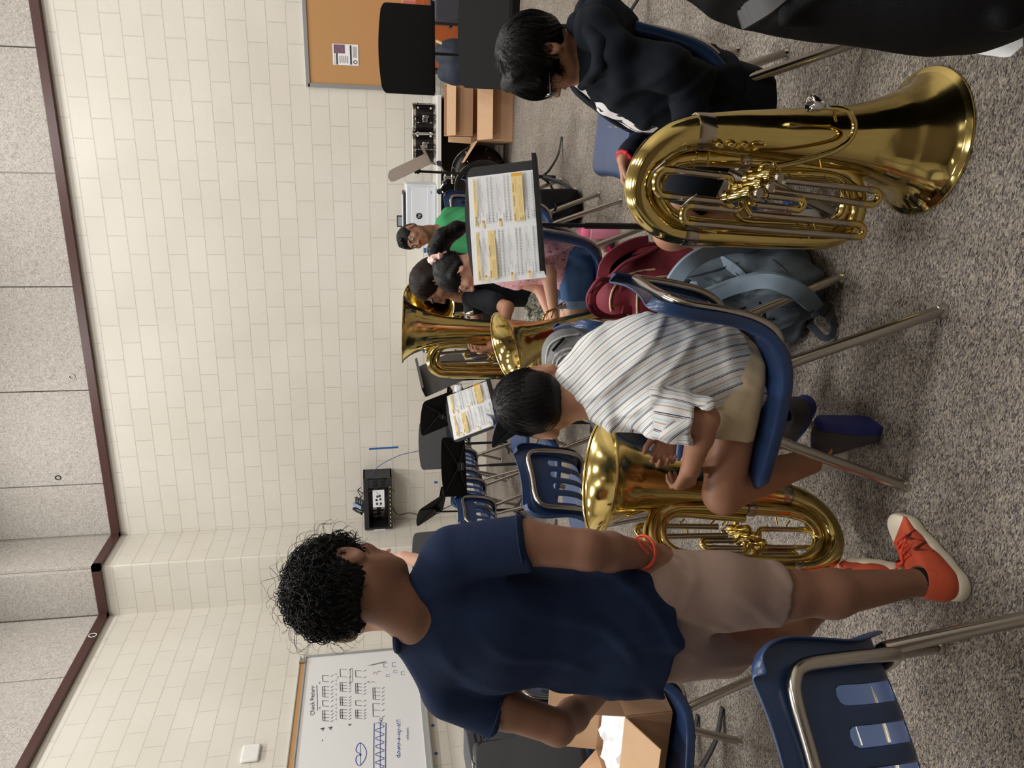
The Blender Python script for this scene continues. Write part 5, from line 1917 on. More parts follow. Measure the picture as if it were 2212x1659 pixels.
def shoe(parent, heel, toe, up, w=0.048, hgt=0.075, m_up=None, m_sole=None, name='shoe', thick=0.026):
    """trainer from heel to toe point (on the sole); up is the sole-to-ankle direction"""
    heel, toe, up = (np.asarray(q, float) for q in (heel, toe, up))
    L_ = np.linalg.norm(toe - heel)
    f = (toe - heel) / L_
    up = unit(up - f * (up @ f))
    sd = np.cross(f, up)
    P = lambda a, b, c: heel + f * a * L_ + sd * b + up * c
    F = Field(0.03)
    F.chain([P(0.13, 0, 0.050), P(0.32, 0, 0.052), P(0.55, 0, 0.042), P(0.8, 0.004, 0.034), P(0.92, 0.004, 0.030)], [w * 0.84, w * 0.88, w * 0.95, w * 0.96, w * 0.76], 0.02)
    F.chain([P(0.15, 0, 0.05), P(0.15, -0.0, hgt)], [w * 0.82, w * 0.80], 0.03)
    F.chain([P(0.3, 0, 0.05), P(0.34, -0.0, hgt * 0.95)], [w * 0.82, w * 0.66], 0.03)
    F.plane(P(0.2, 0, hgt + 0.012), f * 0.35 + up, 0.006)
    F.chain([P(0.46, 0, 0.055), P(0.31, 0, hgt * 1.0)], [w * 0.62, w * 0.50], 0.02)
    F.plane(P(0.5, 0, thick * 0.8), -up, 0.003)
    F.cone(P(0.19, 0, hgt * 0.78), P(0.15, 0, hgt + 0.08), w * 0.56, w * 0.66, 0.006, 's')
    o = net_obj(name, F.mesh(0.0035), m_up, parent)
    S = Field(0.02)
    st = [(0.10, 0.0, 0.80), (0.3, 0.0, 0.84), (0.5, 0.0, 0.90), (0.78, 0.004, 0.93), (0.90, 0.004, 0.66)]
    for i in range(len(st) - 1):
        a, b = st[i], st[i + 1]
        S.cone(P(a[0], a[1], thick * 0.5), P(b[0], b[1], thick * 0.5), w * a[2] + 0.003, w * b[2] + 0.003, 0.02)
    S.plane(P(0.5, 0, thick), up, 0.004)
    S.plane(P(0.5, 0, 0.0), -up, 0.004)
    net_obj('sole', S.mesh(0.0035), m_sole, o)
    return o, P, (f, sd, up)


def lace(parent, P, pts, r=0.003, m=None):
    MB().tube(smooth_path([P(*p) for p in pts], 5), r, 8).build('shoelace', m, parent, world=True)
# ---------------------------------------------------------------- standing boy in navy T-shirt
def standing_boy():
    t = person('tall boy in navy T-shirt and taupe shorts standing with his back to the camera', (-1.02, 1.42, 0))
    hR, hL = KY(1430, 1270, 1.43), KY(1425, 1395, 1.46)
    hl, to = G(2105, 1290, 0.0) + np.array([0, 0.02, 0]), G(1940, 1122, 0.0)
    kR, aR = KY(1700, 1285, 1.40), hl + (to - hl) * 0.17 + np.array([0, 0, 0.095])
    kL, aL = KY(1660, 1378, 1.60), G(1945, 1268) + np.array([0, 0.05, 0.12])
    neck = KY(905, 1335, 1.45)
    shR, shL = KY(985, 1195, 1.43), KY(975, 1500, 1.46)
    lat = unit(shR - shL)
    hc = KY(752, 1262, 1.44)
    F = Field(0.02)
    H = head(F, hc, (0.10, 0.95, -0.36), (0.05, 0.35, 1.0), 1.0, neck=neck, jaw=1.05, ears=1.1)
    cst, wst, pel = KY(1070, 1345, 1.46), KY(1240, 1350, 1.46), KY(1400, 1335, 1.45)
    slab(F, [KY(985, 1345, 1.45), cst, wst, pel], [lat] * 4, [0.145, 0.15, 0.125, 0.14], [0.065, 0.085, 0.078, 0.09], 0.05)
    F.cone(neck, KY(960, 1340, 1.45), 0.055, 0.07, 0.05)
    eR, wR = KY(1268, 1188, 1.36), KY(1398, 1198, 1.44)
    eL, wL = KY(1205, 1572, 1.40), KY(1290, 1500, 1.58)
    F.chain([shR, KY(1130, 1172, 1.40), eR], [0.052, 0.047, 0.042], 0.02)
    F.chain([eR, eR + (wR - eR) * 0.35, wR], [0.041, 0.042, 0.029], 0.015)
    F.chain([shL, KY(1090, 1530, 1.43), eL], [0.050, 0.046, 0.040], 0.02)
    F.chain([eL, eL + (wL - eL) * 0.35, wL], [0.039, 0.040, 0.028], 0.015)
    hand(F, wR, wR - eR, (0, 0.4, -0.2) - lat, 1, 0.9, (0.3,) * 4)
    hand(F, wL, wL - eL, (1, 0.3, 0), 1, 0.9, (0.6,) * 4)
    F.chain([hR, kR], [0.082, 0.056], 0.03)
    F.chain([kR, kR + (aR - kR) * 0.3 - np.array([0, 0.012, 0]), aR], [0.052, 0.055, 0.031], 0.025)
    F.chain([hL, kL], [0.080, 0.055], 0.03)
    F.chain([kL, kL + (aL - kL) * 0.3, aL], [0.051, 0.053, 0.034], 0.025)
    F.chain([aR, hl + (to - hl) * 0.4 + np.array([0, 0, 0.05])], [0.030, 0.026], 0.02)
    net_obj('body', F.mesh(0.0042), [M['skin_a'], M['lip']], t, classify=lambda P: lips_of(*H)(P).astype(int))
    # hair: short curls over a dense cap
    hair_cap(H, puff=0.014, parent=t, nape=-0.045, wob=0.008, fringe=0.02, h=0.004)
    acc = lambda d: (d[:, 2] > -0.45) & ~((d[:, 1] > 0.45) & (d[:, 2] < 0.25))
    strands('loose_curls', H, t, M['hair'], 3000, (0.1, -0.45, 0.9), 0.072, acc, lift=0.75, curl=0.62, curl_r=0.0085, grav=0.30, r=0.0013, seg=12, puff=0.012, seed=4, jitter=0.8)
    strands('flyaway_hair', H, t, M['hair'], 130, (0.0, -0.3, 0.9), 0.10, acc, lift=1.6, curl=0.75, curl_r=0.008, grav=0.1, r=0.0006, seg=12, puff=0.02, seed=9, jitter=1.0)
    # T-shirt
    S = Field(0.03)
    up_ = KY(978, 1345, 1.45)
    slab(S, [up_, cst, wst, KY(1345, 1350, 1.45), KY(1400, 1352, 1.45)], [lat] * 5, [0.152, 0.162, 0.148, 0.170, 0.176], [0.070, 0.096, 0.094, 0.110, 0.118], 0.05)
    S.cone(KY(882, 1338, 1.45), KY(975, 1345, 1.45), 0.066, 0.085, 0.05)
    S.cone(KY(910, 1290, 1.44), KY(960, 1215, 1.43), 0.045, 0.058, 0.04)
    S.cone(KY(905, 1390, 1.45), KY(960, 1480, 1.46), 0.045, 0.056, 0.04)
    sR, sL = KY(1150, 1170, 1.395), KY(1092, 1543, 1.43)
    S.chain([shR, KY(1150, 1170, 1.395) + unit(sR - shR) * 0.02], [0.062, 0.062], 0.03)
    S.chain([shL, sL + unit(sL - shL) * 0.02], [0.060, 0.062], 0.03)
    S.plane(KY(1138, 1171, 1.40), (0, 0, 0), 0.004) if False else None
    dR, dL = unit(sR - shR), unit(sL - shL)
    for s_, d_ in ((KY(1142, 1171, 1.40), dR), (KY(1078, 1541, 1.43), dL)):
        S.box(s_ + d_ * 0.06, (0.09, 0.09, 0.06), frame((0, 1, 0) if abs(d_[1]) < .9 else (1, 0, 0), d_) if False else np.stack([unit(np.cross(d_, (0, 1, 0))), np.cross(d_, unit(np.cross(d_, (0, 1, 0)))), d_], 1), 0.0, 0.003, 's') if d_ is dL else S.box(s_ + d_ * 0.055, (0.075, 0.075, 0.055), np.stack([unit(np.cross(d_, (0, 1, 0))), np.cross(d_, unit(np.cross(d_, (0, 1, 0)))), d_], 1), 0.0, 0.003, 's')
        S.cone(s_ - d_ * 0.035, s_ + d_ * 0.05, 0.046, 0.056, 0.004, 's')
    S.plane(KY(1432, 1340, 1.40), (-0.06, 0.10, -1), 0.006)
    S.ell(KY(845, 1338, 1.46), (0.062, 0.062, 0.052), None, 0.006, 's')
    fd = lambda P: folds(P, [((0.8, 0.2, -0.75), 0.10), ((1, 0, 0.35), 0.13)], 0.0062, 2) * np.clip((1.30 - P[:, 2]) * 3.0, 0.25, 1.6)
    net_obj('t_shirt', S.mesh(0.0048, fd), M['navy_shirt'], t, relax=2)
    for s_, d_, r_ in ((KY(1128, 1171, 1.40), dR, 0.0635), (KY(1066, 1539, 1.43), dL, 0.0625)):
        A_ = np.stack([unit(np.cross(d_, (0, 1, 0))), np.cross(d_, unit(np.cross(d_, (0, 1, 0)))), d_], 1)
        ring = [s_ + A_[:, 0] * r_ * math.cos(a) + A_[:, 1] * r_ * math.sin(a) for a in np.linspace(0, 2 * PI, 40)[:-1]]
        MB().tube(ring, 0.0022, 6, closed=True).build('sleeve_seam', M['navy_shirt'], t, world=True)
    # collar band
    th = np.linspace(0, 2 * PI, 40)[:-1]
    cc = KY(868, 1338, 1.45)
    e1 = lat
    e2 = unit(np.cross(lat, (0, 0, 1)))
    MB().tube([cc + e1 * 0.066 * math.cos(a) + e2 * 0.062 * math.sin(a) + np.array([0, 0, 0.012 * math.sin(a) * (1 if e2[1] < 0 else -1) + 0.003]) for a in th], 0.008, 8, closed=True, flat=1.0).build('collar_band', M['navy_shirt'], t, world=True)
    # shorts
    S = Field(0.03)
    slab(S, [KY(1400, 1335, 1.45), pel, KY(1450, 1332, 1.45)], [lat] * 3, [0.125, 0.13, 0.145], [0.08, 0.085, 0.09], 0.03)
    S.chain([hR, KY(1560, 1275, 1.42), KY(1672, 1284, 1.41)], [0.085, 0.083, 0.078], 0.04)
    S.chain([hL, KY(1590, 1398, 1.56)], [0.085, 0.078], 0.04)
    d_ = unit(KY(1672, 1284, 1.41) - hR)
    B_ = lambda d: np.stack([unit(np.cross(d, (0, 1, 0))), np.cross(d, unit(np.cross(d, (0, 1, 0)))), d], 1)
    S.box(KY(1678, 1284, 1.41) + d_ * 0.06, (0.12, 0.12, 0.06), B_(d_), 0, 0.003, 's')
    S.cone(KY(1640, 1283, 1.41), KY(1720, 1286, 1.41), 0.062, 0.070, 0.004, 's')
    d2 = unit(KY(1590, 1398, 1.56) - hL)
    S.box(KY(1575, 1396, 1.55) + d2 * 0.06, (0.11, 0.11, 0.06), B_(d2), 0, 0.003, 's')
    S.cone(KY(1545, 1393, 1.53), KY(1620, 1400, 1.58), 0.060, 0.066, 0.004, 's')
    fd = lambda P: folds(P, [((1, 0.1, -0.6), 0.09), ((0.6, 0, 1), 0.12)], 0.0035, 5)
    net_obj('shorts', S.mesh(0.0048, fd), M['taupe'], t, relax=2)
    # bracelet of red thread at the pocket
    c0 = KY(1388, 1192, 1.425)
    dd = unit(wR - eR)
    A_ = B_(dd)
    MB().tube([c0 + A_[:, 0] * 0.036 * math.cos(a) + A_[:, 1] * 0.036 * math.sin(a) for a in th], 0.0035, 6, closed=True).build('bracelet', M['orange_cord'], t, world=True)
    MB().tube([KY(1378, 1165, 1.40), KY(1395, 1172, 1.39), KY(1412, 1190, 1.385)], 0.002, 6).tube([KY(1378, 1165, 1.40), KY(1385, 1180, 1.39), KY(1402, 1196, 1.385)], 0.002, 6).build('bracelet_tail', M['orange_cord'], t, world=True)
    # shoes and socks
    sk = Field(0.01)
    sk.chain([aR - unit(aR - kR) * 0.01, aR + unit(aR - kR) * 0.035], [0.036, 0.036], 0.01)
    net_obj('sock', sk.mesh(0.004), M['black_sock'], t)
    for (a, b, upv, near) in ((hl, to, (0, 0, 1), True), (G(1955, 1240, 0.045), G(1838, 1236, 0.045), (-0.6, 0.75, 0.3), False)):
        o, P, (f, sd, up) = shoe(t, a, b, upv, w=0.047, hgt=0.085, m_up=M['orange_knit'], m_sole=M['cream_sole'], name='trainer', thick=0.034)
        if near:
            s1 = 1 if (P(0.5, 0.05, 0) - P(0.5, -0.05, 0)) @ np.array([1, -1, 0]) < 0 else -1
            for sgn in (-1, 1):
                mb = MB()
                w_ = 0.0468 * sgn
                pts = [(0.34, 0.040), (0.42, 0.080), (0.48, 0.038), (0.58, 0.074), (0.64, 0.036)]
                for i in range(len(pts) - 1):
                    mb.tube([P(pts[i][0], w_ * (1.0 if pts[i][1] < .05 else 0.90), pts[i][1]), P(pts[i + 1][0], w_ * (1.0 if pts[i + 1][1] < .05 else 0.90), pts[i + 1][1])], 0.0035, 6)
                mb.build('side_letter', M['maroon'], o, world=True)
            for i in range(5):
                x = 0.42 + 0.065 * i
                z = 0.098 - 0.009 * i
                lace(o, P, [(x, -0.026, z - 0.012), (x + 0.01, 0, z + 0.001), (x, 0.026, z - 0.012)], 0.003, M['orange_cord'])
            lace(o, P, [(0.42, 0, 0.10), (0.46, 0.03, 0.105), (0.52, 0.045, 0.085), (0.48, 0.02, 0.10), (0.42, 0, 0.10)], 0.0025, M['orange_cord'])
            lace(o, P, [(0.42, 0, 0.10), (0.45, -0.03, 0.105), (0.52, -0.045, 0.08), (0.47, -0.02, 0.10), (0.42, 0, 0.10)], 0.0025, M['orange_cord'])
    return t


M['orange_cord'] = mat('orange_red_cord', (222, 74, 46), 0.7)
M['orange_knit'] = mat('orange_knit', (204, 84, 52), 0.75, bump=0.6, bscale=500, noise=0.08, nscale=60)
M['cream_sole'] = mat('cream_rubber', (222, 212, 190), 0.6, noise=0.06, nscale=20)
M['maroon'] = mat('maroon_trim', (104, 34, 34), 0.6)
standing_boy()


# ---------------------------------------------------------------- boy in the striped shirt
def striped_boy():
    t = person('boy in a striped short-sleeved shirt and khaki shorts sitting bent over, head turned away', (-0.7, 1.88, 0))
    pel = KY(1585, 795, 1.90)
    wst, cst, upb = KY(1490, 800, 1.90), KY(1390, 808, 1.90), KY(1320, 822, 1.90)
    shL, shR = KY(1395, 885, 1.74), KY(1312, 752, 2.03)
    latS = unit(shR - shL)
    latP = np.array([0, 1.0, 0])
    latM = unit(latS + latP)
    neck = KY(1272, 858, 1.90)
    F = Field(0.02)
    H = head(F, KY(1170, 868, 1.93), (-0.30, 0.84, -0.58), (-0.16, 0.50, 1.0), 1.05, neck=neck, neck_r=0.84, ears=1.3)
    slab(F, [pel, wst, cst, upb], [latP, latP, latM, latS], [0.14, 0.125, 0.15, 0.14], [0.095, 0.085, 0.095, 0.075], 0.05)
    F.cone(neck, upb, 0.044, 0.075, 0.04)
    eL, wL = KY(1522, 905, 1.66), KY(1492, 1010, 1.70)
    F.chain([shL, KY(1460, 903, 1.68), eL], [0.046, 0.042, 0.036], 0.02)
    F.chain([eL, eL + (wL - eL) * 0.35, wL], [0.036, 0.036, 0.025], 0.012)
    eR, wR = KY(1490, 850, 1.98), KY(1448, 925, 1.84)
    F.chain([shR, eR], [0.044, 0.036], 0.02)
    F.chain([eR, wR], [0.035, 0.024], 0.012)
    hand(F, wL, KY(1475, 1055, 1.74) - wL, (0.1, 1.0, 0.2), 1, 0.92, (0.75, 0.85, 0.9, 0.95), thumb=0.8)
    hand(F, wR, KY(1432, 985, 1.82) - wR, (0.25, -0.9, 0.30), 1, 0.90, (0.85, 0.9, 0.95, 1.0), thumb=0.7)
    hipL, hipR = KY(1590, 815, 1.80), KY(1585, 815, 1.99)
    kL, aL = KY(1562, 1068, 1.74), KY(1775, 990, 1.83)
    kR = KY(1500, 1020, 2.10)
    aR = KY(1690, 945, 2.04)
    F.chain([hipL, kL], [0.078, 0.053], 0.03)
    F.chain([kL, kL + (aL - kL) * 0.35 + np.array([0.012, 0, 0]), aL], [0.052, 0.050, 0.032], 0.02)
    F.chain([hipR, kR], [0.076, 0.052], 0.03)
    F.chain([kR, kR + (aR - kR) * 0.35, aR], [0.050, 0.048, 0.031], 0.02)
    net_obj('body', F.mesh(0.0038), [M['skin_b'], M['lip']], t, classify=lambda P: lips_of(*H)(P).astype(int))
    hair_cap(H, puff=0.010, parent=t, nape=-0.072, wob=0.002, fringe=0.02, h=0.0038)
    acc = lambda d: (d[:, 2] > -0.5) & ~((d[:, 1] > 0.5) & (d[:, 2] < 0.2))
    strands('short_hair', H, t, M['hair'], 3000, (-0.05, -0.50, 0.86), 0.042, acc, lift=0.28, grav=0.0, r=0.0009, seg=7, puff=0.013, seed=3, jitter=0.16)
    # shirt
    S = Field(0.03)
    slab(S, [KY(1592, 800, 1.90), KY(1540, 796, 1.90), wst, cst, upb], [latP, latP, latP, latM, latS], [0.165, 0.16, 0.158, 0.172, 0.158], [0.122, 0.122, 0.120, 0.126, 0.096], 0.06)
    S.cone(KY(1246, 826, 1.91), upb, 0.066, 0.094, 0.05)
    hemL = KY(1492, 903, 1.672)
    S.chain([shL, KY(1455, 903, 1.685), hemL + unit(hemL - shL) * 0.03], [0.060, 0.062, 0.060], 0.03)
    S.chain([shR, KY(1365, 770, 2.00)], [0.062, 0.070], 0.04)
    d = unit(hemL - shL)
    A_ = np.stack([unit(np.cross(d, (0, 1, 0))), np.cross(d, unit(np.cross(d, (0, 1, 0)))), d], 1)
    S.box(hemL + d * 0.06 + np.array([-0.02, -0.02, 0]), (0.065, 0.075, 0.06), A_, 0, 0.003, 's')
    S.cone(hemL - d * 0.03, hemL + d * 0.06, 0.048, 0.055, 0.003, 's')
    S.ell(KY(1220, 874, 1.92), (0.054, 0.060, 0.05), None, 0.006, 's')
    # hem runs obliquely round the hips
    S.plane(KY(1620, 790, 1.80), (0.32, 0.0, -1), 0.006)
    fd = lambda P: folds(P, [((1, 0.3, 0.7), 0.10), ((-0.4, 0.3, 1), 0.12)], 0.0055, 8)

    def stripe(P):
        # cloth grain: across the back, following the bent spine; along the arm on the sleeve
        sp = np.array([pel, wst, cst, upb, neck])
        zz = P[:, 2]
        cx_ = np.polyval(np.polyfit(sp[:, 2], sp[:, 0], 2), zz)
        cy_ = np.polyval(np.polyfit(sp[:, 2], sp[:, 1], 2), zz)
        a_, b_ = (P[:, 0] - cx_), (P[:, 1] - cy_)
        squeeze = 1.0 + 0.25 * np.clip((zz - sp[3, 2]) / 0.12, 0, 1) ** 2
        tor = (a_ * 0.947 + b_ * 0.319) * squeeze + 0.45 * (b_ * 0.947 - a_ * 0.319) + 0.30 * (zz - pel[2])
        slv = cyl_coord(P, shL, hemL, (1, 0, 0)) * 0.060
        near = seg_dist(P, KY(1420, 893, 1.71), hemL) < 0.072
        w = near & (P[:, 1] < 1.765) & (P[:, 2] < shL[2] + 0.01)
        return np.where(w, slv, tor) + 0.72
    net_obj('striped_shirt', S.mesh(0.0045, fd), M['stripes'], t, relax=2, attr={'stripe': stripe})
    # shorts
    S = Field(0.03)
    slab(S, [KY(1580, 790, 1.90), KY(1598, 812, 1.90)], [latP] * 2, [0.15, 0.155], [0.098, 0.098], 0.03)
    he = KY(1560, 955, 1.765)
    S.chain([hipL, he], [0.090, 0.080], 0.04)
    hr = KY(1530, 935, 2.03)
    S.chain([hipR, hr], [0.088, 0.078], 0.04)
    d = unit(kL - hipL)
    A_ = np.stack([unit(np.cross(d, (0, 1, 0))), np.cross(d, unit(np.cross(d, (0, 1, 0)))), d], 1)
    hm = KY(1580, 942, 1.77)
    S.box(hm + d * 0.07, (0.13, 0.11, 0.07), A_, 0, 0.003, 's')
    S.cone(hm - d * 0.05, hm + d * 0.05, 0.062, 0.068, 0.004, 's')
    d = unit(kR - hipR)
    hm2 = hipR + (kR - hipR) * 0.62
    A_ = np.stack([unit(np.cross(d, (0, 1, 0))), np.cross(d, unit(np.cross(d, (0, 1, 0)))), d], 1)
    S.box(hm2 + d * 0.08 + np.array([0, 0.06, 0]), (0.13, 0.12, 0.08), A_, 0, 0.003, 's')
    S.plane((0, 0, 0.425), (0, 0, -1), 0.01)
    fd = lambda P: folds(P, [((1, 0.1, -0.5), 0.08), ((0.3, 0, 1), 0.11)], 0.003, 3)
    net_obj('shorts', S.mesh(0.0045, fd), M['khaki'], t, relax=2)
    # socks, shoes tucked under the chair on their toes
    for k_, a_, heel, toe, upv in ((kL, aL, KY(1792, 880, 1.80), KY(1893, 938, 1.84), (-0.9, 0.1, 0.5)), (kR, aR, KY(1740, 855, 2.04), KY(1690, 960, 2.06), (-0.6, -0.2, 0.9))):
        pass
    sk = Field(0.01)
    dl = unit(aL - kL)
    sk.chain([aL - dl * 0.02, aL + dl * 0.05], [0.037, 0.037], 0.01)
    net_obj('sock', sk.mesh(0.004), M['sock'], t)
    o, P, (f, sd, up) = shoe(t, KY(1778, 905, 1.83), KY(1905, 912, 1.83), (-1.0, 0.05, 0.15), w=0.043, hgt=0.085, m_up=M['grey_knit'], m_sole=M['blue_sole'], name='trainer', thick=0.03)
    for sgn in (-1, 1):
        mb = MB()
        for i in range(3): mb.tube([P(0.16 + 0.035 * i, 0.0375 * sgn, 0.040), P(0.22 + 0.035 * i, 0.0375 * sgn, 0.058 - 0.006 * i)], 0.0032, 6)
        mb.tube([P(0.14, 0.036 * sgn, 0.066), P(0.14, 0.034 * sgn, 0.096)], 0.006, 6)
        mb.build('orange_bars', M['orange_cord2'], o, world=True)
    mb = MB()
    for i in range(4): mb.tube(smooth_path([P(0.5 + 0.06 * i, -0.025, 0.078 - 0.006 * i), P(0.5 + 0.06 * i, 0, 0.090 - 0.008 * i), P(0.5 + 0.06 * i, 0.025, 0.078 - 0.006 * i)], 4), 0.0025, 6)
    mb.build('shoelace', M['blue_sole'], o, world=True)
    o, P, _ = shoe(t, KY(1752, 868, 2.02), KY(1672, 955, 2.10) * [1, 1, 0] + np.array([0, 0, 0.12]), (-0.3, -0.2, 1.0), w=0.043, hgt=0.08, m_up=M['grey_knit'], m_sole=M['blue_sole'], name='trainer', thick=0.03)
    mb = MB()
    for sgn in (-1, 1):
        for i in range(3): mb.tube([P(0.16 + 0.035 * i, 0.0375 * sgn, 0.040), P(0.22 + 0.035 * i, 0.0375 * sgn, 0.058)], 0.0032, 6)
    mb.build('orange_bars', M['orange_cord2'], o, world=True)
    MB().box(KY(1415, 938, 1.825), (0.03, 0.02, 0.02)).build('watch', M['paper'], t, world=True, bevel=0.004)
    return t


M['grey_knit'] = mat('grey_knit', (78, 76, 80), 0.8, bump=0.5, bscale=600)
M['blue_sole'] = mat('blue_foam', (40, 50, 124), 0.55)
M['orange_cord2'] = mat('orange_strips', (236, 140, 70), 0.6)
striped_boy()


# ---------------------------------------------------------------- boy in the black hoodie
def hoodie_boy():
    t = person('boy with glasses in a black hoodie sitting behind the upside-down tuba', (0.05, 2.35, 0))
    lat = np.array([0, 1.0, 0])
    pel, wst, cst, upb = KY(1560, 215, 2.36), KY(1470, 200, 2.36), KY(1380, 175, 2.36), KY(1315, 150, 2.36)
    neck = KY(1258, 125, 2.36)
    shL, shR = KY(1345, 130, 2.20), KY(1330, 185, 2.52)
    F = Field(0.02)
    H = head(F, KY(1170, 126, 2.34), (-0.96, -0.12, -0.20), (-0.20, -0.05, 1.0), 0.99, neck=neck)
    slab(F, [pel, wst, cst, upb], [lat] * 4, [0.15, 0.14, 0.15, 0.14], [0.10, 0.095, 0.10, 0.075], 0.05)
    F.cone(neck, upb, 0.052, 0.075, 0.04)
    eL, wL = KY(1500, 175, 2.16), KY(1478, 292, 2.10)
    eR, wR = KY(1440, 270, 2.60), KY(1348, 345, 2.50)
    F.chain([shL, eL], [0.048, 0.040], 0.02)
    F.chain([eL, wL], [0.038, 0.027], 0.015)
    F.chain([shR, eR], [0.048, 0.040], 0.02)
    F.chain([eR, wR], [0.038, 0.024], 0.015)
    hand(F, wL, (-0.15, 0.0, -1.0), (-1, 0.2, 0), 1, 0.9, (0.5,) * 4)
    hand(F, wR, KY(1352, 395, 2.48) - wR, (0, -0.6, -0.8), 1, 0.88, (0.5,) * 4)
    hipL, hipR = KY(1570, 225, 2.27), KY(1560, 235, 2.45)
    kL, aL = KY(1452, 500, 2.18), G(1735, 480, 0.08)
    kR, aR = KY(1400, 452, 2.50), KY(1575, 415, 2.50)
    F.chain([hipL, kL], [0.080, 0.055], 0.03)
    F.chain([kL, kL + (aL - kL) * 0.3, aL], [0.053, 0.052, 0.036], 0.02)
    F.chain([hipR, kR], [0.080, 0.055], 0.03)
    F.chain([kR, kR + (aR - kR) * 0.3, aR], [0.053, 0.052, 0.036], 0.02)
    net_obj('body', F.mesh(0.0038), [M['skin_b'], M['lip']], t, classify=lambda P: lips_of(*H)(P).astype(int))
    eyes(t, H, shut=True)

    def ex(Fh, W, R, s):
        for x in np.linspace(-0.07, 0.07, 7):
            Fh.cone(W(x * 0.8, 0.05, 0.105), W(x * 1.05, 0.100 - abs(x) * 0.45, 0.040), 0.016 * s, 0.008 * s, 0.02 * s)
        for q in (-1, 1): Fh.cone(W(0.074 * q, 0.0, 0.05), W(0.084 * q, 0.03, 0.0), 0.016 * s, 0.008 * s, 0.02 * s)
    hair_cap(H, ex, puff=0.020, parent=t, nape=-0.050, wob=0.003, fringe=-0.005, h=0.0038)
    acc = lambda d: (d[:, 2] > -0.45) & ~((d[:, 1] > 0.55) & (d[:, 2] < 0.1))
    strands('straight_hair', H, t, M['hair'], 2600, (-0.1, -0.45, 0.9), 0.085, acc, lift=0.22, grav=0.12, r=0.0010, seg=9, puff=0.021, seed=5, jitter=0.15)
    # glasses
    W, R, s = H
    th = np.linspace(0, 2 * PI, 26)[:-1]
    g = thing('glasses', 'thin metal glasses', 'glasses') if False else None
    mb = MB()
    for q in (-1, 1):
        mb.tube([W(0.033 * q + 0.023 * math.cos(a), 0.112 - 0.006 * abs(math.cos(a)), 0.0 + 0.018 * math.sin(a)) for a in th], 0.0014, 6, closed=True)
        mb.tube([W(0.056 * q, 0.106, 0.008), W(0.076 * q, 0.06, 0.008), W(0.082 * q, 0.0, 0.004), W(0.080 * q, -0.02, -0.012)], 0.0014, 6)
    mb.tube([W(-0.011, 0.114, 0.004), W(0, 0.116, 0.007), W(0.011, 0.114, 0.004)], 0.0014, 6)
    gl = mb.build('glasses', M['steel'], t, world=True)
    mb = MB()
    for q in (-1, 1):
        V = [W(0.033 * q, 0.110, 0)] + [W(0.033 * q + 0.022 * math.cos(a), 0.112 - 0.006 * abs(math.cos(a)), 0.017 * math.sin(a)) for a in th]
        mb.add(V, [(0, i + 1, (i + 1) % 25 + 1) for i in range(25)])
    mb.build('lens', M['lens'], gl, world=True, smooth=False)
    # white T-shirt with black and red print
    S = Field(0.03)
    slab(S, [KY(1470, 238, 2.36), KY(1390, 219, 2.36), KY(1325, 200, 2.36)], [lat] * 3, [0.12, 0.13, 0.10], [0.07, 0.07, 0.05], 0.04)
    S.cone(KY(1268, 150, 2.35), KY(1330, 192, 2.35), 0.060, 0.07, 0.04)
    net_obj('print_t_shirt', S.mesh(0.005), M['print_tee'], t)
    # hoodie
    S = Field(0.03)
    slab(S, [KY(1545, 215, 2.36), KY(1520, 212, 2.36), wst, cst, upb], [lat] * 5, [0.18, 0.18, 0.172, 0.172, 0.155], [0.110, 0.110, 0.106, 0.110, 0.09], 0.06)
    S.plane((0, 0, 0.36), (0, 0, -1), 0.01)
    S.cone(KY(1256, 122, 2.36), upb, 0.072, 0.09, 0.05)
    # hood lying on the shoulders
    S.chain([KY(1280, 40, 2.30), KY(1290, 62, 2.22), KY(1330, 110, 2.16), KY(1345, 160, 2.17), KY(1330, 200, 2.24)], [0.050, 0.055, 0.045, 0.036, 0.026], 0.03)
    S.chain([KY(1280, 40, 2.30), KY(1275, 55, 2.42), KY(1290, 120, 2.52), KY(1310, 180, 2.50)], [0.050, 0.05, 0.045, 0.03], 0.03)
    S.ell(KY(1310, 72, 2.34), (0.085, 0.12, 0.075), None, 0.05)
    S.chain([shL, KY(1440, 150, 2.13), eL], [0.066, 0.060, 0.055], 0.02)
    S.chain([eL, eL + (wL - eL) * 0.5, wL], [0.053, 0.048, 0.040], 0.02)
    S.chain([shR, eR], [0.068, 0.06], 0.03)
    S.chain([eR, wR + unit(eR - wR) * 0.05], [0.056, 0.046], 0.03)
    # open front and neck
    S.chain([KY(1262, 186, 2.33), KY(1300, 222, 2.33)], [0.020, 0.010], 0.008, 's')
    S.chain([KY(1300, 238, 2.31), KY(1340, 272, 2.32), KY(1400, 308, 2.35)], [0.022, 0.040, 0.044], 0.008, 's')
    S.ell(KY(1222, 128, 2.35), (0.062, 0.066, 0.056), None, 0.010, 's')
    fd = lambda P: folds(P, [((1, 0.3, 0.6), 0.12), ((-0.5, 0.2, 1), 0.16)], 0.005, 4)
    net_obj('hoodie', S.mesh(0.005, fd), M['black_cloth'], t, relax=2)
    hr_ = Field(0.012)
    hr_.chain([KY(1236, 62, 2.36), KY(1250, 52, 2.27), KY(1276, 66, 2.195), KY(1296, 100, 2.155), KY(1294, 138, 2.16), KY(1276, 170, 2.20), KY(1258, 188, 2.26)], [0.020, 0.026, 0.026, 0.024, 0.020, 0.016, 0.012])
    hr_.chain([KY(1250, 52, 2.27), KY(1300, 30, 2.26), KY(1335, 60, 2.24), KY(1340, 100, 2.18)], [0.026, 0.05, 0.05, 0.03], 0.03)
    net_obj('hood', hr_.mesh(0.0045, lambda P: folds(P, [((1, 0.3, 0.6), 0.06)], 0.003, 9)), M['black_cloth'], t, relax=1)
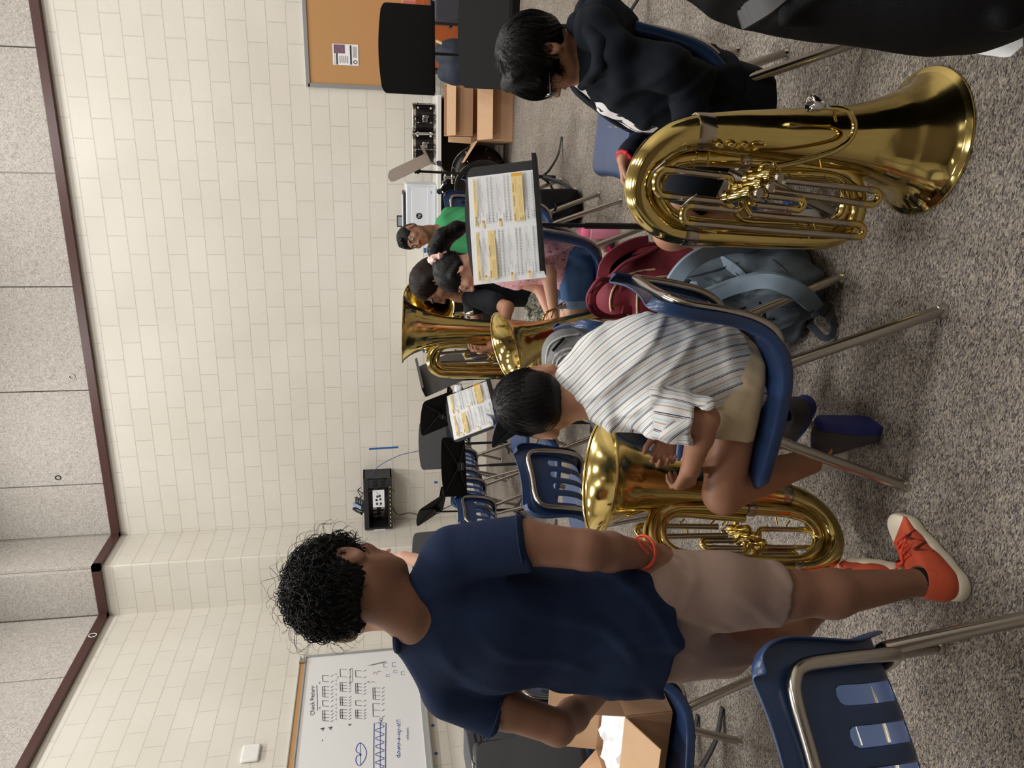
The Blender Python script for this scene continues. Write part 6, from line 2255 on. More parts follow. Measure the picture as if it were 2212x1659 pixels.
    # black shorts
    S = Field(0.03)
    slab(S, [KY(1560, 222, 2.36), KY(1590, 232, 2.36)], [lat] * 2, [0.175, 0.175], [0.115, 0.115], 0.03)
    S.chain([hipL, hipL + (kL - hipL) * 0.72], [0.092, 0.078], 0.04)
    S.chain([hipR, hipR + (kR - hipR) * 0.76], [0.092, 0.078], 0.04)
    S.plane((0, 0, 0.24), (0, 0, -1), 0.01)
    net_obj('shorts', S.mesh(0.005, lambda P: folds(P, [((1, 0.1, -0.5), 0.09)], 0.003, 6)), M['black_cloth'], t, relax=2)
    th = np.linspace(0, 2 * PI, 26)[:-1]
    d = unit(wR - eR)
    A_ = np.stack([unit(np.cross(d, (0, 1, 0))), np.cross(d, unit(np.cross(d, (0, 1, 0)))), d], 1)
    MB().tube([wR - d * 0.004 + A_[:, 0] * 0.028 * math.cos(a) + A_[:, 1] * 0.028 * math.sin(a) for a in th], 0.007 * (1 + 0.3 * np.sin(th * 9)), 8, closed=True).build('bracelet', mat('red_wristband', (196, 36, 44), 0.6), t, world=True)
    for k_, a_ in ((kL, aL), (kR, aR)):
        sk = Field(0.01)
        dl = unit(a_ - k_)
        sk.chain([a_ - dl * 0.05, a_ + dl * 0.02], [0.041, 0.040], 0.01)
        net_obj('sock', sk.mesh(0.005), M['sock'], t)
    for heel, toe, upv in ((G(1768, 430, 0.0), G(1745, 430, 0.0) + np.array([-0.23, 0.03, 0.0]), (0, 0.0, 1)), (KY(1572, 395, 2.55), KY(1640, 455, 2.50), (-0.6, -0.3, 0.8))):
        o, P, _ = shoe(t, heel, toe, upv, w=0.045, hgt=0.085, m_up=M['blue_knit'], m_sole=M['white_rubber'], name='trainer', thick=0.032)
        mb = MB()
        for sgn in (-1, 1): mb.tube([P(0.30, 0.046 * sgn, 0.036), P(0.5, 0.047 * sgn, 0.040), P(0.7, 0.046 * sgn, 0.034)], 0.004, 6)
        mb.build('lime_stripe', mat('lime_trim', (180, 220, 60), 0.5), o, world=True)
    return t


M['lens'] = mat('clear_lens', (255, 255, 255), 0.02)
M['lens'].node_tree.nodes['Principled BSDF'].inputs['Transmission Weight'].default_value = 1.0
M['lens'].node_tree.nodes['Principled BSDF'].inputs['IOR'].default_value = 1.05
M['print_tee'] = pattern_mat('white_cotton_with_print', [(0, (44, 44, 50)), (0.40, (232, 228, 228)), (0.60, (190, 60, 80)), (0.64, (232, 228, 228))], 14, dist=0.8)
M['blue_knit'] = mat('royal_blue_knit', (38, 92, 178), 0.7, bump=0.4, bscale=500)
M['white_rubber'] = mat('white_rubber', (226, 226, 228), 0.5)
hoodie_boy()


# ---------------------------------------------------------------- ponytailed girl in pink
def pink_girl():
    t = person('ponytailed girl in pink floral top and denim shorts sitting behind the music stand', (-0.7, 3.48, 0))
    lat = np.array([0, 1.0, 0])
    pel, wst, cst, upb = KY(1245, 575, 3.50), KY(1180, 560, 3.50), KY(1120, 560, 3.50), KY(1070, 565, 3.50)
    neck = KY(1040, 568, 3.50)
    shL, shR = KY(1085, 575, 3.34), KY(1075, 590, 3.66)
    F = Field(0.02)
    H = head(F, KY(990, 590, 3.48), (-0.86, -0.30, -0.42), (-0.45, 0.0, 1.0), 0.92, neck=neck)
    slab(F, [pel, wst, cst, upb], [lat] * 4, [0.14, 0.12, 0.13, 0.12], [0.09, 0.075, 0.08, 0.065], 0.05)
    F.cone(neck, upb, 0.046, 0.065, 0.04)
    eL, wL = KY(1185, 590, 3.30), KY(1195, 665, 3.30)
    F.chain([shL, eL], [0.042, 0.036], 0.02)
    F.chain([eL, wL], [0.035, 0.024], 0.012)
    eR, wR = KY(1165, 620, 3.62), KY(1185, 672, 3.50)
    F.chain([shR, eR], [0.042, 0.034], 0.02)
    F.chain([eR, wR], [0.033, 0.023], 0.012)
    hand(F, wL, KY(1198, 700, 3.28) - wL, (-0.3, 0.4, -1.0), -1, 0.85, (0.45, 0.5, 0.55, 0.6), thumb=0.3)
    hand(F, wR, KY(1180, 705, 3.42) - wR, (0, -0.5, -1.0), 1, 0.85, (0.4,) * 4, thumb=0.4)
    hipL, hipR = KY(1248, 585, 3.41), KY(1245, 590, 3.58)
    kL, kR = KY(1245, 735, 3.38), KY(1232, 735, 3.62)
    F.chain([hipL, kL], [0.080, 0.055], 0.03)
    F.chain([hipR, kR], [0.080, 0.055], 0.03)
    for k_ in (kL, kR):
        a_ = np.array([k_[0] + 0.05, k_[1], 0.08])
        F.chain([k_, k_ + (a_ - k_) * 0.3, a_], [0.052, 0.050, 0.034], 0.02)
        F.cone(a_, a_ + np.array([-0.14, 0, -0.05]), 0.034, 0.024, 0.02)
    net_obj('body', F.mesh(0.0052), [M['skin_c'], M['lip']], t, classify=lambda P: lips_of(*H)(P).astype(int))
    eyes(t, H, shut=True)

    def ex(Fh, W, R, s):
        for q in (-1, 1): Fh.cone(W(0.072 * q, 0.005, 0.03), W(0.074 * q, -0.03, -0.02), 0.022 * s, 0.016 * s, 0.02 * s)
        Fh.chain([W(0, -0.10, 0.06), W(0, -0.15, 0.045), W(0, -0.19, -0.01), W(0, -0.20, -0.09), W(0, -0.19, -0.15)], [0.030, 0.040, 0.042, 0.034, 0.014], 0.03 * s)
    hair_cap(H, ex, puff=0.007, parent=t, nape=-0.03, wob=0.002, fringe=0.02, h=0.0045)
    W, R, s = H
    th = np.linspace(0, 2 * PI, 30)[:-1]
    MB().tube([W(0.038 * math.cos(a), -0.115 - 0.004 * math.sin(5 * a), 0.055 + 0.038 * math.sin(a)) for a in th], 0.016 * (1 + 0.25 * np.sin(th * 8)), 8, closed=True).build('scrunchie', mat('blush_satin', (240, 196, 188), 0.45), t, world=True)
    S = Field(0.03)
    slab(S, [KY(1222, 575, 3.50), wst, cst, upb], [lat] * 4, [0.15, 0.135, 0.145, 0.13], [0.098, 0.088, 0.092, 0.075], 0.05)
    S.chain([shL, shL + (eL - shL) * 0.45], [0.054, 0.056], 0.02)
    S.chain([shR, shR + (eR - shR) * 0.45], [0.054, 0.056], 0.02)
    net_obj('floral_top', S.mesh(0.0065, lambda P: folds(P, [((1, 0.1, 0.6), 0.07)], 0.004, 6)), M['pink_floral'], t, relax=2)
    S = Field(0.03)
    slab(S, [KY(1225, 572, 3.50), KY(1250, 582, 3.50)], [lat] * 2, [0.15, 0.155], [0.095, 0.098], 0.03)
    e1, e2 = hipL + (kL - hipL) * 0.36, hipR + (kR - hipR) * 0.36
    S.chain([hipL, e1], [0.092, 0.078], 0.03)
    S.chain([hipR, e2], [0.092, 0.078], 0.03)
    S.plane((0, 0, 0.42), (0, 0, -1), 0.01)
    net_obj('denim_shorts', S.mesh(0.006, lambda P: folds(P, [((1, 0.1, -0.5), 0.08)], 0.002, 6)), M['denim'], t, relax=2)
    for a, b in ((hipL, kL), (hipR, kR)):
        d = unit(b - a)
        p = a + (b - a) * 0.40
        MB().tube([p, p + d * 0.005, p + d * 0.035, p + d * 0.04], [0.078, 0.084, 0.083, 0.076], 26).build('rolled_cuff', M['denim_hem'], t, world=True)
    for k_ in (kL, kR):
        shoe(t, np.array([k_[0] + 0.09, k_[1], 0]), np.array([k_[0] - 0.15, k_[1], 0]), (0, 0, 1), w=0.042, hgt=0.075, m_up=M['white_rubber'], m_sole=M['white_rubber'], name='trainer')
    return t


pink_girl()


# ---------------------------------------------------------------- long-haired girl playing
def camo_girl():
    t = person('long-haired girl in black T-shirt and camouflage shorts playing the tall tuba', (-0.8, 4.5, 0))
    lat = unit((0.25, 1.0, 0))
    pel, wst, cst, upb = KY(1165, 625, 4.50), KY(1105, 615, 4.50), KY(1060, 620, 4.48), KY(1020, 625, 4.45)
    neck = KY(988, 628, 4.42)
    shL, shR = KY(1035, 645, 4.30), KY(1015, 640, 4.60)
    F = Field(0.02)
    H = head(F, KY(937, 612, 4.36), (-0.90, -0.36, -0.20), (-0.28, -0.10, 1.0), 1.12, neck=neck)
    slab(F, [pel, wst, cst, upb], [lat] * 4, [0.14, 0.12, 0.14, 0.13], [0.09, 0.08, 0.085, 0.065], 0.05)
    F.cone(neck, upb, 0.048, 0.065, 0.04)
    eL, wL = KY(1095, 665, 4.10), KY(1085, 725, 3.96)
    F.chain([shL, eL], [0.046, 0.040], 0.02)
    F.chain([eL, wL], [0.038, 0.026], 0.012)
    eR, wR = KY(1035, 705, 4.50), KY(1062, 738, 4.10)
    F.chain([shR, eR], [0.044, 0.036], 0.02)
    F.chain([eR, wR], [0.035, 0.025], 0.012)
    hand(F, KY(1062, 752, 4.02), (-0.1, -0.1, 0.5), (1, 0.2, 0), 1, 0.9, (0.5, 0.6, 0.6, 0.6), thumb=0.6)
    F.cone(wR, KY(1062, 752, 4.02), 0.026, 0.026, 0.01)
    hipL, hipR = KY(1180, 640, 4.42), KY(1175, 645, 4.60)
    kL, kR = KY(1175, 745, 4.36), KY(1160, 745, 4.62)
    for h_, k_ in ((hipL, kL), (hipR, kR)):
        a_ = np.array([k_[0] + 0.03, k_[1], 0.08])
        F.chain([h_, k_], [0.080, 0.056], 0.03)
        F.chain([k_, k_ + (a_ - k_) * 0.3, a_], [0.052, 0.050, 0.034], 0.02)
        F.cone(a_, a_ + np.array([-0.14, 0, -0.05]), 0.034, 0.024, 0.02)
    net_obj('body', F.mesh(0.0055), [M['skin_b'], M['lip']], t, classify=lambda P: lips_of(*H)(P).astype(int))
    eyes(t, H)

    def ex(Fh, W, R, s):
        for q in (-1, 1):
            Fh.chain([W(0.070 * q, -0.015, 0.03), W(0.080 * q, -0.035, -0.05), W(0.085 * q, -0.03, -0.13), W(0.075 * q, 0.02, -0.20), W(0.06 * q, 0.06, -0.25)], [0.024, 0.026, 0.028, 0.022, 0.010], 0.03 * s)
        Fh.chain([W(-0.068, -0.02, -0.06), W(-0.085, 0.02, -0.12), W(-0.075, 0.06, -0.19), W(-0.05, 0.09, -0.24)], [0.02, 0.024, 0.02, 0.008], 0.03 * s)
        Fh.chain([W(0, -0.09, 0.0), W(0, -0.10, -0.10), W(0, -0.09, -0.20)], [0.05, 0.05, 0.03], 0.04 * s)
        Fh.chain([W(0.05, -0.08, 0.0), W(0.06, -0.08, -0.10), W(0.055, -0.06, -0.22)], [0.04, 0.042, 0.02], 0.04 * s)
    hair_cap(H, ex, puff=0.010, parent=t, nape=-0.40, wob=0.003, fringe=0.042, h=0.005, m=M['hair_brown'])
    S = Field(0.03)
    slab(S, [KY(1135, 618, 4.50), wst, cst, upb], [lat] * 4, [0.155, 0.145, 0.16, 0.145], [0.10, 0.098, 0.10, 0.078], 0.05)
    S.chain([shL, shL + (eL - shL) * 0.62], [0.060, 0.066], 0.02)
    S.chain([shR, shR + (eR - shR) * 0.45], [0.056, 0.060], 0.02)
    S.cone(KY(1000, 628, 4.43), upb, 0.055, 0.075, 0.03)
    net_obj('t_shirt', S.mesh(0.007, lambda P: folds(P, [((1, 0.1, 0.6), 0.10)], 0.004, 6)), M['black_tee'], t, relax=2)
    S = Field(0.03)
    slab(S, [KY(1150, 622, 4.50), KY(1182, 632, 4.50)], [lat] * 2, [0.165, 0.17], [0.11, 0.112], 0.03)
    S.chain([hipL, hipL + (kL - hipL) * 0.85], [0.118, 0.100], 0.03)
    S.chain([hipR, hipR + (kR - hipR) * 0.85], [0.118, 0.100], 0.03)
    S.plane((0, 0, 0.42), (0, 0, -1), 0.01)
    net_obj('camouflage_shorts', S.mesh(0.007, lambda P: folds(P, [((1, 0.1, -0.5), 0.08)], 0.005, 6)), M['camo'], t, relax=2)
    for k_ in (kL, kR):
        shoe(t, np.array([k_[0] + 0.07, k_[1], 0]), np.array([k_[0] - 0.17, k_[1], 0]), (0, 0, 1), w=0.042, hgt=0.075, m_up=M['black_cloth'], m_sole=M['white_rubber'], name='trainer')
    return t


camo_girl()


# ---------------------------------------------------------------- boy in green
def green_boy():
    t = person('boy in a green T-shirt looking toward the camera by the printer', (-0.62, 5.5, 0))
    lat = unit((0.75, 0.65, 0))
    pel, cst, upb = KY(1090, 500, 5.55), KY(1010, 495, 5.52), KY(965, 498, 5.50)
    neck = KY(932, 508, 5.48)
    shL, shR = upb + lat * 0.14 - np.array([0, 0, 0.02]), upb - lat * 0.14 - np.array([0, 0, 0.02])
    F = Field(0.02)
    H = head(F, KY(893, 512, 5.46), (-0.36, -0.92, -0.04), (-0.28, 0.1, 1.0), 1.0, neck=neck, ears=1.1)
    slab(F, [pel, cst, upb], [lat] * 3, [0.13, 0.13, 0.12], [0.09, 0.08, 0.06], 0.05)
    F.cone(neck, upb, 0.045, 0.06, 0.04)
    for s_ in (shL, shR):
        e_ = s_ + np.array([-0.02, -0.03, -0.24])
        w_ = e_ + np.array([-0.15, -0.12, -0.05])
        F.chain([s_, e_], [0.042, 0.036], 0.02)
        F.chain([e_, w_], [0.035, 0.024], 0.012)
        hand(F, w_, (-1, -0.6, -0.2), (0, 0, -1), 1, 0.85)
    for q in (-1, 1):
        h_ = pel + lat * 0.08 * q
        k_ = h_ + np.array([-0.36, -0.05, 0.0])
        a_ = np.array([k_[0], k_[1], 0.08])
        F.chain([h_, k_], [0.075, 0.052], 0.03)
        F.chain([k_, a_], [0.050, 0.034], 0.02)
        F.cone(a_, a_ + np.array([-0.14, 0, -0.05]), 0.034, 0.024, 0.02)
    net_obj('body', F.mesh(0.006), [M['skin_d'], M['lip']], t, classify=lambda P: lips_of(*H)(P).astype(int))
    eyes(t, H)

    def ex(Fh, W, R, s):
        for x in (-0.05, -0.02, 0.02): Fh.cone(W(x * 0.6, 0.05, 0.10), W(x, 0.080, 0.078), 0.014 * s, 0.008 * s, 0.02 * s)
    hair_cap(H, ex, puff=0.006, parent=t, nape=-0.035, wob=0.003, fringe=0.028, h=0.005)
    S = Field(0.03)
    slab(S, [pel + np.array([0, 0, 0.03]), cst, upb], [lat] * 3, [0.145, 0.148, 0.135], [0.10, 0.092, 0.07], 0.05)
    S.cone(KY(945, 505, 5.48), upb, 0.052, 0.07, 0.03)
    for s_ in (shL, shR): S.chain([s_, s_ + np.array([-0.01, -0.015, -0.13])], [0.054, 0.062], 0.02)
    S.ell(KY(925, 512, 5.40), (0.045, 0.05, 0.05), None, 0.01, 's')
    net_obj('t_shirt', S.mesh(0.0075, lambda P: folds(P, [((1, 0.1, 0.6), 0.10)], 0.004, 1)), M['green_tee'], t, relax=2)
    S = Field(0.03)
    slab(S, [pel, pel - np.array([0, 0, 0.02])], [lat] * 2, [0.14, 0.145], [0.10, 0.10], 0.03)
    for q in (-1, 1):
        h_ = pel + lat * 0.08 * q
        S.chain([h_, h_ + np.array([-0.30, -0.04, 0.0])], [0.09, 0.078], 0.03)
    net_obj('shorts', S.mesh(0.008), M['black_cloth'], t)
    return t


green_boy()


# ---------------------------------------------------------------- adult beyond the standing boy
def adult():
    t = person('adult in navy shirt with raised right hand, almost hidden by the standing boy', (-2.35, 3.1, 0))
    YA = 3.1
    neck = KY(855, 1325, YA)
    F = Field(0.02)
    H = head(F, KY(752, 1334, YA), (0.50, 0.85, -0.12), (-0.1, 0.0, 1.0), 1.0, neck=neck)
    lat = unit((1.0, -0.35, 0))
    pel, cst, upb = KY(1160, 1330, YA), KY(975, 1325, YA), KY(900, 1325, YA)
    slab(F, [pel, KY(1060, 1328, YA), cst, upb], [lat] * 4, [0.14, 0.14, 0.16, 0.15], [0.10, 0.095, 0.10, 0.07], 0.05)
    F.cone(neck, upb, 0.055, 0.07, 0.04)
    shR, shL = upb + lat * 0.16 - np.array([0, 0, 0.03]), upb - lat * 0.16 - np.array([0, 0, 0.03])
    eR, wR = KY(960, 1228, YA - 0.05), KY(873, 1203, YA + 0.05)
    F.chain([shR, eR], [0.052, 0.044], 0.02)
    F.chain([eR, wR], [0.043, 0.027], 0.012)
    hand(F, wR, KY(846, 1208, YA + 0.07) - wR, (0.2, 0.9, -0.3), 1, 0.95, (0.9, 1.0, 1.0, 1.0), thumb=0.6)
    eL = shL + np.array([-0.02, 0.0, -0.28])
    F.chain([shL, eL, eL + np.array([0.1, 0.22, 0.02])], [0.052, 0.044, 0.028], 0.02)
    for q in (-1, 1):
        h_ = pel + lat * 0.09 * q
        F.chain([h_, np.array([h_[0], h_[1], 0.48]), np.array([h_[0], h_[1], 0.08])], [0.09, 0.06, 0.038], 0.03)
        F.cone(np.array([h_[0], h_[1], 0.06]), np.array([h_[0] + 0.06, h_[1] + 0.15, 0.035]), 0.04, 0.03, 0.02)
    net_obj('body', F.mesh(0.006), [M['skin_c'], M['lip']], t, classify=lambda P: lips_of(*H)(P).astype(int))
    hair_cap(H, puff=0.006, parent=t, nape=-0.04, wob=0.002, fringe=0.03, h=0.006, m=mat('sandy_hair', (140, 112, 84), 0.6))
    S = Field(0.03)
    slab(S, [pel + np.array([0, 0, 0.0]), KY(1060, 1328, YA), cst, upb], [lat] * 4, [0.16, 0.158, 0.175, 0.16], [0.115, 0.11, 0.11, 0.08], 0.05)
    S.cone(KY(868, 1325, YA), upb, 0.062, 0.08, 0.03)
    S.chain([shR, shR + (eR - shR) * 0.6], [0.064, 0.066], 0.02)
    S.chain([shL, shL + (eL - shL) * 0.6], [0.064, 0.066], 0.02)
    net_obj('t_shirt', S.mesh(0.008), M['navy_shirt'], t, relax=2)
    S = Field(0.03)
    slab(S, [pel, pel - np.array([0, 0, 0.08])], [lat] * 2, [0.15, 0.16], [0.11, 0.11], 0.03)
    for q in (-1, 1):
        h_ = pel + lat * 0.09 * q
        S.chain([h_, np.array([h_[0], h_[1], 0.10])], [0.10, 0.065], 0.03)
    net_obj('trousers', S.mesh(0.008), M['black_cloth'], t, relax=2)
    return t


adult()
# ================================================================ bags, bottle, box on the chair, cases
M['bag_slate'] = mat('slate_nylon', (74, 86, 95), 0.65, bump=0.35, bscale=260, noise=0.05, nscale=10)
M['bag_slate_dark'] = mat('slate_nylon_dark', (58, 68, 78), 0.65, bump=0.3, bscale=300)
M['strap_slate'] = mat('padded_slate_strap', (112, 130, 146), 0.65, bump=0.15, bscale=300)
M['bag_red'] = mat('crimson_canvas', (116, 22, 40), 0.65, bump=0.4, bscale=380, noise=0.08, nscale=12)
M['gold_zip'] = mat('cream_zip_tape', (206, 178, 140), 0.6)
M['bag_grey'] = mat('grey_nylon', (112, 112, 112), 0.65, bump=0.25, bscale=260, noise=0.05, nscale=10)
M['bag_black'] = mat('black_nylon', (7, 7, 9), 0.7, bump=0.3, bscale=240, spec=0.15)
M['grey_trim'] = mat('pale_grey_trim', (176, 176, 176), 0.6)
M['gold'] = mat('gold_metal', (222, 184, 120), 0.25, 1.0)


def strap(parent, pts, w, th, m, name='strap', nrm=None, n=8):
    P = smooth_path(pts, n)
    T = np.gradient(P, axis=0)
    T /= np.linalg.norm(T, axis=1)[:, None]
    up = np.asarray(nrm if nrm is not None else (0, -1, 0.3), float)
    S_ = np.cross(T, up)
    S_ /= np.linalg.norm(S_, axis=1)[:, None] + 1e-9
    N = np.cross(S_, T)
    V = []
    for p, s, q in zip(P, S_, N):
        V += [p - s * w / 2 - q * th * 0.3, p - s * w * 0.42 + q * th / 2, p + s * w * 0.42 + q * th / 2, p + s * w / 2 - q * th * 0.3, p + s * w * 0.42 - q * th / 2, p - s * w * 0.42 - q * th / 2]
    f = []
    k = len(P)
    for i in range(k - 1):
        for j in range(6):
            l = (j + 1) % 6
            f.append((i * 6 + j, i * 6 + l, (i + 1) * 6 + l, (i + 1) * 6 + j))
    f += [tuple(range(5, -1, -1)), tuple((k - 1) * 6 + j for j in range(6))]
    return MB().add(V, f).build(name, m, parent, world=True, angle=50)


# ---- slate backpack on the floor
def slate_backpack():
    t = thing('backpack', 'slate blue-grey backpack leaning on the floor beside the big tuba, padded straps up', 'backpack', (-0.55, 2.35, 0))
    F = Field(0.035)
    F.chain([G(1745, 640, 0.10) * [1, 1, 0] + [0, 0.10, 0.115], KY(1640, 640, 2.38), KY(1560, 645, 2.40), KY(1500, 640, 2.42), KY(1462, 650, 2.44)], [0.115, 0.135, 0.125, 0.095, 0.05])
    F.chain([KY(1735, 575, 2.30), KY(1620, 590, 2.36), KY(1520, 600, 2.42)], [0.060, 0.080, 0.055])
    F.chain([KY(1715, 700, 2.29), KY(1620, 696, 2.35), KY(1540, 676, 2.40)], [0.065, 0.080, 0.055])
    F.chain([KY(1700, 606, 2.24), KY(1560, 606, 2.30)], [0.02, 0.02], 0.02)
    F.plane((0, 0, 0.012), (0, 0, -1), 0.02)
    fd = lambda P: folds(P, [((1, 0.4, 0.2), 0.14), ((0, 0.4, 1), 0.10)], 0.007, 3)

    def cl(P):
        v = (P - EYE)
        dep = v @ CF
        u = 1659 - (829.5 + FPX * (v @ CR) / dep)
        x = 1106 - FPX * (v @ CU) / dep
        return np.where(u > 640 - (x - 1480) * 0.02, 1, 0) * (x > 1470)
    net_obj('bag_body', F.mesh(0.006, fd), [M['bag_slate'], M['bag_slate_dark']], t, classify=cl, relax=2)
    strap(t, [KY(1445, 640, 2.32), KY(1462, 600, 2.26), KY(1495, 565, 2.24), KY(1545, 540, 2.26), KY(1600, 530, 2.30), KY(1640, 540, 2.34)], 0.055, 0.016, M['strap_slate'], 'shoulder_strap')
    strap(t, [F.hit(1472, 655, 0.012), F.hit(1530, 640, 0.030), F.hit(1590, 618, 0.040), F.hit(1650, 606, 0.040), F.hit(1700, 618, 0.036), F.hit(1740, 642, 0.030), KY(1768, 672, 2.15)], 0.056, 0.018, M['strap_slate'], 'shoulder_strap')
    strap(t, [KY(1448, 668, 2.34), KY(1452, 645, 2.30), KY(1470, 625, 2.28), KY(1490, 618, 2.30)], 0.05, 0.012, M['bag_slate'], 'top_flap')
    strap(t, [KY(1475, 655, 2.27), KY(1495, 640, 2.22), KY(1500, 615, 2.20), KY(1485, 632, 2.23), KY(1472, 650, 2.26)], 0.028, 0.004, M['strap_slate'], 'grab_handle')
    b = MB().box(KY(1778, 668, 2.13), (0.045, 0.02, 0.035), roty(0.5)).build('buckle', M['bag_slate_dark'], t, world=True, bevel=0.005)
    strap(t, [KY(1782, 672, 2.13), KY(1800, 695, 2.10), KY(1798, 722, 2.08), KY(1780, 730, 2.10), KY(1762, 715, 2.13), KY(1748, 700, 2.16)], 0.022, 0.003, M['bag_slate_dark'], 'webbing')
    dr = F.drape([(1555, 560), (1585, 580), (1618, 612)], 0.006)
    strap(t, dr, 0.032, 0.004, M['strap_slate'], 'webbing', n=1)
    for pts in ([(1510, 690), (1550, 684), (1590, 672), (1610, 664)], [(1590, 722), (1618, 712), (1640, 694), (1650, 680)], [(1640, 652), (1652, 680), (1656, 712)]):
        MB().tube(F.drape(pts, 0.004), 0.0035, 6).build('zip', M['bag_black'], t, world=True)
    MB().tube([F.hit(1600, 716, 0.008), F.hit(1622, 722, 0.012)], 0.004, 6).tube([F.hit(1652, 690, 0.008), F.hit(1672, 690, 0.012)], 0.004, 6).build('zip_pull', M['bag_black'], t, world=True)
    for pts in ([(1480, 600), (1540, 585), (1620, 560), (1680, 548)], [(1560, 560), (1600, 600), (1625, 620)], [(1650, 545), (1690, 580), (1720, 610)], [(1500, 640), (1600, 655), (1700, 668), (1735, 660)], [(1520, 600), (1560, 612), (1600, 612)]):
        MB().tube(F.drape(pts, 0.002), 0.0028, 6).build('seam', M['bag_slate_dark'], t, world=True)


slate_backpack()


def red_backpack():
    t = thing('backpack', 'crimson backpack with cream zips and twin carry handles lying open behind the slate backpack', 'backpack', (-0.75, 2.88, 0))
    F = Field(0.04)
    Y = 2.86
    F.chain([KY(1330, 640, Y), KY(1400, 620, Y), KY(1480, 610, Y)], [0.085, 0.11, 0.10])
    F.chain([KY(1320, 600, Y + 0.04), KY(1380, 575, Y + 0.05), KY(1460, 565, Y + 0.05)], [0.06, 0.085, 0.08])
    F.chain([KY(1345, 672, Y - 0.02), KY(1410, 672, Y - 0.02), KY(1480, 668, Y)], [0.055, 0.075, 0.07])
    F.box(KY(1405, 650, Y - 0.075), (0.07, 0.03, 0.05), frame((0.25, -1, 0.1)), 0.02, 0.03)
    fl_ = KY(1520, 600, Y)
    F.chain([KY(1480, 610, Y), np.array([fl_[0], fl_[1], 0.10])], [0.11, 0.10])
    F.plane((0, 0, 0.012), (0, 0, -1), 0.02)
    F.ell(KY(1300, 560, Y + 0.02), (0.11, 0.06, 0.035), rotz(0.0) @ roty(0.5), 0.01, 's')
    fd = lambda P: folds(P, [((1, 0.4, 0.4), 0.15)], 0.004, 3)
    net_obj('bag_body', F.mesh(0.006, fd), M['bag_red'], t, relax=2)
    # open lid with dark lining
    rim = smooth_path([KY(1300, 610, Y - 0.06), KY(1305, 580, Y - 0.04), KY(1325, 558, Y - 0.02), KY(1360, 540, Y), KY(1400, 528, Y + 0.02), KY(1425, 530, Y + 0.03), KY(1395, 548, Y - 0.08), KY(1350, 568, Y - 0.10), KY(1320, 595, Y - 0.09)], 5, closed=True)
    c_ = rim.mean(0)
    V = [c_ + np.array([0.01, 0.03, -0.02])] + [p for p in rim]
    k = len(rim)
    MB().add(V, [(0, i + 1, (i + 1) % k + 1) for i in range(k)]).build('lining', M['bag_black'], t, world=True)
    MB().tube(rim, 0.007, 8, closed=True).build('frame_opening', M['bag_red'], t, world=True)
    strap(t, [KY(1400, 522, Y + 0.02), KY(1370, 528, Y), KY(1335, 545, Y - 0.03), KY(1310, 570, Y - 0.05), KY(1302, 600, Y - 0.06)], 0.05, 0.006, M['bag_red'], 'open_lid')
    for pts in ([(1320, 672), (1318, 650), (1326, 622), (1350, 598), (1380, 586), (1415, 582)], [(1378, 695), (1376, 655), (1380, 622), (1398, 604), (1430, 598), (1460, 596)], [(1425, 690), (1422, 655), (1428, 625), (1445, 610), (1465, 606)], [(1410, 650), (1411, 622)], [(1452, 650), (1450, 630)]):
        MB().tube(F.drape(pts, 0.004), 0.0045, 6).build('zip', M['gold_zip'], t, world=True)
    for a, b_, c_ in ((1376, 622, 1396), (1322, 660, 1340), (1385, 612, 1400)):
        MB().tube([F.hit(a, b_, 0.010), F.hit(c_, b_ + 4, 0.012)], 0.004, 6).build('zip_pull', M['gold'], t, world=True)
    MB().tube([F.hit(1432 + 7 * i, 684 + i, 0.012) for i in range(5)], 0.005, 8).build('charm_chain', M['gold'], t, world=True)
    for k1 in (0, 1):
        q = F.hit(1352, 614 + 66 * k1, 0.006)
        p_ = MB().box(q, (0.075, 0.010, 0.042), roty(0.1) @ rotz(-0.1)).build('handle_tab', M['bag_red'], t, world=True, bevel=0.004)
        for k_ in (0, 1):
            MB().lathe([(0, 0.006), (0.0065, 0.004), (0.0075, 0)], 12, M=frame((0, -1, 0))[:, [0, 2, 1]], o=q + np.array([-0.006 * 0, -0.009, -0.004 - 0.022 * k_])).build('rivet', M['gold'], p_, world=True)
    for off in (0, 12):
        a0, a1 = F.hit(1345, 612, 0.012), F.hit(1345, 682, 0.012)
        mid = [KY(1312 - off, 606 - off * 0.3, Y - 0.17 - off * 0.002), KY(1288 - off, 628, Y - 0.20), KY(1282 - off, 650, Y - 0.20), KY(1292 - off, 672, Y - 0.19), KY(1318 - off, 684, Y - 0.16)]
        MB().tube(smooth_path([a0, *mid, a1], 6), 0.009, 8).build('carry_handle', M['bag_red'], t, world=True)
    MB().box(KY(1278, 645, Y - 0.2), (0.045, 0.025, 0.03)).build('snap_wrap', M['bag_red'], t, world=True, bevel=0.006)


red_backpack()


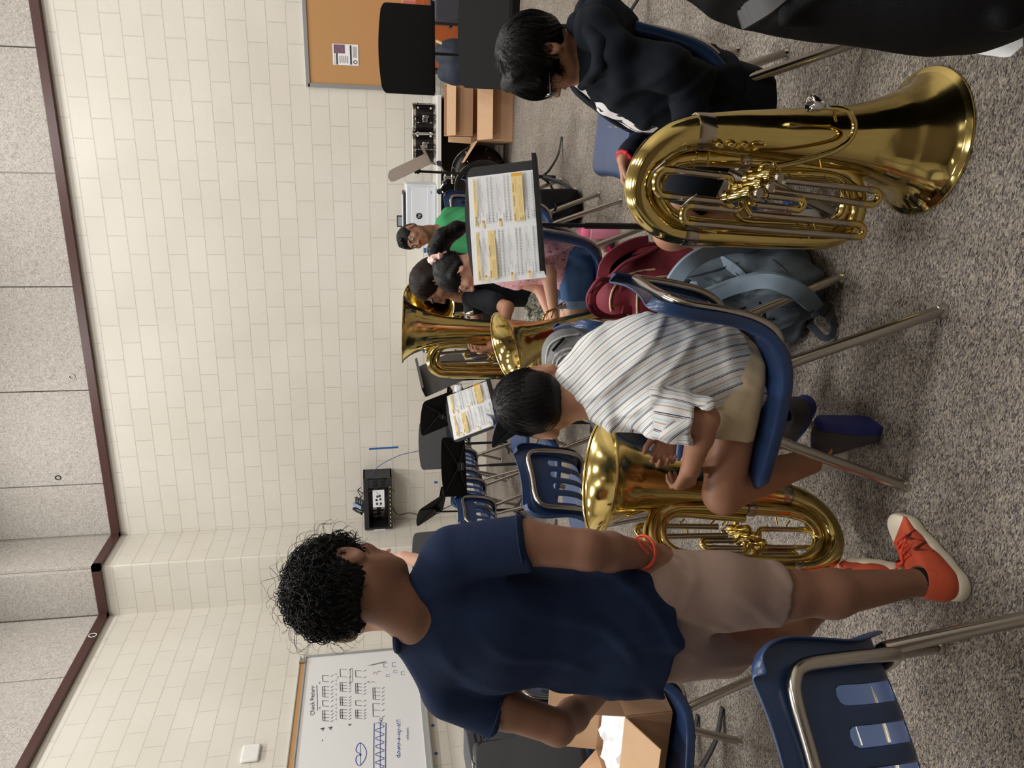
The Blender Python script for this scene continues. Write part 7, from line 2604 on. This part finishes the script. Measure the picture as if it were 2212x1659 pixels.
def grey_backpack():
    t = thing('backpack', 'light grey backpack with pale zips standing on the chair past the striped boy shoulder', 'backpack', (-0.95, 2.46, 0.43))
    Y = 2.45
    F = Field(0.05)
    F.chain([KY(1222, 762, Y), KY(1300, 775, Y), KY(1400, 800, Y + 0.02)], [0.085, 0.12, 0.11])
    F.chain([KY(1215, 800, Y + 0.02), KY(1290, 850, Y + 0.02), KY(1380, 880, Y + 0.03)], [0.06, 0.10, 0.09])
    F.plane((0, 0, 0.44), (0, 0, -1), 0.02)
    fd = lambda P: folds(P, [((1, 0.4, 0.4), 0.15)], 0.005, 3)
    net_obj('bag_body', F.mesh(0.006, fd), M['bag_grey'], t, relax=2)
    for pts in ([(1250, 722), (1215, 728), (1188, 745), (1180, 775), (1182, 805)], [(1250, 750), (1218, 756), (1198, 772), (1192, 800)], [(1255, 758), (1224, 764), (1206, 778), (1200, 802)]):
        MB().tube(F.drape(pts, 0.004), 0.0035, 6).build('piping', M['grey_trim'], t, world=True)
    MB().tube([F.hit(1218, 730, 0.010), F.hit(1204, 746, 0.014), F.hit(1194, 758, 0.012)], 0.005, 6).build('zip_pull', M['bag_black'], t, world=True)
    # lower front pocket hanging below the elbow side
    b2 = thing('bag_pouch', 'dark grey soft pouch hanging under the light grey backpack near the tuba bell', 'pouch', (-1.05, 2.45, 0.43))
    F = Field(0.04)
    F.chain([KY(1310, 905, 2.44), KY(1360, 935, 2.44), KY(1380, 950, 2.44)], [0.06, 0.065, 0.045])
    F.plane((0, 0, 0.43), (0, 0, -1), 0.02)
    net_obj('pouch', F.mesh(0.006), M['stand_grey'], b2)


grey_backpack()

# pink bottle, cream satin bag, black backpack far on the floor
p = G(1336, 503)
bt_ = thing('water_bottle', 'pink metal water bottle with loop lid standing on the carpet behind the centre stand pole', 'bottle', (p[0], p[1], 0))
M['pink_metal'] = mat('pink_enamel', (214, 132, 158), 0.35)
MB().lathe([(0, 0), (0.036, 0.001), (0.038, 0.006), (0.038, 0.175), (0.034, 0.186), (0.034, 0.188), (0.0, 0.188)], 32).build('bottle_body', M['pink_metal'], bt_)
MB().lathe([(0.0385, 0.170), (0.0390, 0.172), (0.0390, 0.176), (0.0385, 0.178)], 32).build('ring_band', mat('pale_pink', (240, 190, 206), 0.4), bt_)
MB().lathe([(0, 0.188), (0.036, 0.188), (0.036, 0.215), (0.028, 0.228), (0, 0.232)], 32).build('lid', mat('bright_pink_plastic', (236, 118, 158), 0.45), bt_)
th = np.linspace(0, PI, 12)
MB().tube([(0.028 * math.cos(a) - 0.0, 0, 0.222 + 0.03 * math.sin(a)) for a in th], 0.005, 8).build('carry_loop', mat('rose_loop', (224, 104, 146), 0.5), bt_)
cbag = thing('drawstring_bag', 'cream satin bag with hot pink trim slumped on the carpet behind the pink bottle', 'bag', (-0.75, 4.30, 0))
F = Field(0.05)
F.chain([G(1310, 575, 0.08), G(1290, 600, 0.10), G(1280, 530, 0.12), G(1260, 520, 0.16)], [0.085, 0.09, 0.09, 0.07])
F.plane((0, 0, 0.01), (0, 0, -1), 0.02)
net_obj('satin_body', F.mesh(0.008, lambda P: folds(P, [((1, 0.4, 0.2), 0.05), ((0.4, -1, 0.4), 0.07)], 0.008, 3)), mat('cream_satin', (206, 184, 170), 0.45), cbag, relax=1)
MB().tube(smooth_path([G(1305, 520, 0.05), G(1318, 545, 0.04), G(1322, 575, 0.03)], 6), [0.018] * 13, 8).build('pink_trim', mat('hot_pink', (206, 46, 110), 0.5), cbag, world=True)
kb = thing('backpack', 'small black backpack on the carpet just past the lower edge of the centre book stand', 'backpack', (-0.55, 5.2, 0))
F = Field(0.05)
F.chain([G(1236, 445, 0.08) + [0, 0.1, 0], G(1236, 445, 0.08) + [0, 0.12, 0.17]], [0.11, 0.10])
F.chain([G(1236, 462, 0.08) + [0, 0.1, 0], G(1236, 462, 0.08) + [0, 0.12, 0.12]], [0.11, 0.10])
F.plane((0, 0, 0.01), (0, 0, -1), 0.02)
net_obj('bag_body', F.mesh(0.008, lambda P: folds(P, [((1, 0.4, 0.2), 0.15)], 0.006, 3)), M['bag_black'], kb)
MB().tube(smooth_path([G(1200, 440, 0.18), G(1200, 450, 0.30), G(1190, 470, 0.2)], 6), 0.008, 6).build('carry_handle', M['bag_black'], kb, world=True)

# tiny screws / studs on the carpet
for a, b_, lb in ((1282, 422, 'tiny pale stud lying on the carpet between the chair legs'),):
    p = G(a, b_)
    tag(MB().lathe([(0, 0.012), (0.010, 0.010), (0.012, 0)], 12, o=p).build('floor_stud', M['paper']), lb, 'stud')

# ---- big black soft bag at the right, nearest the camera
def big_bag():
    t = thing('gig_bag', 'large soft black instrument bag filling the corner of the photo beside the tuba bell', 'bag', (0.62, 1.75, 0))
    F = Field(0.08)
    ax = [KY(1500, -92, 1.85), KY(1620, -92, 1.80), KY(1760, -122, 1.72), KY(1900, -146, 1.66), KY(2030, -166, 1.60), KY(2120, -190, 1.56)]
    ax = [p * 1.0 for p in ax]
    F.chain(ax[:2] + ax[2:], [0.085, 0.13, 0.18, 0.20, 0.235, 0.25], 0.06)
    q = ax[-1]
    F.chain([ax[-1], np.array([q[0] + 0.03, q[1] + 0.02, 0.20])], [0.25, 0.24], 0.05)
    F.chain([ax[1] + [0.25, 0.1, 0], ax[3] + [0.25, 0.05, 0], np.array([q[0] + 0.3, q[1] + 0.1, 0.22])], [0.14, 0.18, 0.22], 0.08)
    F.plane((0, 0, 0.012), (0, 0, -1), 0.03)
    F.ell(F.hit(1722, 30, 0.0), (0.030, 0.022, 0.045), None, 0.02)
    F.ell(F.hit(2180, 30, 0.0), (0.03, 0.022, 0.035), None, 0.02)
    fd = lambda P: folds(P, [((1, 0.4, 0.8), 0.22)], 0.007, 3)
    net_obj('bag_body', F.mesh(0.008, fd), M['bag_black'], t, relax=2)
    strap(t, F.drape([(1690, -25), (1655, 5), (1620, 28), (1600, 40)], 0.006), 0.055, 0.010, M['black_soft'], 'leather_strap', n=1)


big_bag()
a = G(2090, 118)
sh = thing('paper_sheet', 'white paper sheet on the carpet sticking out from under the big black bag', 'sheet', (0.25, 1.55, 0.0))
P_ = [G(2075, 112), G(2170, 124), G(2185, 122), G(2212, 98), G(2212, 60), G(2100, 60)]
MB().poly(P_, 0.003, (0, 0, 1)).build('page', M['paper'], sh, world=True, smooth=False)

# ---- open cardboard box on the chair by the left edge
def chair_box():
    t = thing('cardboard_box', 'open cardboard box with crumpled white packing paper sitting on the navy chair', 'box', (-2.03, 2.10, 0.435))
    z0 = 0.437
    # corner nearest the camera and the directions of its two near edges
    c0 = G(1452, 1537, z0)
    ea = unit(G(1425, 1480, z0) - c0)       # short side, away to the right
    eb = unit(G(1440, 1659, z0) - c0)       # long side, toward the photo edge
    eb = unit(eb - ea * (eb @ ea) * 0.6)
    La, Lb, Hh = 0.26, 0.42, 0.17
    up = np.array([0, 0, 1.0])
    B = [c0, c0 + ea * La, c0 + ea * La + eb * Lb, c0 + eb * Lb]
    mb = MB()
    for i in range(4):
        p, q = B[i], B[(i + 1) % 4]
        n = unit(np.cross(q - p, up))
        mb.poly([p, q, q + up * Hh, p + up * Hh], 0.005, n)
    mb.poly(B, 0.005, up)
    mb.build('carton', M['card'], t, world=True, smooth=False)
    T_ = [b + up * Hh for b in B]

    def flap(p, q, out, L_, ang, nm, m_):
        d = unit(out) * math.sin(ang) + up * math.cos(ang)
        n = unit(np.cross(q - p, d))
        MB().poly([p, q, q + d * L_ - (q - p) * 0.03, p + d * L_ + (q - p) * 0.03], 0.004, n).build(nm, m_, t, world=True, smooth=False)
    flap(T_[0], T_[3], -ea, 0.16, 2.1, 'flap', M['card_in'])
    flap(T_[0], T_[1], -eb, 0.17, 0.15, 'flap', M['card'])
    flap(T_[1], T_[2], ea, 0.20, 0.2, 'flap', M['card_in'])
    flap(T_[2], T_[3], eb, 0.15, 0.9, 'flap', M['card'])
    # crumpled paper
    g = np.random.default_rng(5)
    n = 11
    c = sum(B) / 4 + up * 0.15
    V = []
    for j in range(n):
        for i in range(n):
            u, v = i / (n - 1) - 0.5, j / (n - 1) - 0.5
            V.append(c + ea * (u * La * 0.92 + g.normal() * 0.003) + eb * (v * Lb * 0.92 + g.normal() * 0.004) + up * (0.035 - 0.10 * (u * u + v * v) + g.normal() * 0.009))
    f = [(j * n + i, j * n + i + 1, (j + 1) * n + i + 1, (j + 1) * n + i) for j in range(n - 1) for i in range(n - 1)]
    f = [t_ for q in f for t_ in ((q[0], q[1], q[2]), (q[0], q[2], q[3]))]
    o = MB().add(V, f).build('packing_paper', M['paper'], t, world=True, smooth=False, solid=0.001)
    tag(o, 'crumpled white packing paper')


chair_box()

# ---- hard cases near the left edge
M['case_shell'] = mat('moulded_black_case', (36, 37, 40), 0.4, bump=0.1, bscale=500)
M['case_face'] = mat('grey_case_face', (70, 71, 76), 0.5)


def hard_case(label, c, s, ang, z0=0.0):
    t = thing('instrument_case', label, 'case', (c[0], c[1], z0), ang, 'black cases under the whiteboard')
    w, d, h = s
    MB().box((0, -d * 0.26, h / 2), (w, d * 0.48, h)).build('case_half', M['case_shell'], t, bevel=0.045, bseg=5)
    MB().box((0, d * 0.26, h / 2), (w, d * 0.48, h)).build('case_half', M['case_shell'], t, bevel=0.045, bseg=5)
    MB().box((0, 0, h / 2), (w - 0.02, 0.016, h - 0.01)).build('aluminium_valance', M['alu'], t, bevel=0.005)
    for x in (-0.3, 0.3):
        MB().box((x * w, 0, h + 0.004), (0.05, 0.035, 0.012)).build('latch', M['chrome'], t, bevel=0.003)
    MB().tube(smooth_path([(-0.07, 0, h), (-0.06, 0, h + 0.03), (0.06, 0, h + 0.03), (0.07, 0, h)], 5), 0.009, 8).build('handle', M['black_soft'], t)
    return t


pa, pb = KY(965, 1590, 4.2), KY(965, 1640, 3.9)
hard_case('black hard case with aluminium band standing nearest the whiteboard tray tape', (-3.62, 4.10), (0.46, 0.22, 0.93), 1.75)
hard_case('black hard case with aluminium band cut off by the photo edge', (-3.70, 3.52), (0.46, 0.22, 0.89), 1.75)
hard_case('dark case farthest along the whiteboard wall beside the navy sleeve', (-4.15, 4.95), (0.5, 0.24, 0.95), 1.75)
gc = thing('amplifier', 'dark grey box with two grooves under the whiteboard behind the black cases', 'amplifier', (-4.35, 4.3, 0), 1.6)
MB().box((0, 0, 0.42), (0.5, 0.3, 0.84)).build('cabinet_body', M['case_face'], gc, bevel=0.01)
MB().box((0, 0.0, 0.78), (0.51, 0.31, 0.012)).box((0, 0, 0.74), (0.51, 0.31, 0.008)).build('groove', M['black'], gc)

# navy bag in front of the wooden cabinet
nb = thing('tote_bag', 'dark navy bag with tan tag hanging between the two upper music stands', 'bag', (0.72, 7.6, 0))
F = Field(0.05)
F.chain([KY(958, 115, 7.6), KY(975, 118, 7.6), KY(1040, 122, 7.6)], [0.09, 0.13, 0.14])
F.chain([KY(960, 160, 7.6), KY(980, 158, 7.6), KY(1040, 155, 7.6)], [0.07, 0.10, 0.13])
F.chain([KY(1040, 130, 7.6), KY(1040, 130, 7.6) * [1, 1, 0] + [0, 0, 0.14]], [0.14, 0.13])
F.plane((0, 0, 0.01), (0, 0, -1), 0.02)
net_obj('bag_body', F.mesh(0.01, lambda P: folds(P, [((1, 0.4, 0.2), 0.15)], 0.008, 3)), mat('navy_bag_cloth', (34, 42, 58), 0.7), nb)
MB().tube([KY(942, 88, 7.44), KY(955, 94, 7.42)], 0.012, 8).build('tan_tag', M['gold_zip'], nb, world=True)

# small things behind the tilted grey stand, glass jar on a desk near the girl
o = MB().box(KY(990, 838, 4.6), (0.06, 0.03, 0.05)).build('tissue_ball', M['paper'], bevel=0.015, bseg=3)
tag(o, 'small white tissue tucked between the grey stand and the open book', 'tissue')
o = MB().tube(smooth_path([KY(996, 838, 4.62), KY(998, 848, 4.6), KY(992, 856, 4.6)], 4), 0.012, 8).build('red_pouch', mat('red_plastic', (176, 44, 60), 0.5))
tag(o, 'small red item tucked beside the white tissue near the tilted stand', 'pouch')

j = thing('glass_jar', 'small clear glass jar with dark lid standing beyond the long-haired girl arm', 'jar', KY(1008, 684, 5.5))
M['glass'] = mat('clear_glass', (235, 240, 240), 0.03)
M['glass'].node_tree.nodes['Principled BSDF'].inputs['Transmission Weight'].default_value = 1.0
MB().lathe([(0, 0), (0.034, 0.002), (0.036, 0.012), (0.036, 0.075), (0.028, 0.09), (0.026, 0.09), (0.033, 0.073), (0.033, 0.012), (0, 0.006)], 24).build('jar_body', M['glass'], j)
MB().lathe([(0, 0.11), (0.029, 0.108), (0.030, 0.088), (0, 0.088)], 24).build('lid', M['black_soft'], j)
dsk = thing('small_table', 'small dark table holding the glass jar beyond the long-haired girl', 'table', (j.location[0], j.location[1] + 0.02, 0))
zt = j.location[2]
MB().box((0, 0.05, zt - 0.012), (0.30, 0.26, 0.022)).build('table_top', M['black_soft'], dsk, bevel=0.004)
for sx in (-1, 1):
    for sy in (-1, 1): MB().tube([(0.13 * sx, 0.05 + 0.11 * sy, 0), (0.13 * sx, 0.05 + 0.11 * sy, zt - 0.024)], 0.01, 8).build('leg', M['black_soft'], dsk)
